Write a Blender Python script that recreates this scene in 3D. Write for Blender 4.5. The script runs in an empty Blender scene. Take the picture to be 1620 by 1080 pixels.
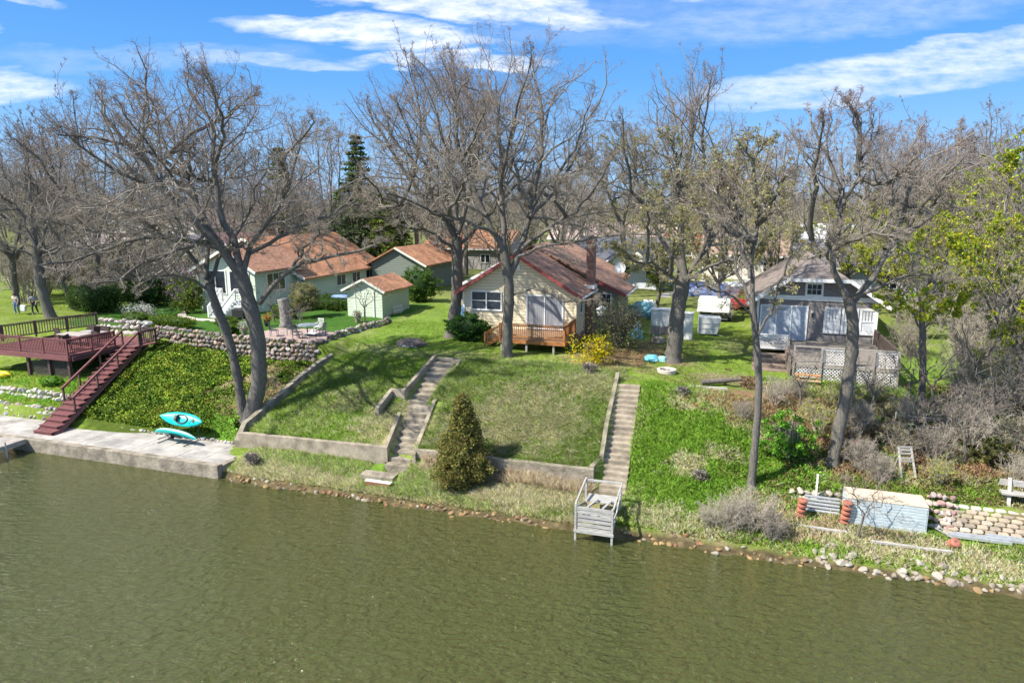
import bpy, math, random
import numpy as np
from mathutils import Vector, Matrix
R = math.radians
rnd = random.Random(7)
scene = bpy.context.scene
COL = scene.collection

# ---------------------------------------------------------------- camera
CAMH = 13.0; PITCH = math.atan((540-325)/1080)
cd = bpy.data.cameras.new('camera'); cam = bpy.data.objects.new('camera', cd); COL.objects.link(cam)
cam.location = (0, 0, CAMH); cam.rotation_euler = (math.pi/2-PITCH, 0, 0)
cd.sensor_width = 36; cd.lens = 24.0; cd.clip_end = 6000; cd.clip_start = 0.1
scene.camera = cam
scene.view_settings.view_transform = 'Standard'; scene.view_settings.look = 'None'
scene.view_settings.exposure = 0.82; scene.view_settings.gamma = 1.0

# ---------------------------------------------------------------- world: sky and clouds
SUN_EL = R(47); SUN_DIR = Vector((-0.93, -0.37, 0)).normalized()      # horizontal direction towards the sun
w = bpy.data.worlds.new('World'); scene.world = w; w.use_nodes = True
nt = w.node_tree; nt.nodes.clear()
def N(t, **k):
    n = nt.nodes.new(t)
    for a, b in k.items(): setattr(n, a, b)
    return n
def M(op, a, b=None, c=None, clamp=False):
    n = nt.nodes.new('ShaderNodeMath'); n.operation = op; n.use_clamp = clamp
    for i, x in enumerate((a, b, c)):
        if x is None: continue
        if isinstance(x, (int, float)): n.inputs[i].default_value = x
        else: nt.links.new(x, n.inputs[i])
    return n.outputs[0]
sky = N('ShaderNodeTexSky', sky_type='NISHITA'); sky.sun_disc = False
sky.sun_elevation = SUN_EL; sky.sun_rotation = math.atan2(SUN_DIR.x, SUN_DIR.y)
sky.air_density = 1.0; sky.dust_density = 0.5; sky.ozone_density = 2.0
tc = N('ShaderNodeTexCoord'); sp = N('ShaderNodeSeparateXYZ'); nt.links.new(tc.outputs['Generated'], sp.inputs[0])
yy = M('MAXIMUM', sp.outputs[1], 0.05)
ca = M('DIVIDE', sp.outputs[0], yy); cb = M('DIVIDE', sp.outputs[2], yy)
def noise(scale, det, sx, sz, off=0.0, rough=0.55, tilt=0.0):
    cx = N('ShaderNodeCombineXYZ')
    nt.links.new(M('MULTIPLY', ca, sx), cx.inputs[0])
    nt.links.new(M('MULTIPLY', M('ADD', cb, M('MULTIPLY', ca, tilt)), sz), cx.inputs[1]); cx.inputs[2].default_value = off
    n = N('ShaderNodeTexNoise'); n.inputs['Scale'].default_value = scale; n.inputs['Detail'].default_value = det
    n.inputs['Roughness'].default_value = rough
    nt.links.new(cx.outputs[0], n.inputs['Vector']); return n.outputs['Fac']
n1 = noise(2.2, 7, 2.2, 9.0, 1.3); n2 = noise(3.0, 8, 3.0, 14.0, 5.1); n3 = noise(9.0, 6, 2.0, 7.0, 2.0, 0.65)
ax = M('ADD', ca, M('MULTIPLY', M('SUBTRACT', n1, 0.5), 0.10))
bx_ = M('ADD', cb, M('MULTIPLY', M('SUBTRACT', n2, 0.5), 0.050))
total = None
# azimuth, height, half length, half height, slope, weight of each cloud of that afternoon
CLOUDS = [(-.075,.268,.26,.021,-.10,1.0),(-.19,.232,.21,.022,-.06,1.0),(-.09,.196,.15,.011,-.02,.9),(.175,.287,.10,.014,-.12,.9),
          (.56,.190,.33,.028,.13,.75),(.48,.160,.24,.020,.08,.55),(.62,.215,.20,.014,.14,.5),(-.75,.160,.14,.026,.02,.85),(-.655,.276,.05,.009,-.10,.6),(-.77,.245,.07,.009,-.12,.5),
          (-.33,.195,.13,.009,-.04,.45),(-.42,.205,.06,.006,-.1,.4),(.20,.25,.3,.03,.02,.16),(.45,.26,.3,.04,.1,.28),(-.5,.2,.25,.02,.0,.18)]
for a0, b0, A, B, s, wt in CLOUDS:
    da = M('SUBTRACT', ax, a0); db = M('SUBTRACT', M('SUBTRACT', bx_, b0), M('MULTIPLY', da, s))
    d = M('ADD', M('POWER', M('ABSOLUTE', M('DIVIDE', da, A)), 2.0), M('POWER', M('ABSOLUTE', M('DIVIDE', db, B)), 2.0))
    m = M('MULTIPLY', M('MULTIPLY', M('SUBTRACT', 1.15, d, clamp=False), 1.5, clamp=True), wt)
    total = m if total is None else M('MAXIMUM', total, m)
mask = M('MULTIPLY', total, M('MULTIPLY_ADD', n3, 2.6, -0.62, clamp=True), clamp=True)
mask = M('MULTIPLY', mask, M('GREATER_THAN', sp.outputs[1], 0.06))
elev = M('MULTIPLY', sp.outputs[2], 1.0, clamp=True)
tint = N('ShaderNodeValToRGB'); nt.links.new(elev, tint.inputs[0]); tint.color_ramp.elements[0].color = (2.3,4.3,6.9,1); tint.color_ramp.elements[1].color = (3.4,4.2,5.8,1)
e_ = tint.color_ramp.elements.new(.16); e_.color = (.80,2.65,5.9,1); e_ = tint.color_ramp.elements.new(.31); e_.color = (.33,1.75,5.2,1); e_ = tint.color_ramp.elements.new(.55); e_.color = (2.8,3.8,5.7,1)  # upper stops: brighter, paler sky above the frame, added as ambient fill
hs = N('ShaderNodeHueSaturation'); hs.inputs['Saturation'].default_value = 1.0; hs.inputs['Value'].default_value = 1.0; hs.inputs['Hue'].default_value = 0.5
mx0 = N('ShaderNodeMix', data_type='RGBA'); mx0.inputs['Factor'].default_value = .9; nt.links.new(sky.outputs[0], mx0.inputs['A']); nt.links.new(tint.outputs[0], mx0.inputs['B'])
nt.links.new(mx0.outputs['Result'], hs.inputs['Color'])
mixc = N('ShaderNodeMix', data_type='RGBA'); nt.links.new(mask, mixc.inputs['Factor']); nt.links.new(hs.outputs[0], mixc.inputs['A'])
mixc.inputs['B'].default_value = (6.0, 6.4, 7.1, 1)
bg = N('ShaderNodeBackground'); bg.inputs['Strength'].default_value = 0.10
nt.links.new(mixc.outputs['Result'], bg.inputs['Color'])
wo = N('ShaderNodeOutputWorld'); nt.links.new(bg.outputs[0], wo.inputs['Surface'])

sl = bpy.data.lights.new('sun', 'SUN'); sl.energy = 5.0; sl.angle = R(0.5); sl.color = (1.0, 0.94, 0.84)
so = bpy.data.objects.new('sun', sl); COL.objects.link(so)
dvec = -(SUN_DIR*math.cos(SUN_EL)+Vector((0, 0, math.sin(SUN_EL))))
so.rotation_euler = dvec.to_track_quat('-Z', 'Y').to_euler(); so.location = (0, 0, 60)

# ---------------------------------------------------------------- shore frame: u runs along the shore, v inland
TH = R(18); CT, ST = math.cos(TH), math.sin(TH); OX, OY = 2.9, 25.6
def W(u, v, z=0.0): return Vector((OX+u*CT+v*ST, OY-u*ST+v*CT, z))
def UV(X, Y):
    a, b = X-OX, Y-OY
    return a*CT-b*ST, a*ST+b*CT
def pt(px, py, Y):
    "a point seen at (px, py) of the 1620x1080 photograph, Y metres out"
    dx = (px-810)/1080; dy = (540-py)/1080
    ry = math.cos(PITCH)+dy*math.sin(PITCH); rz = -math.sin(PITCH)+dy*math.cos(PITCH)
    t = Y/ry
    return np.array((dx*t, Y, CAMH+rz*t))

# ---------------------------------------------------------------- noise and terrain
def _h(ix, iy, s):
    n = (ix.astype(np.int64)*374761393+iy.astype(np.int64)*668265263+s*974711) & 0x7fffffff
    n = ((n ^ (n >> 13))*1274126177) & 0x7fffffff
    return ((n ^ (n >> 16)) & 0xffff)/65535.0
def vnoise(x, y, s=0):
    ix, iy = np.floor(x), np.floor(y); fx, fy = x-ix, y-iy
    fx = fx*fx*(3-2*fx); fy = fy*fy*(3-2*fy)
    a, b, c, d = _h(ix, iy, s), _h(ix+1, iy, s), _h(ix, iy+1, s), _h(ix+1, iy+1, s)
    return (a*(1-fx)+b*fx)*(1-fy)+(c*(1-fx)+d*fx)*fy
def fbm(x, y, s=0, o=4):
    t = 0; A = 0.5
    for i in range(o): t = t+A*vnoise(x*2**i, y*2**i, s+i*17); A *= .5
    return t/(1-.5**o)
LB = [(-300,-7),(-30,-3.2),(-6,-1.4)]
BACK = [(30,4.45),(1500,4.6)]
PROF = [   # u, [(v, z) ...]
 (-400, LB+[(0.1,-.9),(0.27,.52),(2.9,.55),(3.05,1.2),(4.2,1.4),(4.6,2.0),(6,2.3),(10.5,2.6),(11.9,4.2)]+BACK),
 (-33.6, LB+[(0.1,-.9),(0.27,.52),(2.9,.55),(3.05,1.2),(4.2,1.4),(4.6,2.0),(6,2.3),(10.5,2.7),(11.9,4.2)]+BACK),
 (-32.4, LB+[(0.1,-.9),(0.27,.52),(2.9,.55),(3.05,1.0),(4.2,1.3),(4.6,1.7),(6,2.2),(10.5,3.4),(11.9,4.2)]+BACK),
 (-31.2, LB+[(0.1,-.9),(0.27,.52),(2.2,.55),(3.0,.9),(4.2,1.35),(6,2.0),(8,2.8),(11.5,3.7),(11.9,4.2)]+BACK),
 (-24.5, LB+[(0.1,-.9),(0.27,.52),(3.0,.55),(3.2,.85),(4.4,1.35),(6,1.95),(8,2.45),(11.62,3.1),(11.9,4.2)]+BACK),
 (-19.4, LB+[(0.1,-.9),(0.27,.52),(3.0,.55),(3.2,.9),(4.4,1.5),(6,2.0),(8,2.6),(11.6,3.15),(11.9,4.15),(20,4.3)]+BACK),
 (-18.5, LB+[(0.1,-.5),(0.27,.3),(1.6,.6),(2.5,.75),(2.62,1.3),(4.4,1.8),(6,2.2),(8,2.75),(11.2,3.4),(14,3.95),(20,4.3)]+BACK),
 (-17.0, LB+[(-1.5,-.4),(0,.0),(.6,.35),(2.5,.8),(2.62,1.4),(5,2.15),(8,3.15),(11.2,3.85),(14,4.1),(20,4.3)]+BACK),
 (-8.9, LB+[(-1.5,-.4),(0,.0),(.6,.35),(2.5,.9),(2.62,1.45),(5.5,2.5),(8,3.6),(9.5,3.95),(13,4.2),(20,4.35)]+BACK),
 (-0.2, LB+[(-1.5,-.4),(0,.0),(.6,.35),(2.7,.9),(2.82,1.5),(5.5,2.7),(8,3.85),(9.5,4.1),(13,4.2),(20,4.35)]+BACK),
 (1.3, LB+[(-1.5,-.4),(0,.0),(.6,.35),(2.7,.9),(2.95,1.0),(5.5,2.45),(8.5,4.0),(10,4.1),(13,4.15),(20,4.35)]+BACK),
 (6.0, LB+[(-1.5,-.4),(0,.0),(.6,.3),(3.2,.85),(4,1.2),(5.5,2.1),(8.5,3.5),(10,3.8),(13,3.85),(20,4.3)]+BACK),
 (9.0, LB+[(-1.5,-.4),(0,.0),(.6,.3),(3.6,.65),(4.4,1.1),(6.4,1.9),(9.5,3.3),(11,3.7),(13,3.8),(20,4.3)]+BACK),
 (13.0, LB+[(-1.5,-.4),(0,.0),(.6,.3),(3.7,.65),(4.3,1.15),(6.4,1.6),(9.5,2.9),(11.3,3.5),(13,3.75),(20,4.3)]+BACK),
 (17.0, LB+[(-1.5,-.4),(0,.0),(.6,.3),(3.4,.6),(4.3,1.2),(6.4,1.7),(9.5,2.6),(12,3.4),(14,3.8),(20,4.3)]+BACK),
 (400, LB+[(-1.5,-.4),(0,.0),(.6,.3),(3.4,.6),(4.3,1.2),(6.4,1.7),(9.5,2.6),(12,3.4),(14,3.8),(20,4.3)]+BACK)]
def height(u, v, rough=True):
    u = np.atleast_1d(np.asarray(u, float)); v = np.atleast_1d(np.asarray(v, float))
    cols = np.array([np.interp(v, *zip(*p[1])) for p in PROF]); us = np.array([p[0] for p in PROF])
    i = np.clip(np.searchsorted(us, u)-1, 0, len(us)-2)
    t = np.clip((u-us[i])/(us[i+1]-us[i]), 0, 1)
    k = np.arange(len(u)); z = cols[i, k]*(1-t)+cols[i+1, k]*t
    if rough:
        a = np.clip((v-.6)/1.5, 0, 1)*np.where(u < -18.4, np.clip((v-3.3)/1.0, 0, 1), 1)
        z = z+a*((fbm(u*.8, v*.8, 3)-.5)*.22+(fbm(u*3, v*3, 9, 3)-.5)*.08)
        b = np.clip((1.2-np.abs(v-.2))/1.2, 0, 1)*(u > -18.1)
        z = z+b*(fbm(u*1.3, v*2.2, 5)-.5)*.30
    def cut(z, m, dz, soft): return z-np.clip(m/soft, 0, 1)*dz
    c1_ = -9.45-(v-2.1)*.167; z = cut(z, np.minimum(np.minimum(.62-np.abs(u-c1_), v-1.9), 6.4-v), .38, .12)
    z = cut(z, np.minimum(np.minimum(.66-np.abs(u+10.45), v-6.3), 10.4-v), .38, .12)
    c2_ = .72-(v-2.3)*.048; z = cut(z, np.minimum(np.minimum(.60-np.abs(u-c2_), v-2.1), 8.6-v), .40, .12)
    return z
def gz(u, v): return float(height(u, v)[0])
def G(u, v, dz=0.0): return W(u, v, gz(u, v)+dz)

def C3(*c): return np.array(c)
LUSH = C3(.115,.23,.026); GRASS = C3(.165,.245,.034); DRY = C3(.40,.33,.19); LITTER = C3(.27,.165,.105); DIRT = C3(.23,.175,.12)
IVY = C3(.085,.125,.020); DEEP = C3(.045,.125,.02); SOIL = C3(.11,.085,.065); PINK = C3(.36,.26,.19); BED1 = C3(.12,.095,.05); BED2 = C3(.055,.065,.02)
PATCH = [  # u, v, ru, rv, colour, strength
 (-24,3.2,8,1.2,IVY,1),(-26,6.5,6,4,IVY,1),(-21.6,8.5,2.6,2.2,PINK,.85),(-20.5,6,1.5,2,LITTER,.7),(-22.5,6.5,1.2,1,LUSH,.8),(-20.5,9.8,1.5,1.2,LUSH,.5),(-20.6,3.8,1.8,1,LUSH,.9),
 (-4.5,5.5,3.2,2.6,DRY,.60),(-7,4.2,2,1.4,DRY,.45),(-2,8.5,2.4,1.4,DRY,.5),(-11.2,4.5,1.8,1.8,DRY,.65),(-14.5,6,1.4,1,DRY,.35),(-12,12,4,1.2,DRY,.30),(-17,13,2.5,1,DRY,.3),
 (-1.2,1.6,7.5,1.1,PINK,.75),(-14,1.0,4,.8,DRY,.55),(-13,1.9,3.5,.7,LUSH,.8),(-8,1.4,2,.9,LUSH,.7),(2.3,1.6,1.4,1.2,LUSH,.75),(4,1.3,2.4,1.0,PINK,.6),
 (4.2,5.2,3,3.6,LUSH,1),(3.6,4.5,.8,.6,DRY,.8),(5.2,5.3,.9,.5,DRY,.6),(5.8,8.6,2.0,1.4,LITTER,.85),(3.2,7.9,.7,.5,LITTER,.7),(2.2,9.0,1.2,1,LUSH,.8),
 (-1.4,13.2,2.6,2.4,LITTER,.8),(-1.6,15.5,1.4,2.0,LITTER,.7),(.2,16.5,1.6,3,LITTER,.7),(2.0,14.8,1.8,1.2,LITTER,.7),(5,12.3,2.3,.9,DIRT,.75),(3.2,10.6,2.4,.8,GRASS,.4),(7,10.8,1.8,.7,DIRT,.5),
 (8.5,8.8,3.5,1.8,LITTER,.85),(11.2,8.6,1.6,1.4,LITTER,.6),(13.6,8.6,1.6,1.3,LITTER,.8),(16,7.5,1.2,.9,LITTER,.7),(17.2,9.0,1.0,2.0,DRY,.6),(8,5.2,1.2,1.0,LUSH,.8),(12.4,4.8,3.0,.7,LUSH,.85),(15,5.6,1.5,1,LUSH,.6),(10.5,6.6,1.4,1.0,LITTER,.8),(14.3,7.0,1.6,.9,LITTER,.8),(7.2,7.4,1.2,1.2,SOIL,.7),(12.5,10.4,2.5,1,SOIL,.6),
 (7.6,2.4,2.6,1.4,LITTER,.75),(9.5,2.2,3,1.2,PINK,.5),(12.5,1.7,3.4,1.0,PINK,.65),(11,2.6,3,.6,DIRT,.6),(15.5,1.2,2,.8,DRY,.5),(8.6,7.4,1.6,1.2,LITTER,.7),(14.6,13.5,2.6,2,GRASS,.8),(14.5,17,3,3,LUSH,.5),
 (4.8,18,3,4,GRASS,.6),(5.6,19.5,1.5,2,DIRT,.35)]
def gcol(u, v):
    n1_ = fbm(u*.9, v*.9, 31); n2_ = fbm(u*2.6, v*2.6, 47); n3_ = fbm(u*6, v*6, 77, 3)
    k = np.clip((n1_*.5+n2_*.5-.47)*5+.25, 0, 1)[:, None]
    c = GRASS*(1-k*.5)+DRY*k*.22+LUSH*.28*k
    def mix(c, col, m): return c*(1-m[:, None])+col*m[:, None]
    # lawns of the green house and the far gardens
    lawn = np.clip((v-12)/.6, 0, 1)*np.clip((-19.6-u)/.4, 0, 1)*np.clip((27+n1_*8-v)/3, 0, 1)*np.clip((u+46)/3, 0, 1)
    c = mix(c, DEEP*1.1, lawn*.9)
    far = np.clip((v-30)/6, 0, 1); c = mix(c, GRASS*.55+DIRT*.40, far*.9)
    lw2 = np.clip((v-9)/2, 0, 1)*np.clip((u+19)/.5, 0, 1)*np.clip((-8.5-u)/2, 0, 1); c = mix(c, LUSH*.8+GRASS*.3, lw2*.45)
    rb = np.clip((u-6)/1.5, 0, 1)*np.clip((v-3)/1, 0, 1)*np.clip((12.5-v)/2, 0, 1); c = mix(c, SOIL*.5+LITTER*.5, rb*np.clip((n2_-.35)*4, 0, 1)*.75)
    for (a, b, ra, rb_, col, s) in PATCH:
        d = ((u-a)/ra)**2+((v-b)/rb_)**2
        m = np.clip((1.25-d+(n2_-.5)*2.6+(n3_-.5)*1.4)*1.3, 0, 1)*s
        c = mix(c, col, m)
    ll = np.clip((n3_-.62)*8, 0, 1)*np.clip((u-1.5)/1, 0, 1)*np.clip((v-6)/2, 0, 1)*np.clip((14-v)/3, 0, 1); c = mix(c, LITTER*.6, ll*.7)
    sh = np.clip((.55-v)/.3, 0, 1)*(v > -40); c = mix(c, BED1*(.6+.8*n3_[:, None]), sh)
    dp = np.clip((-.4-v)/3.0+(n2_-.5)*1.4, 0, 1)*(v < -.3); c = mix(c, BED2, dp)
    w_ = fbm(u*.22, v*.3, 91)[:, None]; return c*(.74+.52*n3_[:, None])*(.82+.36*w_)*np.array([1,1,1])+(DRY*.25)*np.clip(w_-.5, 0, 1)*(v > 3)[:, None]

# ---------------------------------------------------------------- materials
MATS = {}
def mat(name, col=(.5,.5,.5), rough=.7, metal=0.0, var=0.0, vscale=6.0, bump=0.0, bscale=40.0, stretch=(1,1,1), col2=None, attr=False, spec=None, emit=None, extra=None, trans=0.0):
    if name in MATS: return MATS[name]
    m = bpy.data.materials.new(name); m.use_nodes = True; t = m.node_tree; b = t.nodes['Principled BSDF']; L = t.links.new
    b.inputs['Roughness'].default_value = rough; b.inputs['Metallic'].default_value = metal
    if spec is not None: b.inputs['Specular IOR Level'].default_value = spec
    tcn = t.nodes.new('ShaderNodeTexCoord'); mp = t.nodes.new('ShaderNodeMapping'); mp.inputs['Scale'].default_value = stretch
    L(tcn.outputs['Object'], mp.inputs['Vector'])
    nz = t.nodes.new('ShaderNodeTexNoise'); nz.inputs['Scale'].default_value = vscale; nz.inputs['Detail'].default_value = 6; nz.inputs['Roughness'].default_value = .65
    L(mp.outputs[0], nz.inputs['Vector'])
    mx = t.nodes.new('ShaderNodeMix'); mx.data_type = 'RGBA'
    rmp = t.nodes.new('ShaderNodeMapRange'); rmp.inputs['From Min'].default_value = .32; rmp.inputs['From Max'].default_value = .68
    L(nz.outputs['Fac'], rmp.inputs['Value']); L(rmp.outputs[0], mx.inputs['Factor'])
    c = np.array(col[:3]); c2 = np.array(col2) if col2 is not None else c*(1+var); c1 = c if col2 is not None else c*(1-var)
    mx.inputs['A'].default_value = (*np.clip(c1, 0, 1), 1); mx.inputs['B'].default_value = (*np.clip(c2, 0, 1), 1)
    out = mx.outputs['Result']
    if attr:
        at = t.nodes.new('ShaderNodeAttribute'); at.attribute_name = 'col'
        m2 = t.nodes.new('ShaderNodeMix'); m2.data_type = 'RGBA'; m2.blend_type = 'MULTIPLY'; m2.inputs['Factor'].default_value = 1
        L(at.outputs['Color'], m2.inputs['A']); L(out, m2.inputs['B']); out = m2.outputs['Result']
    L(out, b.inputs['Base Color'])
    if trans: b.inputs['Subsurface Weight'].default_value = 0.0
    if bump:
        nb = t.nodes.new('ShaderNodeTexNoise'); nb.inputs['Scale'].default_value = bscale; nb.inputs['Detail'].default_value = 5
        L(mp.outputs[0], nb.inputs['Vector']); bp = t.nodes.new('ShaderNodeBump'); bp.inputs['Strength'].default_value = bump; bp.inputs['Distance'].default_value = .05
        L(nb.outputs['Fac'], bp.inputs['Height']); L(bp.outputs[0], b.inputs['Normal'])
    if emit: b.inputs['Emission Color'].default_value = (*emit, 1); b.inputs['Emission Strength'].default_value = 1
    if extra: extra(t, b, mp, out)
    MATS[name] = m; return m
def courses(pitch, axis='Z', dark=.55, bd=.02, wob=0.0):
    "clapboard or shingle courses: a dark line and a bump step at each course"
    def f(t, b, mp, out):
        L = t.links.new; s = t.nodes.new('ShaderNodeSeparateXYZ'); L(mp.outputs[0], s.inputs[0])
        d = t.nodes.new('ShaderNodeMath'); d.operation = 'DIVIDE'; d.inputs[1].default_value = pitch; L(s.outputs[axis], d.inputs[0])
        fr = t.nodes.new('ShaderNodeMath'); fr.operation = 'FRACT'; L(d.outputs[0], fr.inputs[0])
        r = t.nodes.new('ShaderNodeMapRange'); r.inputs['From Min'].default_value = .72; r.inputs['From Max'].default_value = .97; r.inputs['To Min'].default_value = 1; r.inputs['To Max'].default_value = dark
        L(fr.outputs[0], r.inputs['Value'])
        m = t.nodes.new('ShaderNodeMix'); m.data_type = 'RGBA'; m.blend_type = 'MULTIPLY'; m.inputs['Factor'].default_value = 1
        L(out, m.inputs['A']); L(r.outputs[0], m.inputs['B']); L(m.outputs['Result'], b.inputs['Base Color'])
        bp = t.nodes.new('ShaderNodeBump'); bp.inputs['Distance'].default_value = bd; bp.inputs['Strength'].default_value = .8; bp.invert = True
        L(fr.outputs[0], bp.inputs['Height']); L(bp.outputs[0], b.inputs['Normal'])
    return f
def shingles(horiz, sc=1.0):
    "asphalt shingle tabs: rows follow the slope, tabs vary in tone"
    def f(t, b, mp, out):
        L = t.links.new; s = t.nodes.new('ShaderNodeSeparateXYZ'); L(mp.outputs[0], s.inputs[0])
        cx = t.nodes.new('ShaderNodeCombineXYZ'); L(s.outputs[horiz], cx.inputs[0]); mm = t.nodes.new('ShaderNodeMath'); mm.operation = 'MULTIPLY'; mm.inputs[1].default_value = 2.0
        L(s.outputs['Z'], mm.inputs[0]); L(mm.outputs[0], cx.inputs[1])
        br = t.nodes.new('ShaderNodeTexBrick'); br.inputs['Scale'].default_value = 3.2*sc; br.inputs['Mortar Size'].default_value = .018; br.inputs['Color1'].default_value = (1.25,1.2,1.15,1); br.inputs['Color2'].default_value = (.62,.62,.64,1); br.inputs['Mortar'].default_value = (.4,.4,.4,1)
        br.inputs['Row Height'].default_value = .45; br.inputs['Brick Width'].default_value = .9; br.inputs['Bias'].default_value = -.1
        L(cx.outputs[0], br.inputs['Vector'])
        m = t.nodes.new('ShaderNodeMix'); m.data_type = 'RGBA'; m.blend_type = 'MULTIPLY'; m.inputs['Factor'].default_value = .85
        L(out, m.inputs['A']); L(br.outputs['Color'], m.inputs['B']); L(m.outputs['Result'], b.inputs['Base Color'])
    return f
def brickwork(c1, c2, mort, scale=4.0):
    def f(t, b, mp, out):
        L = t.links.new; s = t.nodes.new('ShaderNodeSeparateXYZ'); L(mp.outputs[0], s.inputs[0])
        a = t.nodes.new('ShaderNodeMath'); a.operation = 'ADD'; L(s.outputs[0], a.inputs[0]); L(s.outputs[1], a.inputs[1])
        cx = t.nodes.new('ShaderNodeCombineXYZ'); L(a.outputs[0], cx.inputs[0]); L(s.outputs[2], cx.inputs[1])
        br = t.nodes.new('ShaderNodeTexBrick'); br.inputs['Scale'].default_value = scale; br.inputs['Color1'].default_value = (*c1, 1); br.inputs['Color2'].default_value = (*c2, 1); br.inputs['Mortar'].default_value = (*mort, 1)
        br.inputs['Mortar Size'].default_value = .02; L(cx.outputs[0], br.inputs['Vector'])
        m = t.nodes.new('ShaderNodeMix'); m.data_type = 'RGBA'; m.blend_type = 'MULTIPLY'; m.inputs['Factor'].default_value = 1
        L(out, m.inputs['A']); L(br.outputs['Color'], m.inputs['B']); L(m.outputs['Result'], b.inputs['Base Color'])
    return f
WHITE = (1, 1, 1)
def leafy(t, b, mp, out):
    L = t.links.new; tr = t.nodes.new('ShaderNodeBsdfTranslucent'); ms = t.nodes.new('ShaderNodeMixShader'); ms.inputs[0].default_value = .42
    L(out, tr.inputs['Color']); L(b.outputs[0], ms.inputs[1]); L(tr.outputs[0], ms.inputs[2]); L(ms.outputs[0], t.nodes['Material Output'].inputs['Surface'])
M_LEAF = mat('leaf', WHITE, .6, var=.2, vscale=3, attr=True, spec=.2, extra=leafy)
M_BARK = mat('bark', WHITE, .9, var=.55, vscale=7, attr=True, bump=1.0, bscale=14, stretch=(3,3,.45), spec=.1)
M_TWIG = mat('twig', WHITE, .85, attr=True, spec=.1)
M_GROUND = mat('ground', WHITE, .95, var=.40, vscale=5.0, bump=.9, bscale=9, attr=True, spec=.05)
M_CONC = mat('concrete', (.31,.265,.205), .9, var=.42, vscale=1.5, bump=.4, bscale=14, spec=.1)
M_CONCD = mat('weathered_concrete', (.27,.235,.185), .95, var=.5, vscale=1.6, bump=.7, bscale=10, spec=.1)
M_STONE = mat('field_stone', WHITE, .9, var=.3, vscale=4, bump=.5, bscale=12, attr=True, spec=.15)
M_WHITE = mat('white_paint', (.78,.78,.76), .5, var=.06, vscale=5)
M_GLASS = mat('window_glass', (.045,.055,.07), .12, var=.4, vscale=1.5, spec=.6)
M_DGLASS = mat('dark_glass', (.02,.025,.035), .1, spec=.7)
M_GREYW = mat('grey_weathered_wood', (.34,.31,.27), .9, var=.3, vscale=3, stretch=(1,1,6), bump=.3, bscale=20)
M_BLACK = mat('black_plastic', (.02,.02,.022), .5)
M_STEEL = mat('galvanised_steel', (.55,.57,.58), .42, metal=.6, var=.15)

# ---------------------------------------------------------------- object helpers
def tag(o, label=None, cat=None, group=None, kind=None):
    if label: o['label'] = label
    if cat: o['category'] = cat
    if group: o['group'] = group
    if kind: o['kind'] = kind
    return o
def thing(name, label, cat, loc, rot=-TH, group=None):
    o = bpy.data.objects.new(name, None); COL.objects.link(o); o.location = loc; o.rotation_euler = (0, 0, rot); o.empty_display_size = .2
    return tag(o, label, cat, group)
def link(name, me, m, parent=None, loc=None, rot=None):
    o = bpy.data.objects.new(name, me); COL.objects.link(o)
    if m: me.materials.append(m)
    if parent: o.parent = parent
    if loc is not None: o.location = loc
    if rot is not None: o.rotation_euler = (0, 0, rot)
    return o
def npmesh(name, V, F, m, parent=None, col=None, smooth=False, loc=None, rot=None, nrm=None):
    "V (n,3) and F (k,3 or 4) arrays to one mesh object; col is per vertex"
    me = bpy.data.meshes.new(name); V = np.asarray(V, np.float32); F = np.asarray(F, np.int32); k = F.shape[1]
    me.vertices.add(len(V)); me.vertices.foreach_set('co', V.ravel())
    me.loops.add(F.size); me.loops.foreach_set('vertex_index', F.ravel())
    me.polygons.add(len(F)); me.polygons.foreach_set('loop_start', np.arange(0, F.size, k, dtype=np.int32))
    me.polygons.foreach_set('loop_total', np.full(len(F), k, np.int32))
    if smooth: me.polygons.foreach_set('use_smooth', np.ones(len(F), bool))
    me.update(calc_edges=True)
    if col is not None:
        a = me.color_attributes.new('col', 'FLOAT_COLOR', 'POINT'); c = np.ones((len(V), 4), np.float32); c[:, :3] = col; a.data.foreach_set('color', c.ravel())
    if nrm is not None: me.polygons.foreach_set('use_smooth', np.ones(len(F), bool)); me.normals_split_custom_set_from_vertices(nrm.tolist())
    return link(name, me, m, parent, loc, rot)
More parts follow.
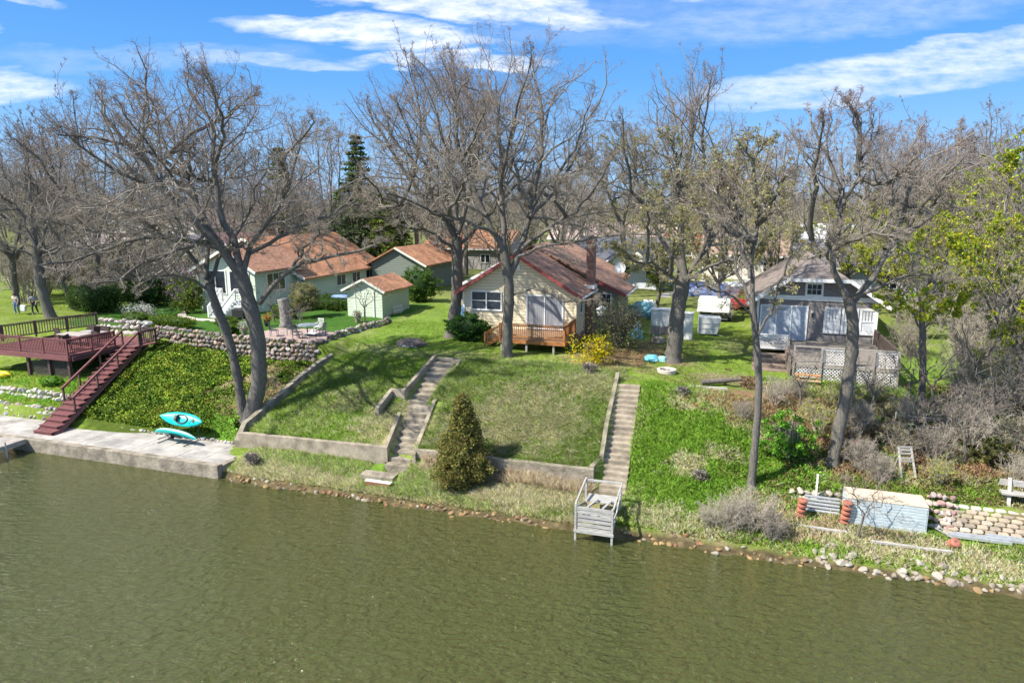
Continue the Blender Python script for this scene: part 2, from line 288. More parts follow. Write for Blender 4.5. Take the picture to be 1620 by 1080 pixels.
class MB:
    def __init__(s): s.v = []; s.f = []; s.T = None; s.sm = False; s.c = []; s.cc = None
    def add(s, vs, fs):
        n = len(s.v)
        if s.T: vs = [s.T(*p) for p in vs]
        s.v += [tuple(p) for p in vs]; s.f += [tuple(i+n for i in f) for f in fs]
        if s.cc is not None: s.c += [s.cc]*len(vs)
        return s
    def box(s, x0, x1, y0, y1, z0, z1):
        return s.add([(x0,y0,z0),(x1,y0,z0),(x1,y1,z0),(x0,y1,z0),(x0,y0,z1),(x1,y0,z1),(x1,y1,z1),(x0,y1,z1)],
                     [(0,3,2,1),(4,5,6,7),(0,1,5,4),(1,2,6,5),(2,3,7,6),(3,0,4,7)])
    def bar(s, a, b, wd, h=None, up=(0,0,1)):
        "a square bar from a to b, wd wide and h tall"
        h = h or wd; a = Vector(a); b = Vector(b); d = (b-a).normalized(); u = Vector(up)
        if abs(d.dot(u)) > .98: u = Vector((1,0,0))
        x = d.cross(u).normalized()*wd/2; y = x.cross(d).normalized()*h/2
        vs = [a-x-y, a+x-y, a+x+y, a-x+y, b-x-y, b+x-y, b+x+y, b-x+y]
        return s.add(vs, [(0,3,2,1),(4,5,6,7),(0,1,5,4),(1,2,6,5),(2,3,7,6),(3,0,4,7)])
    def tube(s, pts, rs, n=8, cap=True):
        pts = [Vector(p) for p in pts]; rs = rs if hasattr(rs, '__len__') else [rs]*len(pts); vs = []; fs = []
        for i, p in enumerate(pts):
            d = (pts[min(i+1, len(pts)-1)]-pts[max(i-1, 0)]).normalized()
            u = Vector((0,0,1)) if abs(d.z) < .9 else Vector((1,0,0)); x = d.cross(u).normalized(); y = x.cross(d)
            for k in range(n):
                a = 2*math.pi*k/n; vs.append(p+(x*math.cos(a)+y*math.sin(a))*rs[i])
        for i in range(len(pts)-1):
            for k in range(n): fs.append((i*n+k, i*n+(k+1)%n, (i+1)*n+(k+1)%n, (i+1)*n+k))
        if cap: fs += [tuple(range(n))[::-1], tuple(range((len(pts)-1)*n, len(pts)*n))]
        return s.add(vs, fs)
    def lathe(s, prof, n=16, c=(0,0,0)):
        vs = []; fs = []
        for r, z in prof:
            for k in range(n):
                a = 2*math.pi*k/n; vs.append((c[0]+r*math.cos(a), c[1]+r*math.sin(a), c[2]+z))
        for i in range(len(prof)-1):
            for k in range(n): fs.append((i*n+k, i*n+(k+1)%n, (i+1)*n+(k+1)%n, (i+1)*n+k))
        return s.add(vs, fs)
    def poly(s, pts, th=None):
        "a planar polygon, or with th (a vector) a slab"
        n = len(pts)
        if th is None: return s.add(pts, [tuple(range(n))])
        th = Vector(th); q = [Vector(p)+th for p in pts]
        return s.add([Vector(p) for p in pts]+q, [tuple(range(n))[::-1], tuple(range(n, 2*n))]+[(i, (i+1)%n, n+(i+1)%n, n+i) for i in range(n)])
    def rock(s, c, r, seed, sq=(1,1,.75), sub=1):
        g = random.Random(seed); ph = (1+5**.5)/2
        V = [Vector(p).normalized() for p in [(-1,ph,0),(1,ph,0),(-1,-ph,0),(1,-ph,0),(0,-1,ph),(0,1,ph),(0,-1,-ph),(0,1,-ph),(ph,0,-1),(ph,0,1),(-ph,0,-1),(-ph,0,1)]]
        F = [(0,11,5),(0,5,1),(0,1,7),(0,7,10),(0,10,11),(1,5,9),(5,11,4),(11,10,2),(10,7,6),(7,1,8),(3,9,4),(3,4,2),(3,2,6),(3,6,8),(3,8,9),(4,9,5),(2,4,11),(6,2,10),(8,6,7),(9,8,1)]
        for _ in range(sub):
            mid = {}; nf = []
            def md(a, b):
                k = (min(a,b), max(a,b))
                if k not in mid: mid[k] = len(V); V.append(((V[a]+V[b])/2).normalized())
                return mid[k]
            for a, b, c_ in F:
                x, y, z = md(a,b), md(b,c_), md(c_,a); nf += [(a,x,z),(b,y,x),(c_,z,y),(x,y,z)]
            F = nf
        az = g.random()*6.28; ca_, sa_ = math.cos(az), math.sin(az)
        pl = [(Vector((g.gauss(0,1), g.gauss(0,1), g.gauss(0,1))).normalized(), g.uniform(.50,.86)) for _ in range(10)]
        vs = []
        for p in V:
            q = p.copy()
            for nn, d in pl:
                e = q.dot(nn)
                if e > d: q -= nn*(e-d)
            q = q*r*(1+g.uniform(-.04,.04)); x, y, z = q.x*sq[0], q.y*sq[1], q.z*sq[2]
            vs.append((c[0]+x*ca_-y*sa_, c[1]+x*sa_+y*ca_, c[2]+z))
        return s.add(vs, F)
    def build(s, name, m, parent=None, loc=None, rot=None, smooth=False, bevel=0):
        me = bpy.data.meshes.new(name); me.from_pydata(s.v, [], s.f); me.update()
        if smooth or s.sm: me.polygons.foreach_set('use_smooth', [True]*len(me.polygons))
        if s.c:
            a = me.color_attributes.new('col', 'FLOAT_COLOR', 'POINT')
            a.data.foreach_set('color', [x for c in s.c for x in (*c, 1)])
        o = link(name, me, m, parent, loc, rot)
        if bevel:
            b = o.modifiers.new('b', 'BEVEL'); b.width = bevel; b.segments = 2; b.limit_method = 'ANGLE'
        return o
def kids(o): return [c for c in bpy.data.objects if c.parent == o]
def copy_tree(o, parent=None, loc=None, rot=None, label=None, group=None, scale=None):
    c = o.copy(); COL.objects.link(c); c.parent = parent
    if loc is not None: c.location = loc
    if rot is not None: c.rotation_euler = (0, 0, rot)
    if scale is not None: c.scale = (scale,)*3 if isinstance(scale, (int, float)) else scale
    if label: c['label'] = label
    if group: c['group'] = group
    for ch in kids(o): copy_tree(ch, c)
    return c

# ---------------------------------------------------------------- ground, lake
def axis_pts(segs):
    out = []
    for a, b, st in segs: out += list(np.arange(a, b, st))
    return np.array(out+[segs[-1][1]])
us = axis_pts([(-1500,-200,130),(-200,-70,10),(-70,-45,2),(-45,22,.16),(22,50,1.5),(50,200,10),(200,1500,130)])
vs_ = axis_pts([(-400,-60,40),(-60,-8,4),(-8,-2,.5),(-2,0,.16),(0,.4,.06),(.4,13,.14),(13,27,.25),(27,60,1.5),(60,200,10),(200,2600,150)])
UU, VV = np.meshgrid(us, vs_, indexing='ij'); uf, vf = UU.ravel(), VV.ravel()
Z = height(uf, vf); P = np.stack([OX+uf*CT+vf*ST, OY-uf*ST+vf*CT, Z], 1)
nu, nv = len(us), len(vs_); ii = (np.arange(nu-1)[:, None]*nv+np.arange(nv-1)[None, :]).ravel()
F_ = np.stack([ii, ii+nv, ii+nv+1, ii+1], 1)
tag(npmesh('ground', P, F_, M_GROUND, col=gcol(uf, vf), smooth=True), kind='structure')

def water_extra(t, b, mp, out):
    L = t.links.new
    def wv(sc, st, det, dist=0.0):
        m = t.nodes.new('ShaderNodeMapping'); m.inputs['Scale'].default_value = st; m.inputs['Rotation'].default_value = (0, 0, R(20)); L(mp.outputs[0], m.inputs['Vector'])
        n = t.nodes.new('ShaderNodeTexNoise'); n.inputs['Scale'].default_value = sc; n.inputs['Detail'].default_value = det; n.inputs['Distortion'].default_value = dist; L(m.outputs[0], n.inputs['Vector']); return n.outputs['Fac']
    e_ = wv(7.0, (1,1.6,1), 3, .5); a = wv(2.3, (1,1.9,1), 4, .6); c = wv(.35, (1,1.6,1), 2, .3); d_ = wv(.09, (1,1,1), 3)
    add = t.nodes.new('ShaderNodeMath'); add.operation = 'MULTIPLY_ADD'; add.inputs[1].default_value = .4; L(c, add.inputs[0]); L(a, add.inputs[2]); ad2 = t.nodes.new('ShaderNodeMath'); ad2.operation = 'MULTIPLY_ADD'; ad2.inputs[1].default_value = .30; L(e_, ad2.inputs[0]); L(add.outputs[0], ad2.inputs[2]); add = ad2
    bp = t.nodes.new('ShaderNodeBump'); bp.inputs['Strength'].default_value = 1.0; bp.inputs['Distance'].default_value = .27; L(add.outputs[0], bp.inputs['Height'])
    gl = t.nodes.new('ShaderNodeBsdfGlossy'); gl.inputs['Roughness'].default_value = .08; L(bp.outputs[0], gl.inputs['Normal'])
    df = t.nodes.new('ShaderNodeBsdfDiffuse'); df.inputs['Color'].default_value = (.12,.14,.03,1); L(bp.outputs[0], df.inputs['Normal'])
    cm = t.nodes.new('ShaderNodeMix'); cm.data_type = 'RGBA'; cm.inputs['A'].default_value = (.104,.124,.034,1); cm.inputs['B'].default_value = (.126,.142,.046,1); L(d_, cm.inputs['Factor']); L(cm.outputs['Result'], df.inputs['Color'])
    tr = t.nodes.new('ShaderNodeBsdfTransparent'); tr.inputs['Color'].default_value = (.9,.85,.55,1)
    m1 = t.nodes.new('ShaderNodeMixShader'); m1.inputs[0].default_value = .50; L(tr.outputs[0], m1.inputs[1]); L(df.outputs[0], m1.inputs[2])
    fr = t.nodes.new('ShaderNodeFresnel'); fr.inputs['IOR'].default_value = 1.33; L(bp.outputs[0], fr.inputs['Normal'])
    m2 = t.nodes.new('ShaderNodeMixShader'); L(fr.outputs[0], m2.inputs[0]); L(m1.outputs[0], m2.inputs[1]); L(gl.outputs[0], m2.inputs[2])
    L(m2.outputs[0], t.nodes['Material Output'].inputs['Surface'])
M_WATER = mat('lake_water', (.1,.12,.03), .1, extra=water_extra)
wb = MB(); wb.poly([W(-1500,-400,0), W(1500,-400,0), W(1500,1.3,0), W(-18.2,1.3,0), W(-18.2,.15,0), W(-1500,.15,0)])
tag(wb.build('lake_water', M_WATER), kind='structure')
# ---------------------------------------------------------------- trees
def norm(a): return a/np.maximum(np.linalg.norm(a, axis=-1, keepdims=True), 1e-9)
def tubes(batches):
    "batches of (P[N,K,3], R[N,K], sides, colour) as one vertex and face array"
    Vs, Fs, Cs, off = [], [], [], 0
    for P, Rr, n, c in batches:
        N_, K, _ = P.shape
        T = np.empty_like(P); T[:, 1:-1] = P[:, 2:]-P[:, :-2]; T[:, 0] = P[:, 1]-P[:, 0]; T[:, -1] = P[:, -1]-P[:, -2]; T = norm(T)
        ref = norm(np.cross(T.mean(1), np.array([.31,.77,.55])))[:, None, :]
        X = norm(ref-T*(ref*T).sum(-1, keepdims=True)); Y = np.cross(T, X)
        a = np.arange(n)*2*np.pi/n
        V = P[:, :, None, :]+Rr[:, :, None, None]*(X[:, :, None, :]*np.cos(a)[None, None, :, None]+Y[:, :, None, :]*np.sin(a)[None, None, :, None])
        idx = np.arange(N_*K*n).reshape(N_, K, n)+off; nx = np.roll(idx, -1, axis=2)
        Fs.append(np.stack([idx[:, :-1], nx[:, :-1], nx[:, 1:], idx[:, 1:]], -1).reshape(-1, 4)); Vs.append(V.reshape(-1, 3))
        c = np.asarray(c, float); c = np.broadcast_to(c if c.ndim == 1 else c[:, None, None, :], (N_, K, n, 3)).reshape(-1, 3) if c.ndim <= 2 else c
        Cs.append(c); off += N_*K*n
    return np.concatenate(Vs), np.concatenate(Fs), np.concatenate(Cs)
def resample(pts, rs, K):
    pts = np.asarray(pts, float); rs = np.asarray(rs, float); d = np.r_[0, np.cumsum(np.linalg.norm(np.diff(pts, axis=0), axis=1))]
    t = np.linspace(0, d[-1], K); m = [np.interp(t, d, pts[:, i]) for i in range(3)]
    return np.stack(m, 1), np.interp(t, d, rs)
def smooth_line(pts, it=2):
    p = np.asarray(pts, float)
    for _ in range(it):
        q = [p[0]]
        for i in range(len(p)-1): q += [p[i]*.75+p[i+1]*.25, p[i]*.25+p[i+1]*.75]
        q.append(p[-1]); p = np.array(q)
    return p
def grow(P, Rr, rng, levels, center, radii, K=(7,6,4,3), nch=(8,6,5,4), lr=(.62,.52,.5,.5), ang=(50,48,45,45), wig=(.28,.35,.4,.45), up=(.12,.08,.06,.04), rr=(.5,.55,.6,.65), rmin=.007, tmin=.25, droop=0.0, lmin=.25):
    "children on children, all branches of a level at once; stays inside an ellipsoid crown"
    out = []; L = np.linalg.norm(np.diff(P, axis=1), axis=2).sum(1)
    for l in range(levels):
        N_, Kp, _ = P.shape; n = nch[l]
        t = np.concatenate([tmin+(1-tmin)*(np.arange(n-1)+rng.random((N_, n-1)))/(n-1), np.ones((N_, 1))], 1)
        tt = np.clip(t*(Kp-1), 0, Kp-1.001); i = tt.astype(int); f = (tt-i)[..., None]; k = np.arange(N_)[:, None]
        p0 = P[k, i]*(1-f)+P[k, i+1]*f; r0 = Rr[k, i]*(1-f[..., 0])+Rr[k, i+1]*f[..., 0]; tg = norm(P[k, i+1]-P[k, i])
        rv = rng.normal(size=(N_, n, 3)); side = norm(rv-tg*(rv*tg).sum(-1, keepdims=True))
        a = np.radians(ang[l]*(.6+.8*rng.random((N_, n)))); a[:, -1] *= .35
        d = tg*np.cos(a)[..., None]+side*np.sin(a)[..., None]
        ln = L[:, None]*lr[l]*(1.15-.55*t)*(.65+.7*rng.random((N_, n)))
        if l == 0: ln = np.where(t > .85, ln*.5, ln)
        e = np.linalg.norm((p0-center)/radii, axis=-1); ln = np.maximum(ln*(np.clip(1.28-e, .10, .85)*1.15 if l < 2 else np.clip(1.6-e, .45, 1)), lmin*.7**l)
        p0 = p0.reshape(-1, 3); d = d.reshape(-1, 3); ln = ln.reshape(-1); r0 = (r0*rr[l]).reshape(-1); last = np.zeros((N_, n), bool); last[:, -1] = True
        r0 = np.where(last.reshape(-1), r0/rr[l]*.95, r0); r0 = np.maximum(r0, rmin)
        Kc = K[l]; Q = np.empty((len(p0), Kc, 3)); Q[:, 0] = p0; st = ln/(Kc-1)
        outw = norm(p0-center)
        for q in range(1, Kc):
            d = norm(d+rng.normal(size=d.shape)*wig[l]+np.array([0,0,up[l]])+outw*.06-np.array([0,0,droop])); Q[:, q] = Q[:, q-1]+d*st[:, None]
        RR = np.maximum(r0[:, None]*np.linspace(1, .38, Kc)[None], rmin*.75)
        out.append((Q, RR)); P, Rr, L = Q, RR, ln
    return out
BARK = np.array((.225,.205,.178)); TWIG = np.array((.30,.26,.21)); TIP = np.array((.215,.165,.145))
def leafquads(Cn, size, rng, flat=0.0, asp=.6):
    n = len(Cn); a = norm(rng.normal(size=(n, 3))*np.array([1,1,1-flat])); b = rng.normal(size=(n, 3))*np.array([1,1,1-flat]); b = norm(b-a*(a*b).sum(1, keepdims=True))
    s = size*(.6+.8*rng.random((n, 1)))
    V = np.stack([Cn-a*s-b*s*asp*.3, Cn-b*s*asp, Cn+a*s, Cn+b*s*asp], 1).reshape(-1, 3)
    return V, np.arange(n*4).reshape(n, 4)
def vary(c, n, rng, amt=.25, reps=4):
    c = np.asarray(c, float); c = c if c.ndim == 2 else np.broadcast_to(c, (n, 3))
    k = (1+amt*rng.normal(size=(n, 1)))*(1+amt*.35*rng.normal(size=(n, 3)))
    return np.repeat(np.clip(c*k, .004, .9), reps, 0)
def tree(name, label, base, trunk, limbs, seed, center, radii, levels=4, nch=(8,6,5,4), trunk_r=(.45,.3), limb_r=.2, bark=BARK, twig=TWIG, tip=TIP, leaves=None, group=None, cat='tree', rmin=.0048, extra_limbs=0, **kw):
    """base, trunk and limbs are world points; limbs are (points, start radius, end radius).
    leaves = (count, size, colours)"""
    rng = np.random.default_rng(seed); base = np.array(base, float); root = thing(name, label, cat, base, 0, group)
    center = np.array(center, float)-base; radii = np.array(radii, float)
    tp = smooth_line([np.array(p)-base for p in trunk], 2); tr = np.linspace(trunk_r[0], trunk_r[1], len(tp)); tr[0] *= 1.35; tr[1] *= 1.15
    b = []; P0, R0 = resample(tp, tr, 20); wob = rng.normal(size=(20, 3))*.02; P0 = P0+wob*trunk_r[0]*2; b.append((P0[None], R0[None]*(1+.05*rng.normal(size=(1, 20))), 12, bark))
    LP, LR = [], []
    for pts, ra, rb in limbs:
        p, r = resample(smooth_line([np.array(q)-base for q in pts], 2), [1, 1], 2) if False else (None, None)
        sp_ = smooth_line([np.array(q)-base for q in pts], 2); rs = np.linspace(ra, rb, len(sp_)); p, r = resample(sp_, rs, 12)
        p[1:] += rng.normal(size=(11, 3))*.07*np.linspace(.6, 1.6, 11)[:, None]; LP.append(p); LR.append(r)
    for e in range(extra_limbs):
        # a limb that reaches into a part of the crown nothing fills yet
        old = np.concatenate([np.array(x)[3:] for x in LP]); cand = norm(rng.normal(size=(40,3)))*rng.uniform(.45,.92,(40,1)); cand = center+cand*radii
        dd = np.linalg.norm(cand[:,None]-old[None], axis=2).min(1); tgt = cand[dd.argmax()]
        st = np.concatenate([P0[14:]]+[np.array(x)[:7] for x in LP[:len(limbs)]]); sc_ = np.linalg.norm(st-tgt, axis=1)+np.maximum(0, st[:,2]-tgt[2])*1.2; p = st[sc_.argmin()] if rng.random() < .6 else st[np.argsort(sc_)[min(12,len(st)-1)]]
        f = np.linspace(0,1,12)[:,None]; sag = np.array([0,0,1])*np.linalg.norm(tgt-p)*rng.uniform(-.10,.14); q = p*(1-f)+tgt*f+np.sin(f*np.pi)*(sag+rng.normal(size=3)*.05*np.linalg.norm(tgt-p)); q[1:] += np.cumsum(rng.normal(size=(11,3))*.10, 0)
        LP.append(q); LR.append(np.linspace(limb_r*.5, limb_r*.14, 12))
    LP, LR = np.array(LP), np.array(LR); b.append((LP, LR, 8, bark))
    V, F, Cc = tubes(b); npmesh('trunk', V, F, M_BARK, root, Cc, smooth=True)
    lv = grow(LP, LR, rng, levels, center, radii, nch=nch, rmin=rmin, **kw); b = []
    for l, (Q, RR) in enumerate(lv):
        h = np.clip((Q[:, :, 2].mean(1)-center[2])/radii[2]*.9+.25, 0, 1)[:, None]
        c = (bark if l < 1 else twig)*(1-h*.9)+h*.9*(tip if l > 0 else bark); c = c*(1+.12*rng.normal(size=(len(Q), 1)))
        b.append((Q, RR, 6 if l == 0 else (4 if l == 1 else 3), np.clip(c, .02, 1)))
    V, F, Cc = tubes(b); npmesh('crown', V, F, M_TWIG, root, Cc)
    if leaves:
        cnt, size, cols = leaves[:3]; zone = leaves[3] if len(leaves) > 3 else (-9, 9); Q = lv[-1][0].reshape(-1, 3)
        hz = (Q[:, 2]-center[2])/radii[2]; Q = Q[(hz > zone[0]) & (hz < zone[1])]
        cl = fbm(Q[:, 0]*.7+Q[:, 2]*.3, Q[:, 1]*.7+Q[:, 2]*.5, 5); Q = Q[cl > (.46 if len(leaves) < 5 else leaves[4])]
        c = Q[rng.integers(0, len(Q), cnt)]+rng.normal(size=(cnt, 3))*size*.6
        V, F = leafquads(c, size, rng); cols = np.array(cols)[rng.integers(0, len(cols), cnt)]
        npmesh('foliage', V, F, M_LEAF, root, vary(cols, cnt, rng))
    return root
def px(path, Y0, dY=0.0):
    "a limb traced in the photograph, leaning dY metres away by its end"
    n = len(path); return [pt(x, y, Y0+dY*(i/(n-1))**1.2) for i, (x, y) in enumerate(path)]

# ---- the big oaks on the bank
def hero(name, label, bu, bv, trunkpx, limbspx, seed, cx, cy, rx, rz, ry=None, tr=(.5,.36), lr=.24, **kw):
    b = G(bu, bv, -.15); Y = b.y
    tk = [tuple(b)]+[tuple(pt(x, y, Y)) for x, y in trunkpx[1:]]
    fork = tk[-1]; L = []
    fx, fy = trunkpx[-1]
    for path, dY, *r in limbspx:
        path = [path[0]]+[(fx+(x-fx)*.96, fy+(y-fy)*(.86 if y < fy else 1)) for x, y in path[1:]]
        q = px(path, Y, dY); r = (r[0] if r else lr)*.85; L.append((q, r, max(.035, r*.28)))
    c = pt(cx, cy, Y); s = Y/1080
    return tree(name, label, tuple(b), tk, L, seed, c, (rx*s, (ry or rx)*s*.85, rz*s), trunk_r=tr, limb_r=lr, **kw)
DENSE = dict(nch=(14,8,6,4), extra_limbs=9)
hero('oak_tree', 'huge bare oak with a thick forked trunk above the two kayaks', -19.6, 4.4,
     [(405,665),(412,600),(408,530),(392,470),(380,430)],
     [([(380,435),(352,388),(318,350),(285,318),(255,280),(222,222),(190,185),(150,150)], -1.5, .30),
      ([(382,430),(370,375),(348,330),(338,270),(338,200),(330,150),(300,95)], 1.5, .26),
      ([(385,430),(395,380),(430,330),(455,285),(472,230),(480,180)], 2.5, .20),
      ([(410,480),(440,445),(480,408),(530,402),(580,392),(612,372)], -2.5, .17),
      ([(455,430),(478,402),(492,375),(515,350)], -2.0, .12),
      ([(365,402),(300,372),(235,366),(170,385),(110,410),(40,420)], -3.5, .17),
      ([(340,378),(290,388),(230,410),(180,440),(130,452)], -5.0, .14),
      ([(395,400),(430,375),(480,345),(530,330),(560,300)], 3.5, .15),
      ([(352,388),(300,300),(272,220),(230,160),(205,100)], 3.5, .18),
      ([(318,350),(270,330),(200,318),(140,300),(90,285)], 1.0, .15),
      ([(285,318),(240,270),(190,250),(130,215),(100,180)], -2.5, .14)],
     11, 330, 260, 270, 190, tr=(.44,.34), ry=300, levels=4, **DENSE, wig=(.34,.4,.45,.5))
hero('oak_tree', 'slimmer bare oak leaning left beside the huge forked oak', -20.4, 4.9,
     [(385,655),(378,610),(366,545),(344,490),(330,450)],
     [([(330,450),(318,430),(300,392),(262,350),(215,318),(150,280)], 2.0, .20),
      ([(325,440),(330,390),(322,330),(300,260),(272,170),(245,110)], 4.0, .17),
      ([(335,460),(300,440),(250,430),(200,445),(150,430)], -3.0, .11),
      ([(330,450),(345,400),(385,340),(415,270),(430,220)], 4.0, .14)],
     12, 270, 300, 200, 170, tr=(.27,.22), levels=4, nch=(12,8,6,3), extra_limbs=5, wig=(.34,.4,.45,.5))
hero('oak_tree', 'tall bare oak rooted in the lawn left of the yellow house', -13.0, 17.0,
     [(718,530),(722,480),(724,420),(722,375)],
     [([(722,380),(700,335),(662,300),(625,240),(598,180),(575,140)], 0, .22),
      ([(720,375),(706,300),(680,220),(665,150),(640,110)], 4, .20),
      ([(724,370),(740,310),(752,240),(755,160),(735,90)], 3, .22),
      ([(722,400),(690,370),(640,355),(600,335),(560,330)], -3, .14),
      ([(724,390),(765,350),(800,290),(820,220)], -1, .16),
      ([(715,350),(660,320),(610,310),(570,260)], -4, .13)],
     13, 690, 245, 165, 150, tr=(.42,.34), ry=170, levels=4, **DENSE)
hero('oak_tree', 'tallest bare oak, its trunk in front of the yellow house deck', -7.4, 12.6,
     [(803,563),(802,520),(806,470),(803,430),(798,400)],
     [([(800,410),(790,375),(768,335),(748,280),(722,215),(715,150),(722,95)], 1, .27),
      ([(804,440),(822,400),(838,345),(850,280),(858,200),(862,130),(845,85)], 2, .26),
      ([(800,410),(796,350),(792,280),(790,200),(785,130),(775,85)], 3, .22),
      ([(825,395),(860,360),(910,330),(950,285),(965,240)], -2, .16),
      ([(822,405),(870,385),(930,378),(985,362)], -4, .12),
      ([(785,370),(740,345),(690,330),(640,300),(600,290)], -3, .15),
      ([(770,340),(720,300),(660,250),(620,200),(600,160)], 2, .15),
      ([(838,345),(880,290),(910,230),(930,190)], 4, .16),
      ([(806,470),(840,455),(880,470),(915,480),(950,470)], -3.0, .07)],
     14, 795, 235, 205, 185, tr=(.33,.28), ry=220, levels=4, nch=(14,8,6,4), extra_limbs=9, wig=(.3,.38,.45,.5))
OLIVE = [(.40,.39,.14),(.46,.42,.17),(.32,.34,.11),(.46,.40,.22)]; YG = [(.36,.46,.03),(.46,.50,.035),(.27,.38,.025),(.52,.48,.05)]
hero('oak_tree', 'stout oak with budding lower twigs beside the white cabinets', 2.1, 14.4,
     [(1065,572),(1068,530),(1072,490),(1078,455),(1082,430)],
     [([(1082,435),(1078,380),(1070,310),(1085,240),(1095,180),(1090,140)], 2, .28),
      ([(1080,430),(1050,380),(1020,320),(1000,250),(995,200)], 3, .20),
      ([(1084,440),(1110,400),(1140,350),(1165,280),(1170,220)], 2, .20),
      ([(1080,450),(1040,420),(1000,405),(965,385)], -2, .14),
      ([(1090,440),(1130,415),(1180,400),(1215,370)], -2, .14)],
     15, 1075, 270, 140, 160, tr=(.46,.40), ry=160, levels=4, nch=(13,8,6,3), extra_limbs=9, leaves=(20000,.042,OLIVE,(-2,.35),.42))
hero('ash_tree', 'slender budding tree on the green bank right of the concrete stairs', 6.4, 4.1,
     [(1188,765),(1195,700),(1200,640),(1200,580),(1194,520),(1190,470)],
     [([(1190,480),(1172,440),(1150,390),(1135,330),(1130,280)], 1.5, .10),
      ([(1190,480),(1188,420),(1200,350),(1212,280),(1215,215)], 1, .12),
      ([(1195,540),(1215,500),(1240,440),(1255,380)], -1, .07),
      ([(1186,440),(1170,370),(1165,300),(1150,240)], 3, .09),
      ([(1192,500),(1160,470),(1120,450),(1085,445)], -1.5, .06)],
     16, 1185, 345, 110, 135, tr=(.17,.12), levels=4, nch=(9,6,5,3), extra_limbs=6, rmin=.006, leaves=(5500,.042,OLIVE,(-2,1),.44))
hero('walnut_tree', 'bare curving tree forking before the grey house windows', 9.8, 6.4,
     [(1315,725),(1328,680),(1338,620),(1348,560),(1350,510),(1342,470)],
     [([(1342,475),(1318,430),(1312,390),(1330,340),(1322,270),(1300,200),(1285,155)], 1.5, .18),
      ([(1348,480),(1380,440),(1400,395),(1425,345),(1440,280),(1445,210),(1450,170)], 1.5, .18),
      ([(1400,395),(1450,350),(1490,300),(1520,230),(1530,150)], 3, .13),
      ([(1325,340),(1350,270),(1370,210),(1380,170)], 0, .11),
      ([(1340,480),(1400,440),(1460,425),(1520,440)], -2, .09),
      ([(1315,410),(1280,370),(1260,310),(1250,250)], 3, .10)],
     17, 1385, 300, 170, 170, tr=(.28,.22), levels=4, nch=(12,7,6,3), extra_limbs=8, wig=(.34,.42,.5,.5), tip=np.array((.23,.17,.17)))
hero('maple_tree', 'young tree with yellow green leaves right of the lattice deck', 14.2, 11.3,
     [(1458,640),(1460,590),(1460,540),(1458,490)],
     [([(1458,495),(1450,450),(1440,400),(1425,360)], 1, .09), ([(1458,500),(1475,450),(1500,400),(1510,360)], 1, .09), ([(1459,520),(1440,490),(1415,470),(1395,460)], -1, .06), ([(1459,520),(1490,490),(1520,480)], -1, .06)],
     18, 1455, 430, 75, 85, tr=(.17,.13), levels=3, nch=(9,7,6), leaves=(5200,.075,YG,(-2,2),.35))
hero('oak_tree', 'bare oak behind the couple at the left edge', -46.5, 14.6,
     [(62,500),(66,460),(60,420),(58,390)],
     [([(58,395),(40,350),(15,290),(0,230)], 1, .18), ([(60,395),(80,340),(100,270),(90,200)], 2, .18), ([(58,400),(50,330),(45,250),(40,190)], 4, .18), ([(60,410),(20,390),(-30,380)], -2, .12), ([(62,410),(110,385),(160,380)], -2, .12), ([(60,420),(100,430),(140,425)], -3, .1)],
     19, 50, 310, 120, 135, tr=(.40,.34), levels=4, nch=(13,8,6,3), extra_limbs=9)
hero('oak_tree', 'bare tree with grey trunk behind the yellow house chimney', -8.0, 38.0,
     [(992,480),(990,430),(986,380),(984,350)],
     [([(984,355),(965,310),(945,260),(930,220)], 0, .2), ([(985,355),(1000,300),(1010,240),(1000,190)], 2, .2), ([(984,360),(1020,330),(1050,290)], -2, .15), ([(985,370),(950,350),(910,345)], -2, .14)],
     20, 980, 270, 85, 95, tr=(.28,.23), levels=4, nch=(12,8,6,3), extra_limbs=8, rmin=.008)
# ---------------------------------------------------------------- shore walls, path, dock
BROWNR = mat('brown_shingles', (.30,.145,.085), .9, var=.28, vscale=.7, extra=shingles('Y'))
def uvT(u0, v0, z0): return lambda u, v, z: (u-u0, v-v0, z-z0)
def at(u0, v0, z0): m = MB(); m.T = uvT(u0, v0, z0); return m
m = at(-30, 0, 0)
x = -60.0
while x < -18.3:
    m.box(x+.012, min(x+1.5, -18.15)-.012, .33, 1.62, .40, .60+rnd.uniform(-.006,.006)); m.box(x+.012, min(x+1.5, -18.15)-.012, 1.64, 2.98, .40, .60+rnd.uniform(-.006,.006)); x += 1.5
tag(m.build('path', mat('grey_concrete', (.37,.35,.32), .92, var=.35, vscale=1.1, bump=.35, bscale=14, spec=.1), None, W(-30,0,0), -TH), kind='structure')
m = at(-30, 0, 0); m.box(-60, -18.0, -.02, .30, -1.2, .68); m.box(-18.2, -17.9, .30, 1.2, -.6, .62)
tag(m.build('sea_wall', M_CONCD, None, W(-30,0,0), -TH, bevel=.02), 'stained concrete sea wall holding the walkway above the lake', 'wall')
t = thing('boat_dock', 'short pale dock reaching from the walkway into the lake', 'dock', W(-31.0, 0, 0))
m = at(-31, 0, 0)
for k in range(44): m.box(-32.0, -30.5, -.26-.2*k, -.07-.2*k, .66, .71)
m.build('deck_boards', M_GREYW, t); m = at(-31,0,0)
m.box(-32.0,-31.93,-9,-.05,.45,.655); m.box(-30.57,-30.5,-9,-.05,.45,.655); m.build('side_beam', M_GREYW, t)
for vv in (-1.2,-4,-7):
    m = at(-31,0,0); m.tube([(-30.45,vv,-1.5),(-30.45,vv,.9)], .04); m.build('post', M_STEEL, t)

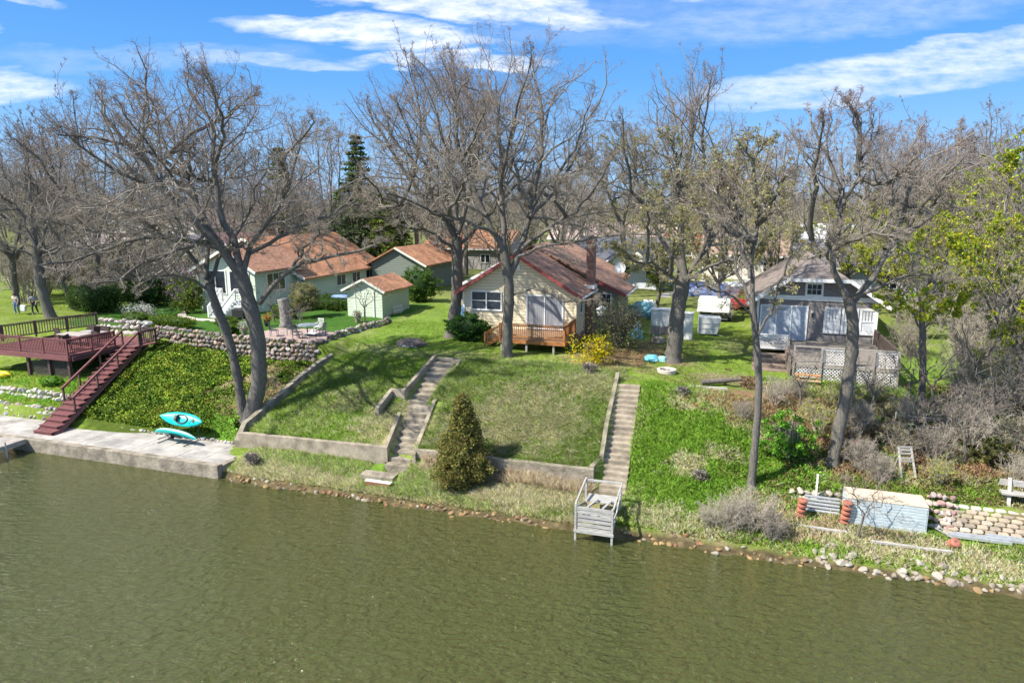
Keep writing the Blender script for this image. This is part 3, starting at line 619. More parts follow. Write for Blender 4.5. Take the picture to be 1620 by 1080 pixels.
# ---------------------------------------------------------------- concrete walls and stairs of the centre bank
def slopewall(name, label, pts, w, group=None, m_=M_CONC):
    "a wall along (u, v, top, bottom) stations"
    u0, v0 = pts[0][:2]; m = at(u0, v0, 0); n = len(pts); vs = []
    for i, (u, v, a, b) in enumerate(pts):
        p = pts[max(i-1,0)]; q = pts[min(i+1,n-1)]; d = Vector((q[0]-p[0], q[1]-p[1])).normalized(); nx, ny = -d.y*w/2, d.x*w/2
        vs += [(u+nx,v+ny,b),(u-nx,v-ny,b),(u-nx,v-ny,a),(u+nx,v+ny,a)]
    fs = [(0,1,2,3), (4*n-1,4*n-2,4*n-3,4*n-4)]
    for i in range(n-1):
        for k in range(4): fs.append((4*i+k, 4*i+4+k, 4*i+4+(k+1)%4, 4*i+(k+1)%4))
    m.add(vs, fs); o = m.build(name, m_, None, W(u0,v0,0), -TH, bevel=.015); return tag(o, label, 'wall', group)
def sw(u0, u1, v, t0, t1, b, n=12): return [(u0+(u1-u0)*i/n, v+.02*math.sin(i*1.7), t0+(t1-t0)*i/n+rnd.uniform(-.015,.015), b) for i in range(n+1)]
slopewall('retaining_wall', 'long low concrete retaining wall left of the broken stairs', sw(-18.7,-10.25,2.52,1.50,1.66,.3), .26)
slopewall('retaining_wall', 'overgrown concrete retaining wall between the two stairs', sw(-8.75,-.15,2.70,1.66,1.72,.4), .26, m_=M_CONCD)
slopewall('retaining_wall', 'short concrete wall end beside the foot of the straight stairs', [(-.28,2.78,1.78,.5),(-.12,3.9,1.85,.5)], .22, m_=M_CONCD)
slopewall('boundary_wall', 'sloping concrete wall climbing the bank right of the oaks', [(-18.85,v,gz(-18.5,v)+.38+rnd.uniform(-.02,.02),gz(-18.5,v)-.6) for v in np.arange(2.4,12.2,.7)], .3, m_=M_CONCD)
def flight(t, cu0, v0, z0, cu1, v1, z1, n, w, m_=M_CONC, thick=.6):
    for i in range(n):
        f0, f1 = i/n, (i+1)/n; va, vb = v0+(v1-v0)*f0, v0+(v1-v0)*f1; c = cu0+(cu1-cu0)*(f0+f1)/2; zt = z0+(z1-z0)*f1+rnd.uniform(-.008,.008)
        m = MB(); m.T = t['_T']; m.box(c-w/2, c+w/2, va+.002, vb+.03, zt-thick, zt); m.build('step', m_, t['_o'], bevel=.018)
def curb(t, pts, w, name='curb', m_=M_CONC):
    m = MB(); m.T = t['_T']; n = len(pts); vs = []
    for (u, v, a) in pts: vs += [(u-w/2,v,a-.75),(u+w/2,v,a-.75),(u+w/2,v,a),(u-w/2,v,a)]
    fs = [(0,1,2,3), (4*n-1,4*n-2,4*n-3,4*n-4)]+[(4*i+k,4*i+4+k,4*i+4+(k+1)%4,4*i+(k+1)%4) for i in range(n-1) for k in range(4)]
    m.add(vs, fs); m.build(name, m_, t['_o'], bevel=.015)
o = thing('concrete_stairs', 'cracked concrete stairs in two offset flights down to the water', 'stairs', W(-9.5,2,0)); t = dict(_o=o, _T=uvT(-9.5,2,0))
flight(t, -9.45,2.1,.75, -10.15,6.3,2.62, 10, 1.25, M_CONCD); flight(t, -10.4,6.5,2.62, -10.5,10.4,4.06, 8, 1.35, M_CONC)
m = MB(); m.T = t['_T']; m.box(-11.3,-9.75,10.45,11.3,3.6,4.13); m.build('landing', M_CONCD, o, bevel=.02); m = MB(); m.T = t['_T']; m.box(-11.9,-9.6,5.95,6.49,2.1,2.66); m.build('landing', M_CONCD, o, bevel=.02)
curb(t, [(-10.2,2.4,1.66),(-10.85,5.2,2.55)], .2); curb(t, [(-8.72,2.4,1.5),(-9.4,6.3,2.95),(-9.65,10.5,4.25)], .2); curb(t, [(-11.25,6.4,3.35),(-11.25,10.6,4.4)], .2)
curb(t, [(-12.0,4.9,2.75),(-12.0,6.45,3.3)], .22); m = MB(); m.T = t['_T']; m.box(-12.1,-11.2,6.5,6.72,2.4,3.32); m.build('cheek_wall', M_CONC, o)
m = MB(); m.T = t['_T']; m.box(-10.9,-9.2,1.1,1.75,.35,.72); m.build('slab', M_CONCD, o, rot=.03)
o = thing('concrete_stairs', 'straight narrow concrete stairs from the lawn to the wooden dock frame', 'stairs', W(.5,2,0)); t = dict(_o=o, _T=uvT(.5,2,0))
flight(t, .72,2.3,.72, .42,8.6,4.08, 20, 1.18); curb(t, [(-.02,3.7,1.98),(-.14,5.6,3.0),(-.26,9.2,4.52)], .2, m_=M_CONCD)

# ---------------------------------------------------------------- wooden dock frame at the foot of the stairs
t = thing('wooden_dock', 'grey wooden dock section on posts standing in the lake', 'dock', W(.5,.3,0)); T0 = uvT(.5,.3,0)
def part(name, m_, par, *boxes, bevel=0, T=None):
    m = MB(); m.T = T
    for b in boxes:
        if b[0] == 'bar': m.bar(*b[1:])
        elif b[0] == 'tube': m.tube(*b[1:])
        else: m.box(*b)
    return m.build(name, m_, par, bevel=bevel)
LGW = mat('silver_wood', (.38,.37,.345), .85, var=.32, vscale=3, stretch=(1,6,6), bump=.3, bscale=25)
for (u, v, a, b) in ((-.2,-.65,-.8,1.55),(1.25,-.65,-.8,1.5),(-.2,1.3,.2,1.85),(1.25,1.3,.2,1.75)): part('post', LGW, t, (u-.04,u+.04,v-.04,v+.04,a,b), T=T0)
for z in (.46,.62,.80,.98,1.16,1.31): part('front_slat', LGW, t, (-.15,1.2,-.655-.02*(z>1),-.62,z,z+.12), T=T0)
part('lower_deck', LGW, t, *[(-.12,1.17,-.55+.155*k,-.42+.155*k,.86,.9) for k in range(6)], T=T0)
part('upper_deck', LGW, t, *[(-.05,1.15,.45+.155*k,.585+.155*k,1.18,1.22) for k in range(5)], T=T0)
part('cross_batten', LGW, t, ('bar',(.25,-.55,1.42),(.45,.55,1.30),.09,.04), T=T0); part('cross_batten', LGW, t, ('bar',(.85,-.55,1.42),(1.0,.55,1.30),.09,.04), T=T0)
part('top_rail', LGW, t, (-.24,1.29,1.27,1.36,1.72,1.79), T=T0); part('top_rail', LGW, t, ('bar',(-.22,-.65,1.5),(-.22,1.3,1.78),.06,.09), T=T0); part('top_rail', LGW, t, ('bar',(1.29,-.65,1.5),(1.29,1.3,1.74),.06,.09), T=T0)
part('side_brace', LGW, t, ('bar',(1.27,-.6,.55),(1.27,1.25,1.45),.04,.1), ('bar',(1.27,-.6,.95),(1.27,1.25,.95),.04,.09), T=T0)
part('side_brace', LGW, t, ('bar',(-.24,-.6,1.35),(-.24,1.25,.75),.04,.1), T=T0); part('front_beam', LGW, t, (-.26,1.32,-.72,-.66,.36,.47), T=T0)

# ---------------------------------------------------------------- openings and railings
def Fr(u0, v0, z0, plane): return lambda a, d, z: (a-u0, plane-d-v0, z-z0)      # a wall that faces the lake
def Rt(u0, v0, z0, plane): return lambda a, d, z: (plane+d-u0, a-v0, z-z0)      # a wall that faces right
def Lf(u0, v0, z0, plane): return lambda a, d, z: (plane-d-u0, a-v0, z-z0)
def window(par, T, a0, a1, z0, z1, cols=1, rows=1, mh=0, mv=0, fm=M_WHITE, pm=None, tw=.09, name='window', label=None):
    m = MB(); m.T = T; d = .06
    m.box(a0-tw,a1+tw,0,d,z1,z1+tw); m.box(a0-tw,a1+tw,0,d+.02,z0-tw,z0); m.box(a0-tw,a0,0,d,z0,z1); m.box(a1,a1+tw,0,d,z0,z1)
    for i in range(1, cols): x = a0+(a1-a0)*i/cols; m.box(x-.035,x+.035,0,d-.003,z0,z1)
    for i in range(1, rows): z = z0+(z1-z0)*i/rows; m.box(a0,a1,0,d-.008,z-.025,z+.025)
    f = m.build(name, fm, par)
    if label: f['label'] = label
    m = MB(); m.T = T; m.box(a0,a1,.002,.022,z0,z1); m.build('pane', pm or M_GLASS, f)
    if mh or mv:
        m = MB(); m.T = T
        for i in range(1, mh): x = a0+(a1-a0)*i/mh; m.box(x-.012,x+.012,.022,.045,z0,z1)
        for i in range(1, mv): z = z0+(z1-z0)*i/mv; m.box(a0,a1,.022,.043,z-.012,z+.012)
        m.build('muntin', fm, f)
    return f
def railing(par, T, pts, h, m_, gap=.13, post=1.8, bw=.035, name='railing', postm=None, low=.12, kind='bal'):
    m = MB(); m.T = T
    for a, b in zip(pts[:-1], pts[1:]):
        a, b = Vector(a), Vector(b); L_ = (b-a).length; up = Vector((0,0,1))
        m.bar(a+up*h, b+up*h, .11, .045); m.bar(a+up*(h-.09), b+up*(h-.09), .04, .08); m.bar(a+up*low, b+up*low, .04, .08)
        if kind == 'bal':
            n = max(1, int(L_/gap))
            for i in range(n): p = a+(b-a)*((i+.5)/n); m.bar(p+up*(low-.02), p+up*(h-.06), bw)
        else: lattice(m, a+up*low, b+up*low, h-low-.08)
    m.build(name, m_, par)
    for a, b in zip(pts[:-1], pts[1:]):
        a, b = Vector(a), Vector(b); n = max(1, round((b-a).length/post))
        for i in range(n+(b == Vector(pts[-1]))):
            p = a+(b-a)*(i/n); q = MB(); q.T = T; q.box(p.x-.05,p.x+.05,p.y-.05,p.y+.05,p.z-.12,p.z+h+.03); q.build('post', postm or m_, par)
def lattice(m, a, b, h, sp=.16, w=.032):
    "crossed diagonal strips on the panel from a to b, h high"
    L_ = (b-a).length; d = (b-a)/L_; nrm = Vector((-d.y, d.x, 0)); x = -h
    while x < L_:
        for s in (0, 1):
            x0, x1 = x, x+h; z0, z1 = (0, h) if s == 0 else (h, 0)
            c0, c1 = max(x0, 0), min(x1, L_)
            if c1-c0 < .04: continue
            za = z0+(z1-z0)*(c0-x0)/h; zb = z0+(z1-z0)*(c1-x0)/h
            m.bar(a+d*c0+Vector((0,0,za))+nrm*(.008 if s else -.004), a+d*c1+Vector((0,0,zb))+nrm*(.008 if s else -.004), .009, w, up=(0,0,1))
        x += sp

# ---------------------------------------------------------------- maroon deck, its stairs and furniture
MAROON = mat('maroon_stain', (.17,.062,.06), .6, var=.25, vscale=4, stretch=(1,1,3), bump=.15)
MAROOND = mat('dark_brown_stain', (.085,.05,.045), .7, var=.3, vscale=4)
t = thing('raised_deck', 'maroon wooden deck raised on posts above the rock terraces', 'deck', W(-36,8,0)); T0 = uvT(-36,8,0)
m = MB(); m.T = T0
for k in range(64):
    v = 5.45+.145*k; m.box(-41.6+max(0,(v-6))*.36, -33.68+(v-5.4)*.04, v, v+.135, 3.85, 3.90)
m.build('floor', MAROON, t)
part('fascia', MAROON, t, ('bar',(-41.8,5.42,3.72),(-33.63,5.42,3.72),.06,.30), ('bar',(-33.61,5.42,3.715),(-33.40,11.3,3.715),.06,.30), T=T0)
part('joists', MAROOND, t, *[(-41.4+.8*k,-41.34+.8*k,5.5,11.2,3.55,3.83) for k in range(11)], T=T0)
for u, v in ((-41,5.9),(-37.4,5.7),(-35.6,5.7),(-33.95,5.7),(-33.8,8.6),(-33.7,11)): part('support_post', MAROOND, t, (u-.09,u+.09,v-.09,v+.09,gz(u,v)-.3,3.6), T=T0)
railing(t, T0, [(-41.7,5.5,3.9),(-33.73,5.5,3.9),(-33.58,8.8,3.9)], .98, MAROON)
m = MB(); m.T = T0; lattice(m, Vector((-37.3,5.78,2.35)), Vector((-35.7,5.78,2.35)), 1.2, .19, .022); lattice(m, Vector((-35.5,5.78,2.35)), Vector((-33.8,5.78,2.35)), 1.2, .19, .022); m.build('lattice', mat('dull_lattice', (.17,.145,.13), .9), t)
part('skirt_board', MAROOND, t, (-37.5,-33.7,5.72,5.76,1.95,2.35), T=T0)
t = thing('deck_railing', 'weathered brown railing behind the maroon deck', 'railing', W(-40,9,4)); railing(t, uvT(-40,9,4), [(-42.6,5.2,4.05),(-41.6,7.2,4.1),(-39.4,12.6,4.25)], 1.0, mat('old_brown_wood', (.13,.085,.07), .8, var=.35, vscale=3), gap=.16, bw=.05)
t = thing('wooden_stairs', 'steep maroon wooden stairs from the walkway up to the deck', 'stairs', W(-31.3,5,0)); T0 = uvT(-31.3,5,0)
n = 18; A = Vector((-30.55,.95,.60)); B = Vector((-32.7,9.3,3.9))
for i in range(n):
    f = i/n; p = A+(B-A)*f; q = A+(B-A)*((i+1)/n); z = q.z
    part('tread', MAROON, t, (p.x-.72,p.x+.62,p.y-.03,q.y+.01,z-.05,z), bevel=0, T=T0); part('riser', MAROON, t, (p.x-.68,p.x+.58,p.y+.01,p.y+.035,p.z-.02,z-.055), T=T0)
for s in (-.76, .66):
    m = MB(); m.T = T0; a = A+Vector((s,-.02,0)); b = B+Vector((s,.1,0))
    m.poly([a+Vector((0,0,.02)), a+Vector((0,.5,0))-Vector((0,0,.02)), b-Vector((0,0,.28)), b+Vector((0,0,.02))], (.05,0,0)); m.build('stringer', MAROON, t)
    lo = .22 if s > 0 else .30
    a = A+(B-A)*lo+Vector((s,0,0)); b = B+Vector((s,0,0)); up = Vector((0,0,.92))
    part('handrail', MAROON, t, ('bar', a+up, b+up, .10, .05), ('bar', a+up*.99-Vector((0,0,.07)), b+up*.99-Vector((0,0,.07)), .035, .1), T=T0)
    for f in (lo+.01,.48,.72,1.0):
        p = A+(B-A)*f+Vector((s,0,0)); part('post', MAROOND, t, (p.x-.045,p.x+.045,p.y-.045,p.y+.045,p.z-.2,p.z+.92), T=T0)
part('landing', MAROON, t, (-33.40,-31.85,9.32,10.6,3.84,3.895), T=T0); railing(t, T0, [(-31.95,9.4,3.9),(-31.9,10.55,3.9)], .95, MAROOND); railing(t, T0, [(-31.95,10.6,3.9),(-33.3,10.65,3.9)], .95, MAROOND)
WICK = mat('dark_wicker', (.05,.035,.03), .8, var=.3, vscale=30)
def deckchair(u, v, z, rot, label):
    t = thing('patio_chair', label, 'chair', W(u,v,z), -TH+rot, 'dark patio chairs on the maroon deck')
    part('seat', WICK, t, (-.26,.26,-.26,.26,.38,.44)); part('backrest', WICK, t, ('bar',(0,.27,.44),(0,.38,1.0),.52,.05,(1,0,0))).location = (0,0,0)
    for sx in (-.24,.24):
        for sy in (-.24,.24): part('leg', WICK, t, (sx-.02,sx+.02,sy-.02,sy+.02,0,.38))
        part('armrest', WICK, t, (sx-.03,sx+.03,-.24,.28,.62,.65))
    return t
TAUPE = mat('pale_tabletop', (.42,.37,.33), .5, var=.15)
t = thing('patio_table', 'pale rectangular patio table on the maroon deck', 'table', W(-36.3,8.2,3.9)); part('tabletop', TAUPE, t, (-1.05,1.05,-.5,.5,.70,.75), bevel=.01)
for sx in (-.9,.9):
    for sy in (-.4,.4): part('leg', WICK, t, (sx-.03,sx+.03,sy-.03,sy+.03,0,.70))
deckchair(-34.9,8.2,3.9,-1.57,'dark patio chair at the right end of the pale deck table'); deckchair(-36.0,9.3,3.9,0,'dark patio chair behind the pale deck table')
deckchair(-37.8,8.4,3.9,1.5,'dark patio chair at the left end of the pale deck table'); deckchair(-35.2,7.0,3.9,3.2,'dark patio chair in front of the pale deck table')
t = thing('lounge_sofa', 'low outdoor sofa with grey cushions at the back of the maroon deck', 'sofa', W(-37.2,10.4,3.9)); part('base', WICK, t, (-1.0,1.0,-.35,.35,.05,.35)); part('cushion', mat('grey_cushion', (.33,.31,.29), .9), t, (-.95,.95,-.33,.33,.351,.48), bevel=.04); part('backrest', WICK, t, (-1.0,1.0,.36,.46,.05,.8))
m = MB(); q = [Vector((-40.9+.09*i, 5.38, 4.52+.1*math.sin(i*1.9)+.05*math.sin(i*.7))) for i in range(12)]; m.T = uvT(-40.4,5.38,4.5)
m.tube([q_ for q_ in q], .011, 5); tag(m.build('wire_sign', M_WHITE, None, W(-40.4,5.38,4.5), -TH), 'small white wire script sign hung on the maroon railing', 'sign')
t = thing('inflatable_raft', 'yellow raft lying on the bank at the left edge', 'raft', G(-39.6,5.0,.1)); YEL = mat('yellow_vinyl', (.75,.62,.02), .45)
m = MB(); m.tube([(-.9,-.2,.12),(-.3,-.1,.15),(.4,0,.14),(.9,.1,.1)], [.10,.2,.2,.10], 10); m.tube([(-.9,.25,.1),(-.3,.35,.15),(.4,.42,.14),(.9,.4,.1)], [.08,.18,.18,.08], 10); m.build('tube', YEL, t, smooth=True)

# ---------------------------------------------------------------- kayaks on their rack
TEAL = mat('turquoise_plastic', (.0,.50,.47), .35, var=.1, vscale=3); GLARE_TEAL = mat('sun_glare_turquoise', (.50,.80,.76), .4, var=.1)
def kayak(label, loc, roll, rz):
    t = thing('kayak', label, 'kayak', loc, rz, 'turquoise kayaks on the rack'); t.rotation_euler = (roll, .03, rz)
    def hull(top, sc=1.0):
        n = 18; k = 14; vs = []; fs = []
        for i in range(n+1):
            s = -1+2*i/n; wd = .37*(1-abs(s)**2.3)**.75*sc+.006; hh = .16*(1-abs(s)**3)*sc+.01; zc = .07*abs(s)**2.5
            for j in range(k):
                a = 2*math.pi*j/k; c, sn = math.cos(a), math.sin(a); z = sn*(hh if sn < 0 else .09+.05*(1-abs(s)))
                vs.append((s*1.42*sc, wd*math.copysign(abs(c)**.8, c), zc+z))
        for i in range(n):
            for j in range(k):
                mid = (j < k/2)
                if mid == top: fs.append((i*k+j,(i+1)*k+j,(i+1)*k+(j+1)%k,i*k+(j+1)%k))
        m = MB(); m.add(vs, fs); return m
    hull(True).build('deck', TEAL, t, smooth=True); hull(False).build('hull', GLARE_TEAL if roll > 2 else TEAL, t, smooth=True)  # overturned hull coloured paler to stand in for sun glare
    m = MB(); m.sm = True; vs = []; n = 20
    for r_, z in ((.26,.165),(.235,.185),(.2,.14),(.17,.09)):
        for k in range(n): a = 6.283*k/n; vs.append((.05+r_*1.75*math.cos(a), r_*math.sin(a), z))
    m.add(vs, [(i*n+k,i*n+(k+1)%n,(i+1)*n+(k+1)%n,(i+1)*n+k) for i in range(3) for k in range(n)]+[tuple(range(3*n,4*n))]); m.build('cockpit', M_BLACK, t)
    m = MB(); m.box(-.28,-.1,-.14,.14,.13,.34); m.build('seat_back', M_BLACK, t, bevel=.03); m = MB(); m.lathe([(.09,.13),(.09,.155),(0,.16)], 12, (.85,0,0)); m.build('hatch', M_BLACK, t)
    m = MB(); m.tube([(.62,-.2,.16),(.8,.2,.16),(.98,-.16,.15)], .012, 5); m.build('bungee', M_BLACK, t)
kayak('turquoise kayak lying on the upper rack arms with its cockpit open', W(-22.6,2.75,1.72), 1.0, -TH-.02); kayak('turquoise kayak on the lower rack arms showing its pale hull', W(-22.5,2.15,1.15), 2.45, -TH-.06)
t = thing('kayak_rack', 'dark metal rack holding the two turquoise kayaks', 'rack', W(-22.6,2.6,.6)); DM = mat('dark_metal', (.06,.05,.05), .5, metal=.5)
for x in (-.85,.85):
    part('upright', DM, t, ('tube',[(x,.35,0),(x,.35,1.3)],.025)); part('arm', DM, t, ('tube',[(x,.35,.85),(x,-.15,.95)],.02)); part('arm', DM, t, ('tube',[(x,.35,.15),(x,-.75,.2)],.02)); part('foot', DM, t, ('tube',[(x,.5,.02),(x,-.8,.02)],.02))

# ---------------------------------------------------------------- field-stone walls and rocks
def stonewall(name, label, path, zf, rows, r, seed, cols, sq=(1.1,.8,.8), back=.08, cat='wall'):
    "path of (u, v); zf(s) gives bottom, each row steps back up the face"
    g = random.Random(seed); m = MB(); m.cc = (1,1,1); u0, v0 = path[0]; m.T = uvT(u0, v0, 0)
    segs = list(zip(path[:-1], path[1:])); tot = sum(math.hypot(b[0]-a[0], b[1]-a[1]) for a, b in segs); acc = 0
    for a, b in segs:
        L_ = math.hypot(b[0]-a[0], b[1]-a[1]); dx, dy = (b[0]-a[0])/L_, (b[1]-a[1])/L_
        for row in range(rows):
            s = g.uniform(0, r)
            while s < L_:
                rr = r*g.uniform(.72,1.25); u = a[0]+dx*s; v = a[1]+dy*s; z = zf(u, v)+row*r*1.42+rr*.6+g.uniform(-.04,.04)
                c = np.array(g.choice(cols))*g.uniform(.75,1.2); m.cc = tuple(c)
                m.rock((u-dy*row*back+g.uniform(-.04,.04), v+dx*row*back+g.uniform(-.04,.04), z), rr, g.randint(0,10**6), sq, 1); s += rr*g.uniform(1.4,1.65)
    o = m.build(name, M_STONE, None, W(u0,v0,0), -TH, smooth=False); return tag(o, label, cat)
FS = [(.34,.27,.235),(.30,.26,.24),(.40,.31,.26),(.27,.22,.20),(.38,.35,.33),(.44,.33,.26),(.24,.21,.2)]; LS = [(.62,.59,.54),(.52,.49,.45),(.66,.62,.58),(.55,.47,.41),(.45,.42,.39)]
stonewall('field_stone_wall', 'long wall of rounded brown field stones behind the oaks', [(-33.2,11.45),(-26,11.5),(-20.1,11.55)], lambda u,v: np.interp(u,[-33,-25,-20],[3.45,3.05,3.1]), 5, .20, 3, FS)
stonewall('field_stone_wall', 'low stone edging wall of the patio beside the centre lawn', [(-20.0,12.0),(-20.2,15),(-19.7,18),(-19.2,20.2)], lambda u,v: gz(-19.0,v)-.05, 2, .2, 4, FS+LS[:2])
stonewall('rock_terrace', 'pale rock wall along the back of the concrete walkway', [(-60,3.08),(-32.2,3.02)], lambda u,v: .55, 3, .19, 5, LS+FS[:3], back=.12)
stonewall('rock_terrace', 'upper row of white rocks below the maroon deck', [(-60,4.35),(-40,4.3),(-32.6,4.25)], lambda u,v: 1.35, 2, .2, 6, LS, back=.1)
stonewall('rock_pile', 'bank of pale pink and white rocks behind the deck', [(-38.6,11.7),(-34.0,11.9)], lambda u,v: 3.95, 3, .24, 7, LS+[(.6,.5,.46)]*2, back=.28, cat='rocks')
stonewall('rock_edging', 'small pale rocks along the foot of the ivy bank', [(-28.8,3.08),(-19.2,3.02)], lambda u,v: .56, 1, .13, 8, LS+FS[:2])
stonewall('rock_pile', 'pink and white rocks right of the blue dock stack', [(13.05,3.45),(14.1,3.35)], lambda u,v: .62, 5, .14, 9, [(.45,.33,.30),(.42,.27,.24),(.48,.42,.39)], back=.3, cat='rocks')
stonewall('block_wall', 'low broken block wall behind the pipe stack', [(8.0,4.1),(9.9,4.15)], lambda u,v: .85, 2, .17, 10, [(.42,.38,.3),(.5,.46,.38)], sq=(1.2,.8,.7))
# rocks at the waterline, each its own object, sharing a few meshes
RM = {}
for key, cols in (('tan', [(.33,.22,.11),(.40,.27,.13),(.26,.19,.12)]), ('pale', [(.40,.36,.29),(.33,.28,.22),(.45,.41,.34)]), ('rust', [(.26,.13,.08),(.30,.16,.09)])):
    RM[key] = []
    for i, c in enumerate(cols*2): m = MB(); m.cc = c; m.rock((0,0,0), 1, 50+i*7+len(key), (1.15,.85,.72), 1); o = m.build('rock', M_STONE); RM[key].append(o.data); bpy.data.objects.remove(o)
ZN = [(-17.9,-10,'tan shoreline rock at the water below the low retaining wall','rocks at the water below the retaining wall'),(-10,-1.2,'tan shoreline rock at the water between the juniper and the dock frame','rocks at the water near the juniper'),(1.5,8.2,'brown shoreline rock between the dock frame and the grey brush','rocks at the water right of the dock frame'),(8.2,17,'tan waterline rock at the foot of the blue dock stack bank','rocks at the water on the right')]
for a, b, lab, grp in ZN:
    u = a
    while u < b:
        r = rnd.uniform(.06,.17); k = rnd.choice(['tan','tan','tan','rust','pale'] if u < 8.2 else ['pale','tan','pale']); v = rnd.gauss(.08,.15) if u < 1 else rnd.gauss(.22,.2)
        o = bpy.data.objects.new('rock', rnd.choice(RM[k])); COL.objects.link(o); o.location = W(u, v, max(gz(u,v),-.12)+r*rnd.uniform(-.15,.25)); o.scale = (r,r,r); o.rotation_euler = (rnd.uniform(-.3,.3),rnd.uniform(-.3,.3),rnd.uniform(0,6.28))
        tag(o, lab, 'rock', grp); u += r*rnd.uniform(.9,2.0)
for i in range(64):
    u = rnd.uniform(8.6,16.8); v = rnd.uniform(.15,.8) if i < 52 else rnd.uniform(.9,2.0); r = rnd.uniform(.09,.21) if i < 34 else rnd.uniform(.08,.15)
    o = bpy.data.objects.new('boulder', rnd.choice(RM['pale'])); COL.objects.link(o); o.location = G(u, v, r*rnd.uniform(0,.3)); o.scale = (r,)*3; o.rotation_euler = (rnd.uniform(-.3,.3),0,rnd.uniform(0,6.28))
    tag(o, 'pale boulder on the bank in front of the dock stack and boards', 'boulder', 'pale boulders on the right bank')
t = thing('bench_board', 'small white and brown board lying on the grass by the water', 'board', G(-9.7,.75,.1)); part('top', M_WHITE, t, (-.65,.65,-.09,.09,.12,.17)); part('front', mat('brown_wood', (.20,.09,.05), .7, var=.3), t, (-.63,.63,-.12,-.085,-.08,.11))
for s in (-.5,.5): part('leg', M_GREYW, t, (s-.05,s+.05,-.07,.07,-.3,.115))
# ---------------------------------------------------------------- houses
def gablebody(m, u0, u1, v0, v1, z0, ze, zp, uc=None):
    uc = (u0+u1)/2 if uc is None else uc
    m.poly([(u0,v0,z0),(u1,v0,z0),(u1,v0,ze),(uc,v0,zp),(u0,v0,ze)], (0,v1-v0,0)); return m
def roofslab(u0, u1, v0, v1, ze, zp, T, ou=.5, ov=.5, uc=None, th=.14, lift=.03, sides=(1,1)):
    uc = (u0+u1)/2 if uc is None else uc; m = MB(); m.T = T
    for s, ue in ((0,u0),(1,u1)):
        if not sides[s]: continue
        k = (zp-ze)/abs(uc-ue); e = ue+(ou if s else -ou); z = ze-k*ou
        m.poly([(uc,v0-ov,zp+lift+th),(uc,v1+ov,zp+lift+th),(e,v1+ov,z+lift+th),(e,v0-ov,z+lift+th)], (0,0,-th))
    return m
def rake(par, T, uc, zp, ue, ze, v, m_, h=.2, name='fascia'): return part(name, m_, par, ('bar',(uc,v,zp),(ue,v,ze),.05,h), T=T)

# yellow house
CREAM = mat('cream_clapboard', (.76,.66,.45), .75, var=.05, vscale=2, extra=courses(.2, dark=.62)); TANS = mat('tan_clapboard', (.36,.31,.24), .8, var=.08, vscale=2, extra=courses(.2, dark=.62))
RED = mat('red_fascia_paint', (.30,.065,.06), .6, var=.2); BRICK = mat('chimney_brick', (1,1,1), .9, extra=brickwork((.30,.14,.10),(.22,.10,.075),(.35,.3,.26), 5))
RSH = mat('brown_red_shingles', (.33,.19,.13), .9, var=.40, vscale=.8, extra=shingles('Y')); BLINDS = mat('vertical_blinds', (.27,.28,.30), .3, var=.5, vscale=2.0, stretch=(7,1,.25), spec=.6)
o = thing('house', 'cream clapboard house with brown roof and small stained deck', 'house', W(-8.1,17,4.2)); T0 = uvT(-8.1,17,4.2)
m = MB(); m.T = T0; gablebody(m, -11.95,-4.3,17,24,4.2,7.5,9.85,-8.2); m.build('wall', CREAM, o)
m = MB(); m.T = T0; gablebody(m, -14.2,-2.3,22.0,26.0,4.2,7.1,10.1,-8.6); wm = m.build('wall', TANS, o, bevel=0); wm['label'] = 'tan clapboard rear wing wall'
m = MB(); m.T = T0; gablebody(m, -12.0,-3.4,26.02,31,4.2,7.4,9.9,-8.2); m.build('wall', TANS, o)
rf = roofslab(-11.95,-4.3,17,23,7.5,9.85,T0,uc=-8.2).build('roof', RSH, o); roofslab(-14.2,-2.3,22.0,25.6,7.1,10.1,T0,uc=-8.6).build('roof', RSH, o); roofslab(-12,-3.4,26.7,31,7.4,9.9,T0,ou=.45,uc=-8.2).build('roof', RSH, o)
k = 2.35/3.75; rake(o,T0,-8.2,9.92,-12.45,7.5-k*.5+.07,16.47,RED); rake(o,T0,-8.2,9.92,-3.8,7.52-2.35/3.9*.5+.05,16.47,RED)
rake(o,T0,-10.6,10.17-2*3/5.6,-14.7,7.1-.5*3/5.6+.06,21.46,M_WHITE,.18); rake(o,T0,-3.7,10.17-4.9*3/6.3-.05,-1.8,7.1-.5*3/6.3+.06,21.46,RED,.24)
part('gutter', M_WHITE, o, ('bar',(-3.74,16.5,7.28),(-3.74,21.4,7.28),.1,.09), ('bar',(-1.74,21.5,6.92),(-1.74,26,6.92),.1,.09), T=T0)
part('wall_skirt', BRICK, o, (-4.29,-4.25,17.05,21.9,4.15,4.75), T=T0)
part('corner_post', CREAM, o, (-4.36,-4.24,16.94,17.04,4.2,7.45), T=T0); part('corner_post', M_WHITE, o, (-12.0,-11.9,16.93,17.05,4.2,7.4), T=T0)
ch = part('chimney', BRICK, o, (-4.28,-3.78,19.9,20.7,4.0,10.8), (-4.34,-3.72,19.84,20.76,10.6,10.75), T=T0); part('flashing', M_WHITE, ch, (-4.38,-3.68,19.8,20.8,7.5,7.75), T=T0); part('chimney_cap', BRICK, ch, (-4.15,-3.9,20.15,20.45,10.8,11.05), T=T0)
wf = Fr(-8.1,17,4.2,17)
window(o, wf, -11.36,-9.35,6.25,7.38, 2,2, pm=M_GLASS); window(o, wf, -7.5,-5.2,5.22,7.25, 2,1, pm=BLINDS, tw=.11, name='sliding_door')
window(o, Rt(-8.1,17,4.2,-4.3), 18.2,18.8,6.1,7.0); window(o, Fr(-8.1,17,4.2,22.0), -3.85,-2.95,5.6,6.9, 1,1,3,4, pm=M_DGLASS, label='white window with twelve small panes')
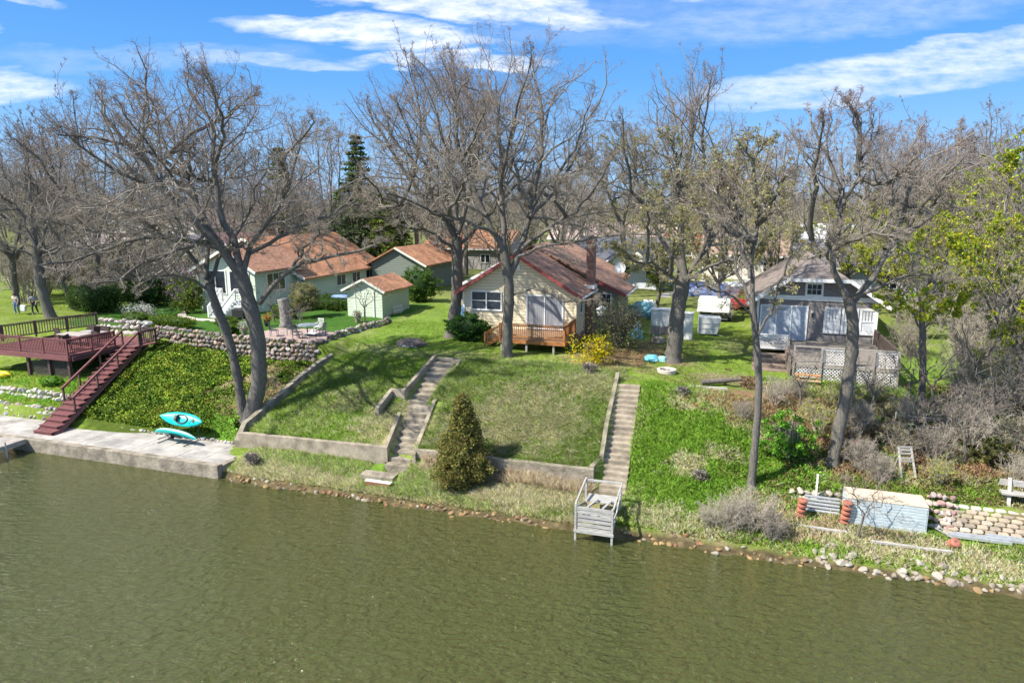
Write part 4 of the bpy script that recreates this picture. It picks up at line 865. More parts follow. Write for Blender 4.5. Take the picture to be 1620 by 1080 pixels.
part('gable_vent', M_WHITE, o, (-8.4,-8.0,16.93,17,8.9,9.25), T=T0)
ds = thing('satellite_dish', 'white oval satellite dish on the back roof of the cream house', 'dish', W(-3.3,28.0,7.3)); m = MB(); m.sm = True; m.lathe([(0,.0),(.18,.02),(.34,.07),(.44,.12)], 20, (0,0,0)); d_ = m.build('reflector', M_WHITE, ds); d_.rotation_euler = (R(75),0,R(20)); d_.location = (0,-.2,.95); part('mast', M_STEEL, ds, ('tube',[(0,0,-.2),(0,0,.9)],.03)); part('feed_arm', M_BLACK, ds, ('tube',[(0,-.1,.5),(.15,-.75,.8)],.02))
# small stained deck
OR = mat('orange_stained_wood', (.36,.145,.045), .6, var=.35, vscale=4, stretch=(1,1,2))
t = thing('porch_deck', 'small orange brown deck before the sliding door of the cream house', 'deck', W(-6,15,4.2)); T0 = uvT(-6,15,4.2)
part('floor', mat('dull_deck_boards', (.26,.17,.11), .8, var=.3), t, *[(-8.3,-4.2,13.75+.15*i,13.89+.15*i,4.98,5.03) for i in range(21)], T=T0); part('rim', OR, t, (-8.33,-4.17,13.66,13.72,4.75,5.0), (-4.19,-4.13,13.72,16.9,4.75,5.0), T=T0)
railing(t, T0, [(-8.25,13.75,5.03),(-4.25,13.75,5.03),(-4.25,16.7,5.03)], .9, OR, gap=.12); railing(t, T0, [(-8.3,13.75,5.0),(-8.3,14.6,5.0)], .9, OR)
for u, v in ((-8.2,13.8),(-6.6,13.8),(-4.9,13.8),(-4.25,15.5)): part('support_post', M_GREYW, t, (u-.06,u+.06,v-.06,v+.06,gz(u,v)-.2,4.75), T=T0)
for i in range(4): part('step', OR, t, (-8.65-.28*i,-8.36-.28*i,14.65,15.75,4.86-.17*i,4.90-.17*i), T=T0)
railing(t, T0, [(-8.35,14.62,4.95),(-9.6,14.62,4.25)], .88, OR, gap=.13, post=1.4)
# grey shingled house
GSH = mat('grey_shakes', (.245,.222,.21), .9, var=.32, vscale=4, stretch=(1,1,2.5), extra=courses(.17, dark=.55)); GRF = mat('grey_brown_shingles', (.195,.165,.145), .9, var=.25, vscale=.9, extra=shingles('Y'))
CURT = mat('lace_curtain_glass', (.30,.36,.44), .2, var=.45, vscale=6, spec=.5, col2=(.58,.64,.70)); CURTW = mat('white_curtain_glass', (.62,.64,.66), .25, var=.12, vscale=8, spec=.5)
o = thing('house', 'grey shingled house with clipped gable and white lattice deck', 'house', W(10.2,20.5,4.2)); T0 = uvT(10.2,20.5,4.2)
L0, L1, PC, ZE, ZJ, ZP = 6.7, 13.6, 10.15, 7.25, 8.42, 9.6; k = (ZP-ZE)/(PC-L0)
m = MB(); m.T = T0; ju = (ZJ-ZE)/k; m.poly([(L0,20.5,4.2),(L1,20.5,4.2),(L1,20.5,ZE),(L1-ju,20.5,ZJ),(L0+ju,20.5,ZJ),(L0,20.5,ZE)], (0,11,0)); m.build('wall', GSH, o)
m = MB(); m.T = T0; ou, ov = .65, .7; vj = 22.9; th = .14
for s in (-1,1):
    e = (L1+ou) if s > 0 else (L0-ou); ze = ZE-k*ou; jx = PC+s*(PC-L0-ju)
    m.poly([(PC,vj,ZP+.17),(PC,32,ZP+.17),(e,32,ze+.17),(e,20.5-ov,ze+.17),(jx,20.5-ov,ZJ+.17)], (0,0,-th))
m.poly([(PC,vj,ZP+.172),(PC+(PC-L0-ju),20.5-ov,ZJ+.172),(PC-(PC-L0-ju),20.5-ov,ZJ+.172)], (0,0,-th+.004)); m.build('roof', GRF, o)
for s in (-1,1): rake(o,T0,PC+s*(PC-L0-ju),ZJ+.10,(L1+ou) if s > 0 else (L0-ou),ZE-k*ou+.10,20.5-ov-.03,M_WHITE,.22)
part('fascia', M_WHITE, o, (PC-(PC-L0-ju)-.03,PC+(PC-L0-ju)+.03,20.5-ov-.06,20.5-ov-.01,ZJ,ZJ+.21), T=T0)
part('belt_board', M_WHITE, o, (L0,L1,20.44,20.497,7.22,7.5), T=T0); part('corner_board', M_WHITE, o, (L1-.14,L1+.02,20.43,20.6,4.2,7.21), (L0-.02,L0+.12,20.43,20.6,4.2,7.21), T=T0)
wf = Fr(10.2,20.5,4.2,20.5)
window(o, wf, 9.55,10.35,7.6,8.22, 1,1,3,2, pm=M_DGLASS, tw=.12, label='small attic window with six panes'); window(o, wf, 6.98,9.62,4.72,6.78, 3,1, pm=CURT, tw=.09, name='sliding_door', label='three panel glass door with pale curtains')
for a in (10.75,11.75,12.75): window(o, wf, a,a+.68,5.35,6.72, 1,2, pm=CURTW, tw=.13, mh=0)
for a in (10.75,11.75,12.75): part('muntin', M_GREYW, o, *[(a+.17*i-.01,a+.17*i+.01,20.44,20.455,6.1,6.70) for i in (1,2,3)], T=T0)
l_ = part('porch_lamp', M_BLACK, o, ('tube',[(9.95,20.44,6.2),(9.95,20.44,6.45)],.05), T=T0); part('globe', M_WHITE, l_, ('tube',[(9.95,20.42,6.46),(9.95,20.42,6.58)],.07), T=T0)
# lattice deck
LWH = mat('faded_white_lattice', (.72,.71,.69), .8, var=.2, vscale=5)
t = thing('lattice_deck', 'grey wooden deck with white lattice skirt and railing', 'deck', W(10.8,15,3.8)); T0 = uvT(10.8,15,3.8)
part('floor', mat('worn_deck_boards', (.20,.175,.15), .9, var=.3, vscale=3, stretch=(1,6,1)), t, *[(8.5,13.5,13.5+.15*i,13.64+.15*i,4.66,4.71) for i in range(46)], T=T0); part('floor', MATS['worn_deck_boards'], t, *[(6.7,8.48,17.0+.15*i,17.14+.15*i,4.66,4.71) for i in range(23)], T=T0)
part('rim', M_GREYW, t, (8.44,13.56,13.40,13.46,4.52,4.74), (13.5,13.56,13.46,20.4,4.52,4.7), T=T0)
m = MB(); m.T = T0; lattice(m, Vector((8.5,13.43,3.72)), Vector((13.5,13.43,3.72)), .82, .17, .042); lattice(m, Vector((13.53,13.5,3.72)), Vector((13.53,20,3.9)), .7, .17, .042); m.build('lattice_skirt', LWH, t)
railing(t, T0, [(9.9,13.5,4.71),(11.4,13.5,4.71)], .9, LWH, kind='lat', low=.02, name='lattice_railing'); railing(t, T0, [(12.4,13.5,4.71),(13.45,13.5,4.71)], .9, LWH, kind='lat', low=.02, name='lattice_railing')
part('top_rail', M_GREYW, t, ('bar',(8.45,13.5,5.63),(13.52,13.5,5.63),.12,.045), T=T0)
for u in (8.5,9.85,11.45,12.35,13.5): part('post', M_GREYW, t, (u-.045,u+.045,13.33,13.42,3.7,5.6), T=T0)
railing(t, T0, [(13.5,13.6,4.71),(13.5,20.2,4.71)], .9, mat('dark_brown_wood', (.085,.06,.05), .8), gap=.5, bw=.09, name='railing'); railing(t, T0, [(6.75,17.0,4.71),(8.45,17.0,4.71)], .85, LWH, kind='lat', low=.05, name='lattice_railing', postm=M_GREYW)
TIM = mat('old_brown_timber', (.22,.165,.125), .9, var=.35, vscale=3, stretch=(1,5,5))
t = thing('timber_steps', 'wide weathered timber steps left of the lattice deck', 'steps', W(7.4,15.5,3.8)); T0 = uvT(7.4,15.5,3.8)
for i in range(4): part('step', TIM, t, (6.45,8.4,14.5+.6*i,15.12+.6*i,3.5,3.98+.17*i), bevel=.02, T=T0)
part('side_wall', TIM, t, (8.28,8.4,13.9,16.9,3.5,4.9), T=T0)
# green house with shed
GRN = mat('pale_green_siding', (.56,.64,.50), .8, var=.05, vscale=2, extra=courses(.22, dark=.8)); RST = mat('rust_shingles', (.38,.185,.10), .9, var=.34, vscale=.9, extra=shingles('Y')); RSTX = mat('rust_shingles_side', (.38,.185,.10), .9, var=.34, vscale=.9, extra=shingles('Y'))
TRIM = mat('cream_trim', (.72,.74,.64), .7)
o = thing('house', 'pale green house with rust brown roof and white porch', 'house', W(-34,26,4.2)); T0 = uvT(-34,26,4.2)
m = MB(); m.T = T0; gablebody(m, -42.4,-30.9,26.3,40,4.2,6.85,10.0,-36.65); m.build('wall', GRN, o); roofslab(-42.4,-30.9,26.3,40,6.85,10.0,T0,uc=-36.65,ov=.6).build('roof', RST, o)
m = MB(); m.T = T0; gablebody(m, -37.2,-31.7,20.8,26.28,4.2,7.9,9.4,-34.3); m.build('wall', GRN, o); roofslab(-37.2,-31.7,20.8,26.9,7.9,9.4,T0,uc=-34.3,ov=.5).build('roof', mat('dusky_shingles', (.35,.185,.115), .9, var=.3, extra=shingles('Y')), o)
k = 3.15/5.75; rake(o,T0,-36.65,10.08,-30.4,6.85-k*.5+.08,25.66,TRIM,.24); rake(o,T0,-36.65,10.08,-42.9,6.85-k*.5+.08,25.66,TRIM,.24); rake(o,T0,-34.3,9.48,-37.7,7.9-.26+.06,20.26,TRIM,.2); rake(o,T0,-34.3,9.48,-31.2,7.9-.29+.06,20.26,TRIM,.2)
wf = Fr(-34,26,4.2,20.8); window(o, wf, -36.6,-34.6,5.9,7.7, 2,1, pm=M_DGLASS); window(o, wf, -34.1,-32.3,5.9,7.7, 2,1, pm=M_DGLASS); wf = Rt(-34,26,4.2,-31.7); window(o, wf, 22.3,24.6,6.0,7.4, 3,1, pm=M_DGLASS)
SHUT = mat('dark_shutter', (.05,.045,.06), .7); wf = Fr(-34,26,4.2,26.3)
window(o, wf, -31.62,-31.2,5.5,6.5, 1,1,pm=CURTW,tw=.06)
for a in (-31.1,-31.9): part('shutter', SHUT, o, (a-.0,a+.22,26.24,26.295,5.45,6.55), T=T0)
wf = Rt(-34,26,4.2,-30.9)
for a in (31.5,34.3,37.0): window(o, wf, a,a+1.5,5.5,6.45, 2,1, pm=M_DGLASS, tw=.08)
p_ = thing('porch_stairs', 'white porch stairs with balustrade on the green house', 'stairs', W(-33,19,4.2)); T0 = uvT(-33,19,4.2)
for i in range(6): part('step', M_WHITE, p_, (-34.2,-33.0,18.2+.27*i,18.47+.27*i,4.1,4.4+.19*i), T=T0)
part('landing', M_WHITE, p_, (-35.2,-31.9,19.85,20.75,4.2,5.5), T=T0); railing(p_, T0, [(-34.25,18.2,4.3),(-34.25,19.85,5.5)], .9, M_WHITE, gap=.14); railing(p_, T0, [(-32.95,18.2,4.3),(-32.95,19.85,5.5),(-31.95,19.85,5.5)], .9, M_WHITE, gap=.14); railing(p_, T0, [(-35.2,19.9,5.5),(-34.25,19.9,5.5)], .9, M_WHITE, gap=.14)
GRND = mat('sage_green_boards', (.36,.43,.33), .85, var=.06, vscale=3, extra=courses(.35, 'Y', .8))
o = thing('garden_shed', 'small sage green garden shed with rust roof on the lawn', 'shed', W(-22.5,22.2,4.2)); T0 = uvT(-22.5,22.2,4.2)
m = MB(); m.T = T0; gablebody(m, -24.1,-20.95,22.2,26.8,4.1,6.45,7.25,-22.5); m.build('wall', GRND, o); m = MB(); m.T = T0; m.poly([(-24.08,22.19,4.15),(-20.97,22.19,4.15),(-20.97,22.19,6.44),(-22.5,22.19,7.22),(-24.08,22.19,6.44)], (0,-.02,0)); m.build('front_panel', GRN, o)
roofslab(-24.1,-20.95,22.2,26.8,6.45,7.25,T0,ou=.35,ov=.3,uc=-22.5,th=.1).build('roof', RST, o); rake(o,T0,-22.5,7.30,-24.45,6.36,21.87,TRIM,.16); rake(o,T0,-22.5,7.30,-20.6,6.33,21.87,TRIM,.16)
d_ = part('door', GRN, o, (-23.3,-21.75,22.13,22.165,4.25,6.3), T=T0); part('door_trim', M_WHITE, d_, (-23.4,-23.3,22.1,22.165,4.25,6.4), (-21.75,-21.65,22.1,22.165,4.25,6.4), (-22.56,-22.49,22.1,22.128,4.25,6.3), T=T0); part('handle', M_BLACK, d_, (-22.4,-22.36,22.08,22.128,5.2,5.35), T=T0)
t = thing('plastic_crate', 'white slatted rack leaning against the garden shed', 'rack', W(-20.85,24.5,4.3)); part('frame', M_WHITE, t, *[('bar',(.1,-.75+.25*i,0),(-.02,-.75+.25*i,.62),.05,.03) for i in range(7)], ('bar',(.1,-.78,.02),(.1,.78,.02),.05,.05), ('bar',(-.02,-.78,.62),(-.02,.78,.62),.05,.05), ('bar',(.04,-.78,.3),(.04,.78,.3),.04,.04))
t = thing('covered_boat', 'small boat under a blue cover behind the garden shed', 'boat', W(-27.3,26.5,4.4)); BLU = mat('blue_tarp', (.16,.26,.50), .6, var=.2, vscale=2)
m = MB(); m.sm = True; m.tube([(-1.1,0,.55),(-.8,0,.6),(0,0,.66),(.8,0,.6),(1.2,0,.55)], [.06,.34,.42,.38,.3], 12); b_ = m.build('cover', BLU, t); b_.scale = (1,1,.5); b_.location = (0,0,.45); part('hull', M_BLACK, t, (-.9,1.1,-.3,.3,.25,.62), bevel=.1); part('stand', M_GREYW, t, (-.6,-.5,-.35,.35,0,.3), (.6,.7,-.35,.35,0,.3))
# second green garage
o = thing('garage', 'dark green garage with rust roof behind the cedar hedge', 'garage', W(-26,38,4.2)); T0 = uvT(-26,38,4.2); m = MB(); m.T = T0
GRD = mat('dark_green_siding', (.17,.20,.17), .85, var=.15, extra=courses(.22)); gablebody(m, -30.5,-24.6,37.5,46,4.2,7.2,8.7,-27.6); m.build('wall', GRD, o); roofslab(-30.5,-24.6,37.5,46,7.2,8.7,T0,uc=-27.6,ov=.4).build('roof', RST, o); rake(o,T0,-27.6,8.8,-24.1,7.0,37.05,TRIM,.18)
def house(label, u, v, w, d, ze, zp, wallc, roofc, wins, ridge='v', cat='house', name='house', trim=M_WHITE, bm=None, seed=1):
    "a distant house: its front at (u, v), w wide and d deep; wins are (side, a, z, w, h)"
    base = gz(u, v); o = thing(name, label, cat, W(u,v,base)); wm = mat('siding_%s' % '_'.join('%02d' % int(c*99) for c in wallc), wallc, .8, var=.08, extra=courses(.22, dark=.8)); m = MB()
    if ridge == 'v':
        rm = mat('roofing_v_%s' % '_'.join('%02d' % int(c*99) for c in roofc), roofc, .9, var=.25, extra=shingles('Y')); gablebody(m, -w/2,w/2,0,d,-.2,ze,zp); m.build('wall', wm, o); roofslab(-w/2,w/2,0,d,ze,zp,None).build('roof', rm, o)
        for s in (-1,1): rake(o, None, 0, zp+.07, s*(w/2+.5), ze-(zp-ze)/(w/2)*.5+.07, -.53, trim, .22)
    else:
        rm = mat('roofing_u_%s' % '_'.join('%02d' % int(c*99) for c in roofc), roofc, .9, var=.25, extra=shingles('X')); m.poly([(-w/2,0,-.2),(-w/2,0,ze),(-w/2,d/2,zp),(-w/2,d,ze),(-w/2,d,-.2)], (w,0,0)); m.build('wall', wm, o)
        m = MB(); k = (zp-ze)/(d/2)
        for s in (0,1): e = -.5 if s == 0 else d+.5; m.poly([(-w/2-.4,d/2,zp+.17),(w/2+.4,d/2,zp+.17),(w/2+.4,e,ze-k*.5+.17),(-w/2-.4,e,ze-k*.5+.17)], (0,0,-.14))
        m.build('roof', rm, o); part('fascia', trim, o, (-w/2-.4,w/2+.4,-.56,-.51,ze-k*.5-.02,ze-k*.5+.16))
    for s, a, z, ww, hh in wins: window(o, (lambda a_, d_, z_: (a_, -d_, z_)) if s == 'f' else (lambda a_, d_, z_: (w/2+d_, a_, z_)), a-ww/2, a+ww/2, z, z+hh, 2 if ww > .9 else 1, 1, pm=M_DGLASS)
    return o
o = house('white and blue cottage with dark grey roof behind the chimney', -6.2, 46.5, 9.5, 8, 3.0, 5.0, (.62,.66,.72), (.10,.11,.135), [('f',.6,1.1,.8,1.1),('f',-2.6,1.1,1.0,1.1),('f',3.2,1.1,1,1.0)], 'u')
m = MB(); gablebody(m, -.6,3.4,-1.2,3,2.6,3.05,4.5); m.build('dormer', M_WHITE, o); roofslab(-.6,3.4,-1.2,3,3.05,4.5,None,ou=.6,ov=.4,th=.12).build('dormer_roof', mat('slate_roof', (.11,.12,.15), .9, var=.2), o)
window(o, lambda a,d,z: (a,-1.2-d,z), 1.0,1.8,3.1,3.6, 1,1, pm=M_DGLASS, name='window')
house('white house with grey roof among trees at far left', -53, 34, 9, 9, 2.9, 5.2, (.68,.68,.66), (.26,.25,.27), [('f',-2.5,1,1.2,1.4),('f',2.6,1,1.2,1.4),('s',3,1,1.2,1.2)])
house('large beige two storey house behind the left edge trees', -74, 52, 16, 10, 5.4, 8.4, (.60,.56,.50), (.22,.17,.15), [('f',-5,.9,1.4,1.4),('f',0,.9,1.4,1.4),('f',5,.9,1.4,1.4),('f',-5,3.6,1.2,1.2),('f',0,3.6,1.2,1.2),('f',5,3.6,1.2,1.2)])
house('white house with pink brown roof left of the green house', -46.0, 33, 7, 12, 3.4, 5.6, (.66,.66,.63), (.30,.17,.16), [('f',-1.8,1,1.3,1.5),('f',1.6,1,1.3,1.5)])
house('brown roofed bungalow behind the sage green garage', -30, 62, 12, 9, 2.9, 5.0, (.30,.28,.27), (.36,.17,.09), [('f',-3,1,1.2,1),('f',3,1,1.2,1)], 'u')
house('long low house with pale pink roof behind the tall oak', -16, 92, 20, 10, 3.0, 5.4, (.55,.50,.46), (.42,.33,.30), [('f',-6,1,1.4,1),('f',0,1,1.4,1),('f',6,1,1.4,1)], 'u')
house('tan roofed house beyond the blue cottage roof', 2, 84, 14, 10, 3.0, 5.6, (.55,.50,.42), (.44,.39,.34), [('f',-4,1,1.4,1),('f',3,1,1.4,1)], 'u')
house('white house with pale blue grey roof behind the budding tree', 22, 88, 14, 9, 3.2, 5.6, (.72,.73,.75), (.46,.48,.53), [('f',-4,1,1.2,1.2),('f',1,1,1.2,1.2),('f',5,1,1.2,1.2)], 'u')
house('dark grey roofed house directly behind the grey shingled house', 16.5, 46, 11, 9, 2.9, 5.1, (.40,.42,.45), (.17,.17,.19), [('f',-3,1,1.2,1.2),('f',2.5,1,1.2,1.2)], 'u')
house('small white gabled house behind the dark grey roof', 24, 70, 7, 9, 4.4, 7.2, (.70,.70,.69), (.25,.25,.28), [('f',0,2.9,1.2,1.4),('f',-1.8,.8,1,1.2)])
house('blue gabled shed behind the ridge of the grey shingled house', 10.5, 37, 4.6, 5, 2.6, 4.4, (.28,.38,.50), (.20,.17,.16), [('f',0,1,1,1)], name='shed', cat='shed')
house('pale cream bungalow with brown roof between cream house and blue cottage', 6.5, 60, 10, 8, 2.9, 5.0, (.66,.62,.54), (.30,.21,.17), [('f',-3,1,1.2,1),('f',2.5,1,1.2,1)], 'u')
house('white bungalow with grey roof at far left behind the couple', -66, 37, 12, 8, 3.0, 5.2, (.70,.69,.66), (.30,.26,.25), [('f',-3.5,1,1.4,1.2),('f',1,1,1.4,1.2),('f',4.2,1,1,1.2)], 'u')
house('low beige house among leafing trees at the right edge', 52, 62, 14, 9, 2.9, 5.0, (.50,.48,.45), (.20,.18,.17), [('f',-3,1,1.2,1.2),('f',3,1,1.2,1.2)], 'u')
house('grey house half hidden beyond the bare shrubs on the right', 38, 34, 9, 8, 2.8, 4.8, (.36,.34,.33), (.17,.15,.14), [('f',-2,1,1.2,1.2),('f',2,1,1.2,1.2)], 'u')
# poles
t = thing('utility_pole', 'pale wooden utility pole behind the tall oak', 'pole', W(-16.5,52,4.4)); part('pole', M_GREYW, t, ('tube',[(0,0,0),(0,0,8.6)],[.16,.11],10)); part('crossarm', M_GREYW, t, (-1.1,1.1,-.06,.06,7.9,8.02))
# drive behind
t = MB(); t.add([tuple(W(u,v,gz(u,v)+.03)) for u,v in ((-1.5,40.5),(5.5,40.5),(6.0,52),(8,64),(2.5,64),(-1.0,52))], [(0,1,2,3,4,5)]); tag(t.build('driveway', mat('pale_asphalt', (.33,.32,.31), .95, var=.25, vscale=.8)), kind='structure')
t = MB(); t.add([tuple(W(u,v,gz(u,v)+.034)) for u,v in ((-120,66),(120,66),(120,71),(-120,71))], [(0,1,2,3)]); tag(t.build('road', mat('asphalt', (.16,.16,.165), .95, var=.2, vscale=.8)), kind='structure')
q = [(-38.6,21),(-37.6,18.9),(-36.3,17.6),(-34.6,17.0),(-32.5,17.2)]
m = MB(); L_ = [tuple(W(u,v-.45,gz(u,v)+.05)) for u,v in q]+[tuple(W(u,v+.45,gz(u,v)+.05)) for u,v in q[::-1]]; m.add(L_, [(i,i+1,8-i,9-i) for i in range(4)]); tag(m.build('garden_path', mat('pale_paving', (.55,.47,.40), .9, var=.2, vscale=2)), kind='structure')
m = MB(); m.add([tuple(W(u,v,4.32)) for u,v in ((-26.3,12.2),(-20.5,12.3),(-20.6,15.2),(-23,16.2),(-26,15.8))], [(0,1,2,3,4)]); tag(m.build('patio', mat('pinkish_pavers', (.36,.27,.24), .9, var=.3, vscale=5, bump=.3)), kind='structure')
# ---------------------------------------------------------------- things on the right shore
STK = mat('blue_grey_planks', (.46,.53,.56), .6, var=.22, vscale=2.5, stretch=(1,4,6)); TOPW = mat('tan_plywood', (.62,.50,.37), .8, var=.08, vscale=1.5)
t = thing('dock_stack', 'big stack of blue grey dock sections topped with tan board', 'dock sections', W(11.4,2.95,.5), -TH-.01)
z = .0
for k in range(9):
    h = .125; dx = rnd.uniform(-.012,.012); part('plank_section', STK, t, (-1.4+dx,1.4+dx,0+rnd.uniform(0,.012),1.15,z,z+h-.012), bevel=.006); z += h
part('top_board', TOPW, t, (-1.42,1.42,-.01,1.17,z+.002,z+.03)); part('end_post', STK, t, (-1.44,-1.405,.02,.10,0,z), (-1.44,-1.405,.5,.58,0,z), (-1.44,-1.405,1.0,1.08,0,z)); part('end_post', STK, t, (1.405,1.43,.02,.10,0,z))
RUSTY = mat('rusty_orange_float', (.36,.13,.085), .7, var=.3, vscale=5)
def wheelstack(label, u, v, n, tilt):
    t = thing('float_stack', label, 'dock floats', G(u,v,-.02), -TH, 'rust coloured float stacks'); t.rotation_euler = (tilt,.06,0)
    for k in range(n):
        m = MB(); m.sm = False; m.lathe([(.0,0),(.12,0),(.185,.035),(.185,.115),(.12,.15),(.045,.15),(.045,.12),(0,.12)], 20, (rnd.uniform(-.015,.015),rnd.uniform(-.015,.015),.21*k)); m.build('disc', RUSTY, t, smooth=False)
        if k < n-1: part('spacer', M_BLACK, t, ('tube',[(0,0,.21*k+.14),(0,0,.21*k+.22)],.06))
wheelstack('leaning stack of rust coloured floats left of the pipe bundle', 8.30,2.95,4,.10); wheelstack('leaning stack of rust coloured floats right of the pipe bundle', 9.92,2.95,5,.10)
wheelstack('single rust coloured float at the end of the grey beams', 13.55,2.45,2,.75)
t = thing('pipe_bundle', 'bundle of long grey metal pipes between two rust coloured stacks', 'pipes', W(9.15,3.5,.7)); PG = mat('grey_metal_pipe', (.42,.43,.45), .45, metal=.4, var=.25, vscale=2)
for k in range(5): part('pipe', PG, t, ('tube',[(-.66,-.12+.07*k,.07+.12*k),(.66,-.10+.07*k,.04+.12*k)],.055,10))
t = thing('post', 'thin white post standing behind the pipe bundle', 'post', G(8.95,3.9,-.2)); part('shaft', M_WHITE, t, (-.035,.035,-.035,.035,0,1.5)); part('cap', M_WHITE, t, (-.045,.045,-.045,.045,1.5,1.53))
OLDB = mat('old_grey_board', (.40,.38,.35), .9, var=.35, vscale=3, stretch=(1,5,5), bump=.3)
def board(label, u, v, L_, wd, th, rot, dz=.06): m = MB(); m.box(-L_/2,L_/2,-wd/2,wd/2,-th/2,th/2); o = m.build('board', OLDB, None, G(u,v,dz), -TH+rot, bevel=.008); return tag(o, label, 'board')
board('old grey timber lying in front of the rust coloured stacks', 8.9,2.2,2.1,.12,.12,-.03); board('long pale timber lying in front of the blue grey dock stack', 12.1,1.75,2.7,.13,.10,-.0); board('grey beam half buried near the log on the green bank', 3.9,9.6,2.6,.15,.12,.03)
t = thing('metal_beams', 'long grey aluminium beams lying along the paver slope', 'beams', W(15.4,2.75,.6), -TH-.03)
for k, (a, b) in enumerate(((-1.9,.2),(-1.7,2.6),(-.6,3.0))): part('beam', mat('aluminium', (.55,.57,.60), .4, metal=.5, var=.15), t, (a,b,.10*k,.10*k+.07,.02+.07*k,.13+.07*k))
part('strut', M_STEEL, t, ('bar',(-2.3,.55,.12),(-1.75,-.1,.05),.04)); part('strut', M_STEEL, t, ('bar',(-2.1,.6,.12),(-1.6,0,.08),.04))
PAV = [(.40,.33,.25),(.45,.37,.27),(.36,.30,.23),(.47,.41,.33)]
m = MB(); m.T = uvT(15.5,3.5,.6); g = random.Random(3)
for r_ in range(7):
    for c in range(13):
        u = 13.6+.42*c+(.21 if r_ % 2 else 0); v = 3.05+.23*r_; z = .60+.095*r_; m.cc = tuple(np.array(g.choice(PAV))*g.uniform(.85,1.15)); j = g.uniform(-.012,.012)
        if r_ == 6: m.cc = (.52,.48,.41)
        m.poly([(u-.195,v+.04,z-.04),(u-.12,v-.05,z-.05),(u+.12,v-.05,z-.05),(u+.195,v+.04,z-.04),(u+.14,v+.19,z),(u-.14,v+.19,z)], (0,-.02+j,.105))
tag(m.build('paver_slope', M_STONE, None, W(15.5,3.5,.6), -TH, bevel=.012), 'sloping wall of tan concrete pavers at the right edge', 'wall')
t = thing('bench', 'heavy grey timber bench on the bank at the right edge', 'bench', G(17.0,5.0,0), -TH-.05)
part('seat', OLDB, t, (-1.2,1.4,-.2,.0,.42,.50), (-1.2,1.4,.02,.2,.42,.50)); part('backrest', OLDB, t, ('bar',(-1.2,.3,.78),(1.4,.3,.78),.07,.24)); 
for x in (-.95,1.1): part('leg', OLDB, t, ('bar',(x,-.25,-.1),(x+.08,.32,.98),.12,.12)); part('leg', OLDB, t, ('bar',(x,.3,-.1),(x,.0,.42),.1,.1))
t = thing('wooden_chair_frame', 'weathered ladder-like chair frame standing in the green bank', 'chair', G(12.7,6.5,0), -TH+.25)
for x in (-.26,.26): part('leg', OLDB, t, ('bar',(x*1.15,-.35,-.05),(x,.25,1.15),.07,.05)); part('leg', OLDB, t, ('bar',(x,.45,-.1),(x,.1,.75),.06,.05))
for z, y in ((.55,-.02),(.66,.04),(.85,.12),(.98,.18),(1.10,.23)): part('slat', OLDB, t, (-.3,.3,y-.04,y,z,z+.07))
m = MB(); [m.tube([(x,0,-.3),(x+.02,0,1.05)], .025, 5) for x in (0,1.3,2.5)]; t = thing('wire_fence', 'sagging wire fence on thin pale stakes in the brush', 'fence', G(12.6,8.9,0), -TH)
for x in (0,1.2,2.1,3.3): part('stake', OLDB, t, ('tube',[(x,0,-.3),(x+.05,.02,1.0)],.03,5))
part('wire', M_STEEL, t, ('tube',[(0,0,.85),(1.2,0,.80),(2.1,0,.83),(3.3,0,.78)],.012,4), ('tube',[(0,0,.45),(1.2,0,.40),(2.1,0,.42),(3.3,0,.4)],.012,4))

# ---------------------------------------------------------------- yard things between the houses
WP = mat('chalky_white_panel', (.72,.72,.70), .7, var=.12, vscale=2)
t = thing('storage_cabinet', 'tall narrow white cabinet right of the stout oak', 'cabinet', W(2.45,20.3,4.25), -TH+.02); part('body', WP, t, (-.36,.36,-.3,.3,0,1.78), bevel=.015); part('lid', WP, t, (-.40,.40,-.34,.34,1.80,1.92), bevel=.02); part('door', WP, t, (-.32,.32,-.325,-.305,.08,1.72)); part('base', M_BLACK, t, (-.37,.37,-.31,.31,-.06,-.002))
t = thing('storage_cabinet', 'wide white double cabinet left of the stout oak', 'cabinet', W(.6,21.6,4.25), -TH+.03); part('body', WP, t, (-.62,.62,-.35,.35,0,1.75), bevel=.015); part('lid', WP, t, (-.66,.66,-.39,.39,1.77,1.90), bevel=.02)
for s in (-.31,.31): part('door', WP, t, (s-.28,s+.28,-.375,-.355,.75,1.70)); part('lower_panel', mat('pinkish_brown_panel', (.33,.26,.24), .8, var=.2), t, (s-.28,s+.28,-.375,-.356,.05,.72))
t = thing('utility_trailer', 'small white enclosed cart behind the tall white cabinet', 'trailer', W(3.75,22.6,4.2), -TH+.12)
m = MB(); m.poly([(-.7,-.5,.25),(.5,-.5,.25),(.62,-.5,.65),(.75,-.5,1.35),(-.7,-.5,1.42)], (0,1.1,0)); m.build('body', WP, t, bevel=.02); part('rib', M_STEEL, t, (-.7,.6,-.52,-.505,.6,.63), (-.7,.66,-.52,-.505,.95,.98)); 
for x in (-.4,.3): w_ = part('wheel', M_BLACK, t, ('tube',[(x,-.45,.18),(x,-.35,.18)],.18,14)); part('hitch', M_STEEL, t, ('bar',(.5,-.3,.22),(.95,-.45,.12),.06)) if x > 0 else None
t = thing('camper_trailer', 'boxy white pop-up camper behind the white cart', 'camper', W(3.9,28.6,4.25), -TH)
part('box', mat('camper_dark_body', (.10,.10,.10), .6), t, (-1.05,1.0,-.95,1.9,.35,.95)); part('shell', WP, t, (-1.2,1.15,-1.0,2.0,1.25,1.75), bevel=.06); m = MB(); m.poly([(-1.18,-1.0,1.25),(1.12,-1.0,1.25),(1.05,-1.25,.95),(-1.22,-1.25,.95)], (0,.04,.03)); m.build('tailgate', WP, t)  # dark lower box under the white shell
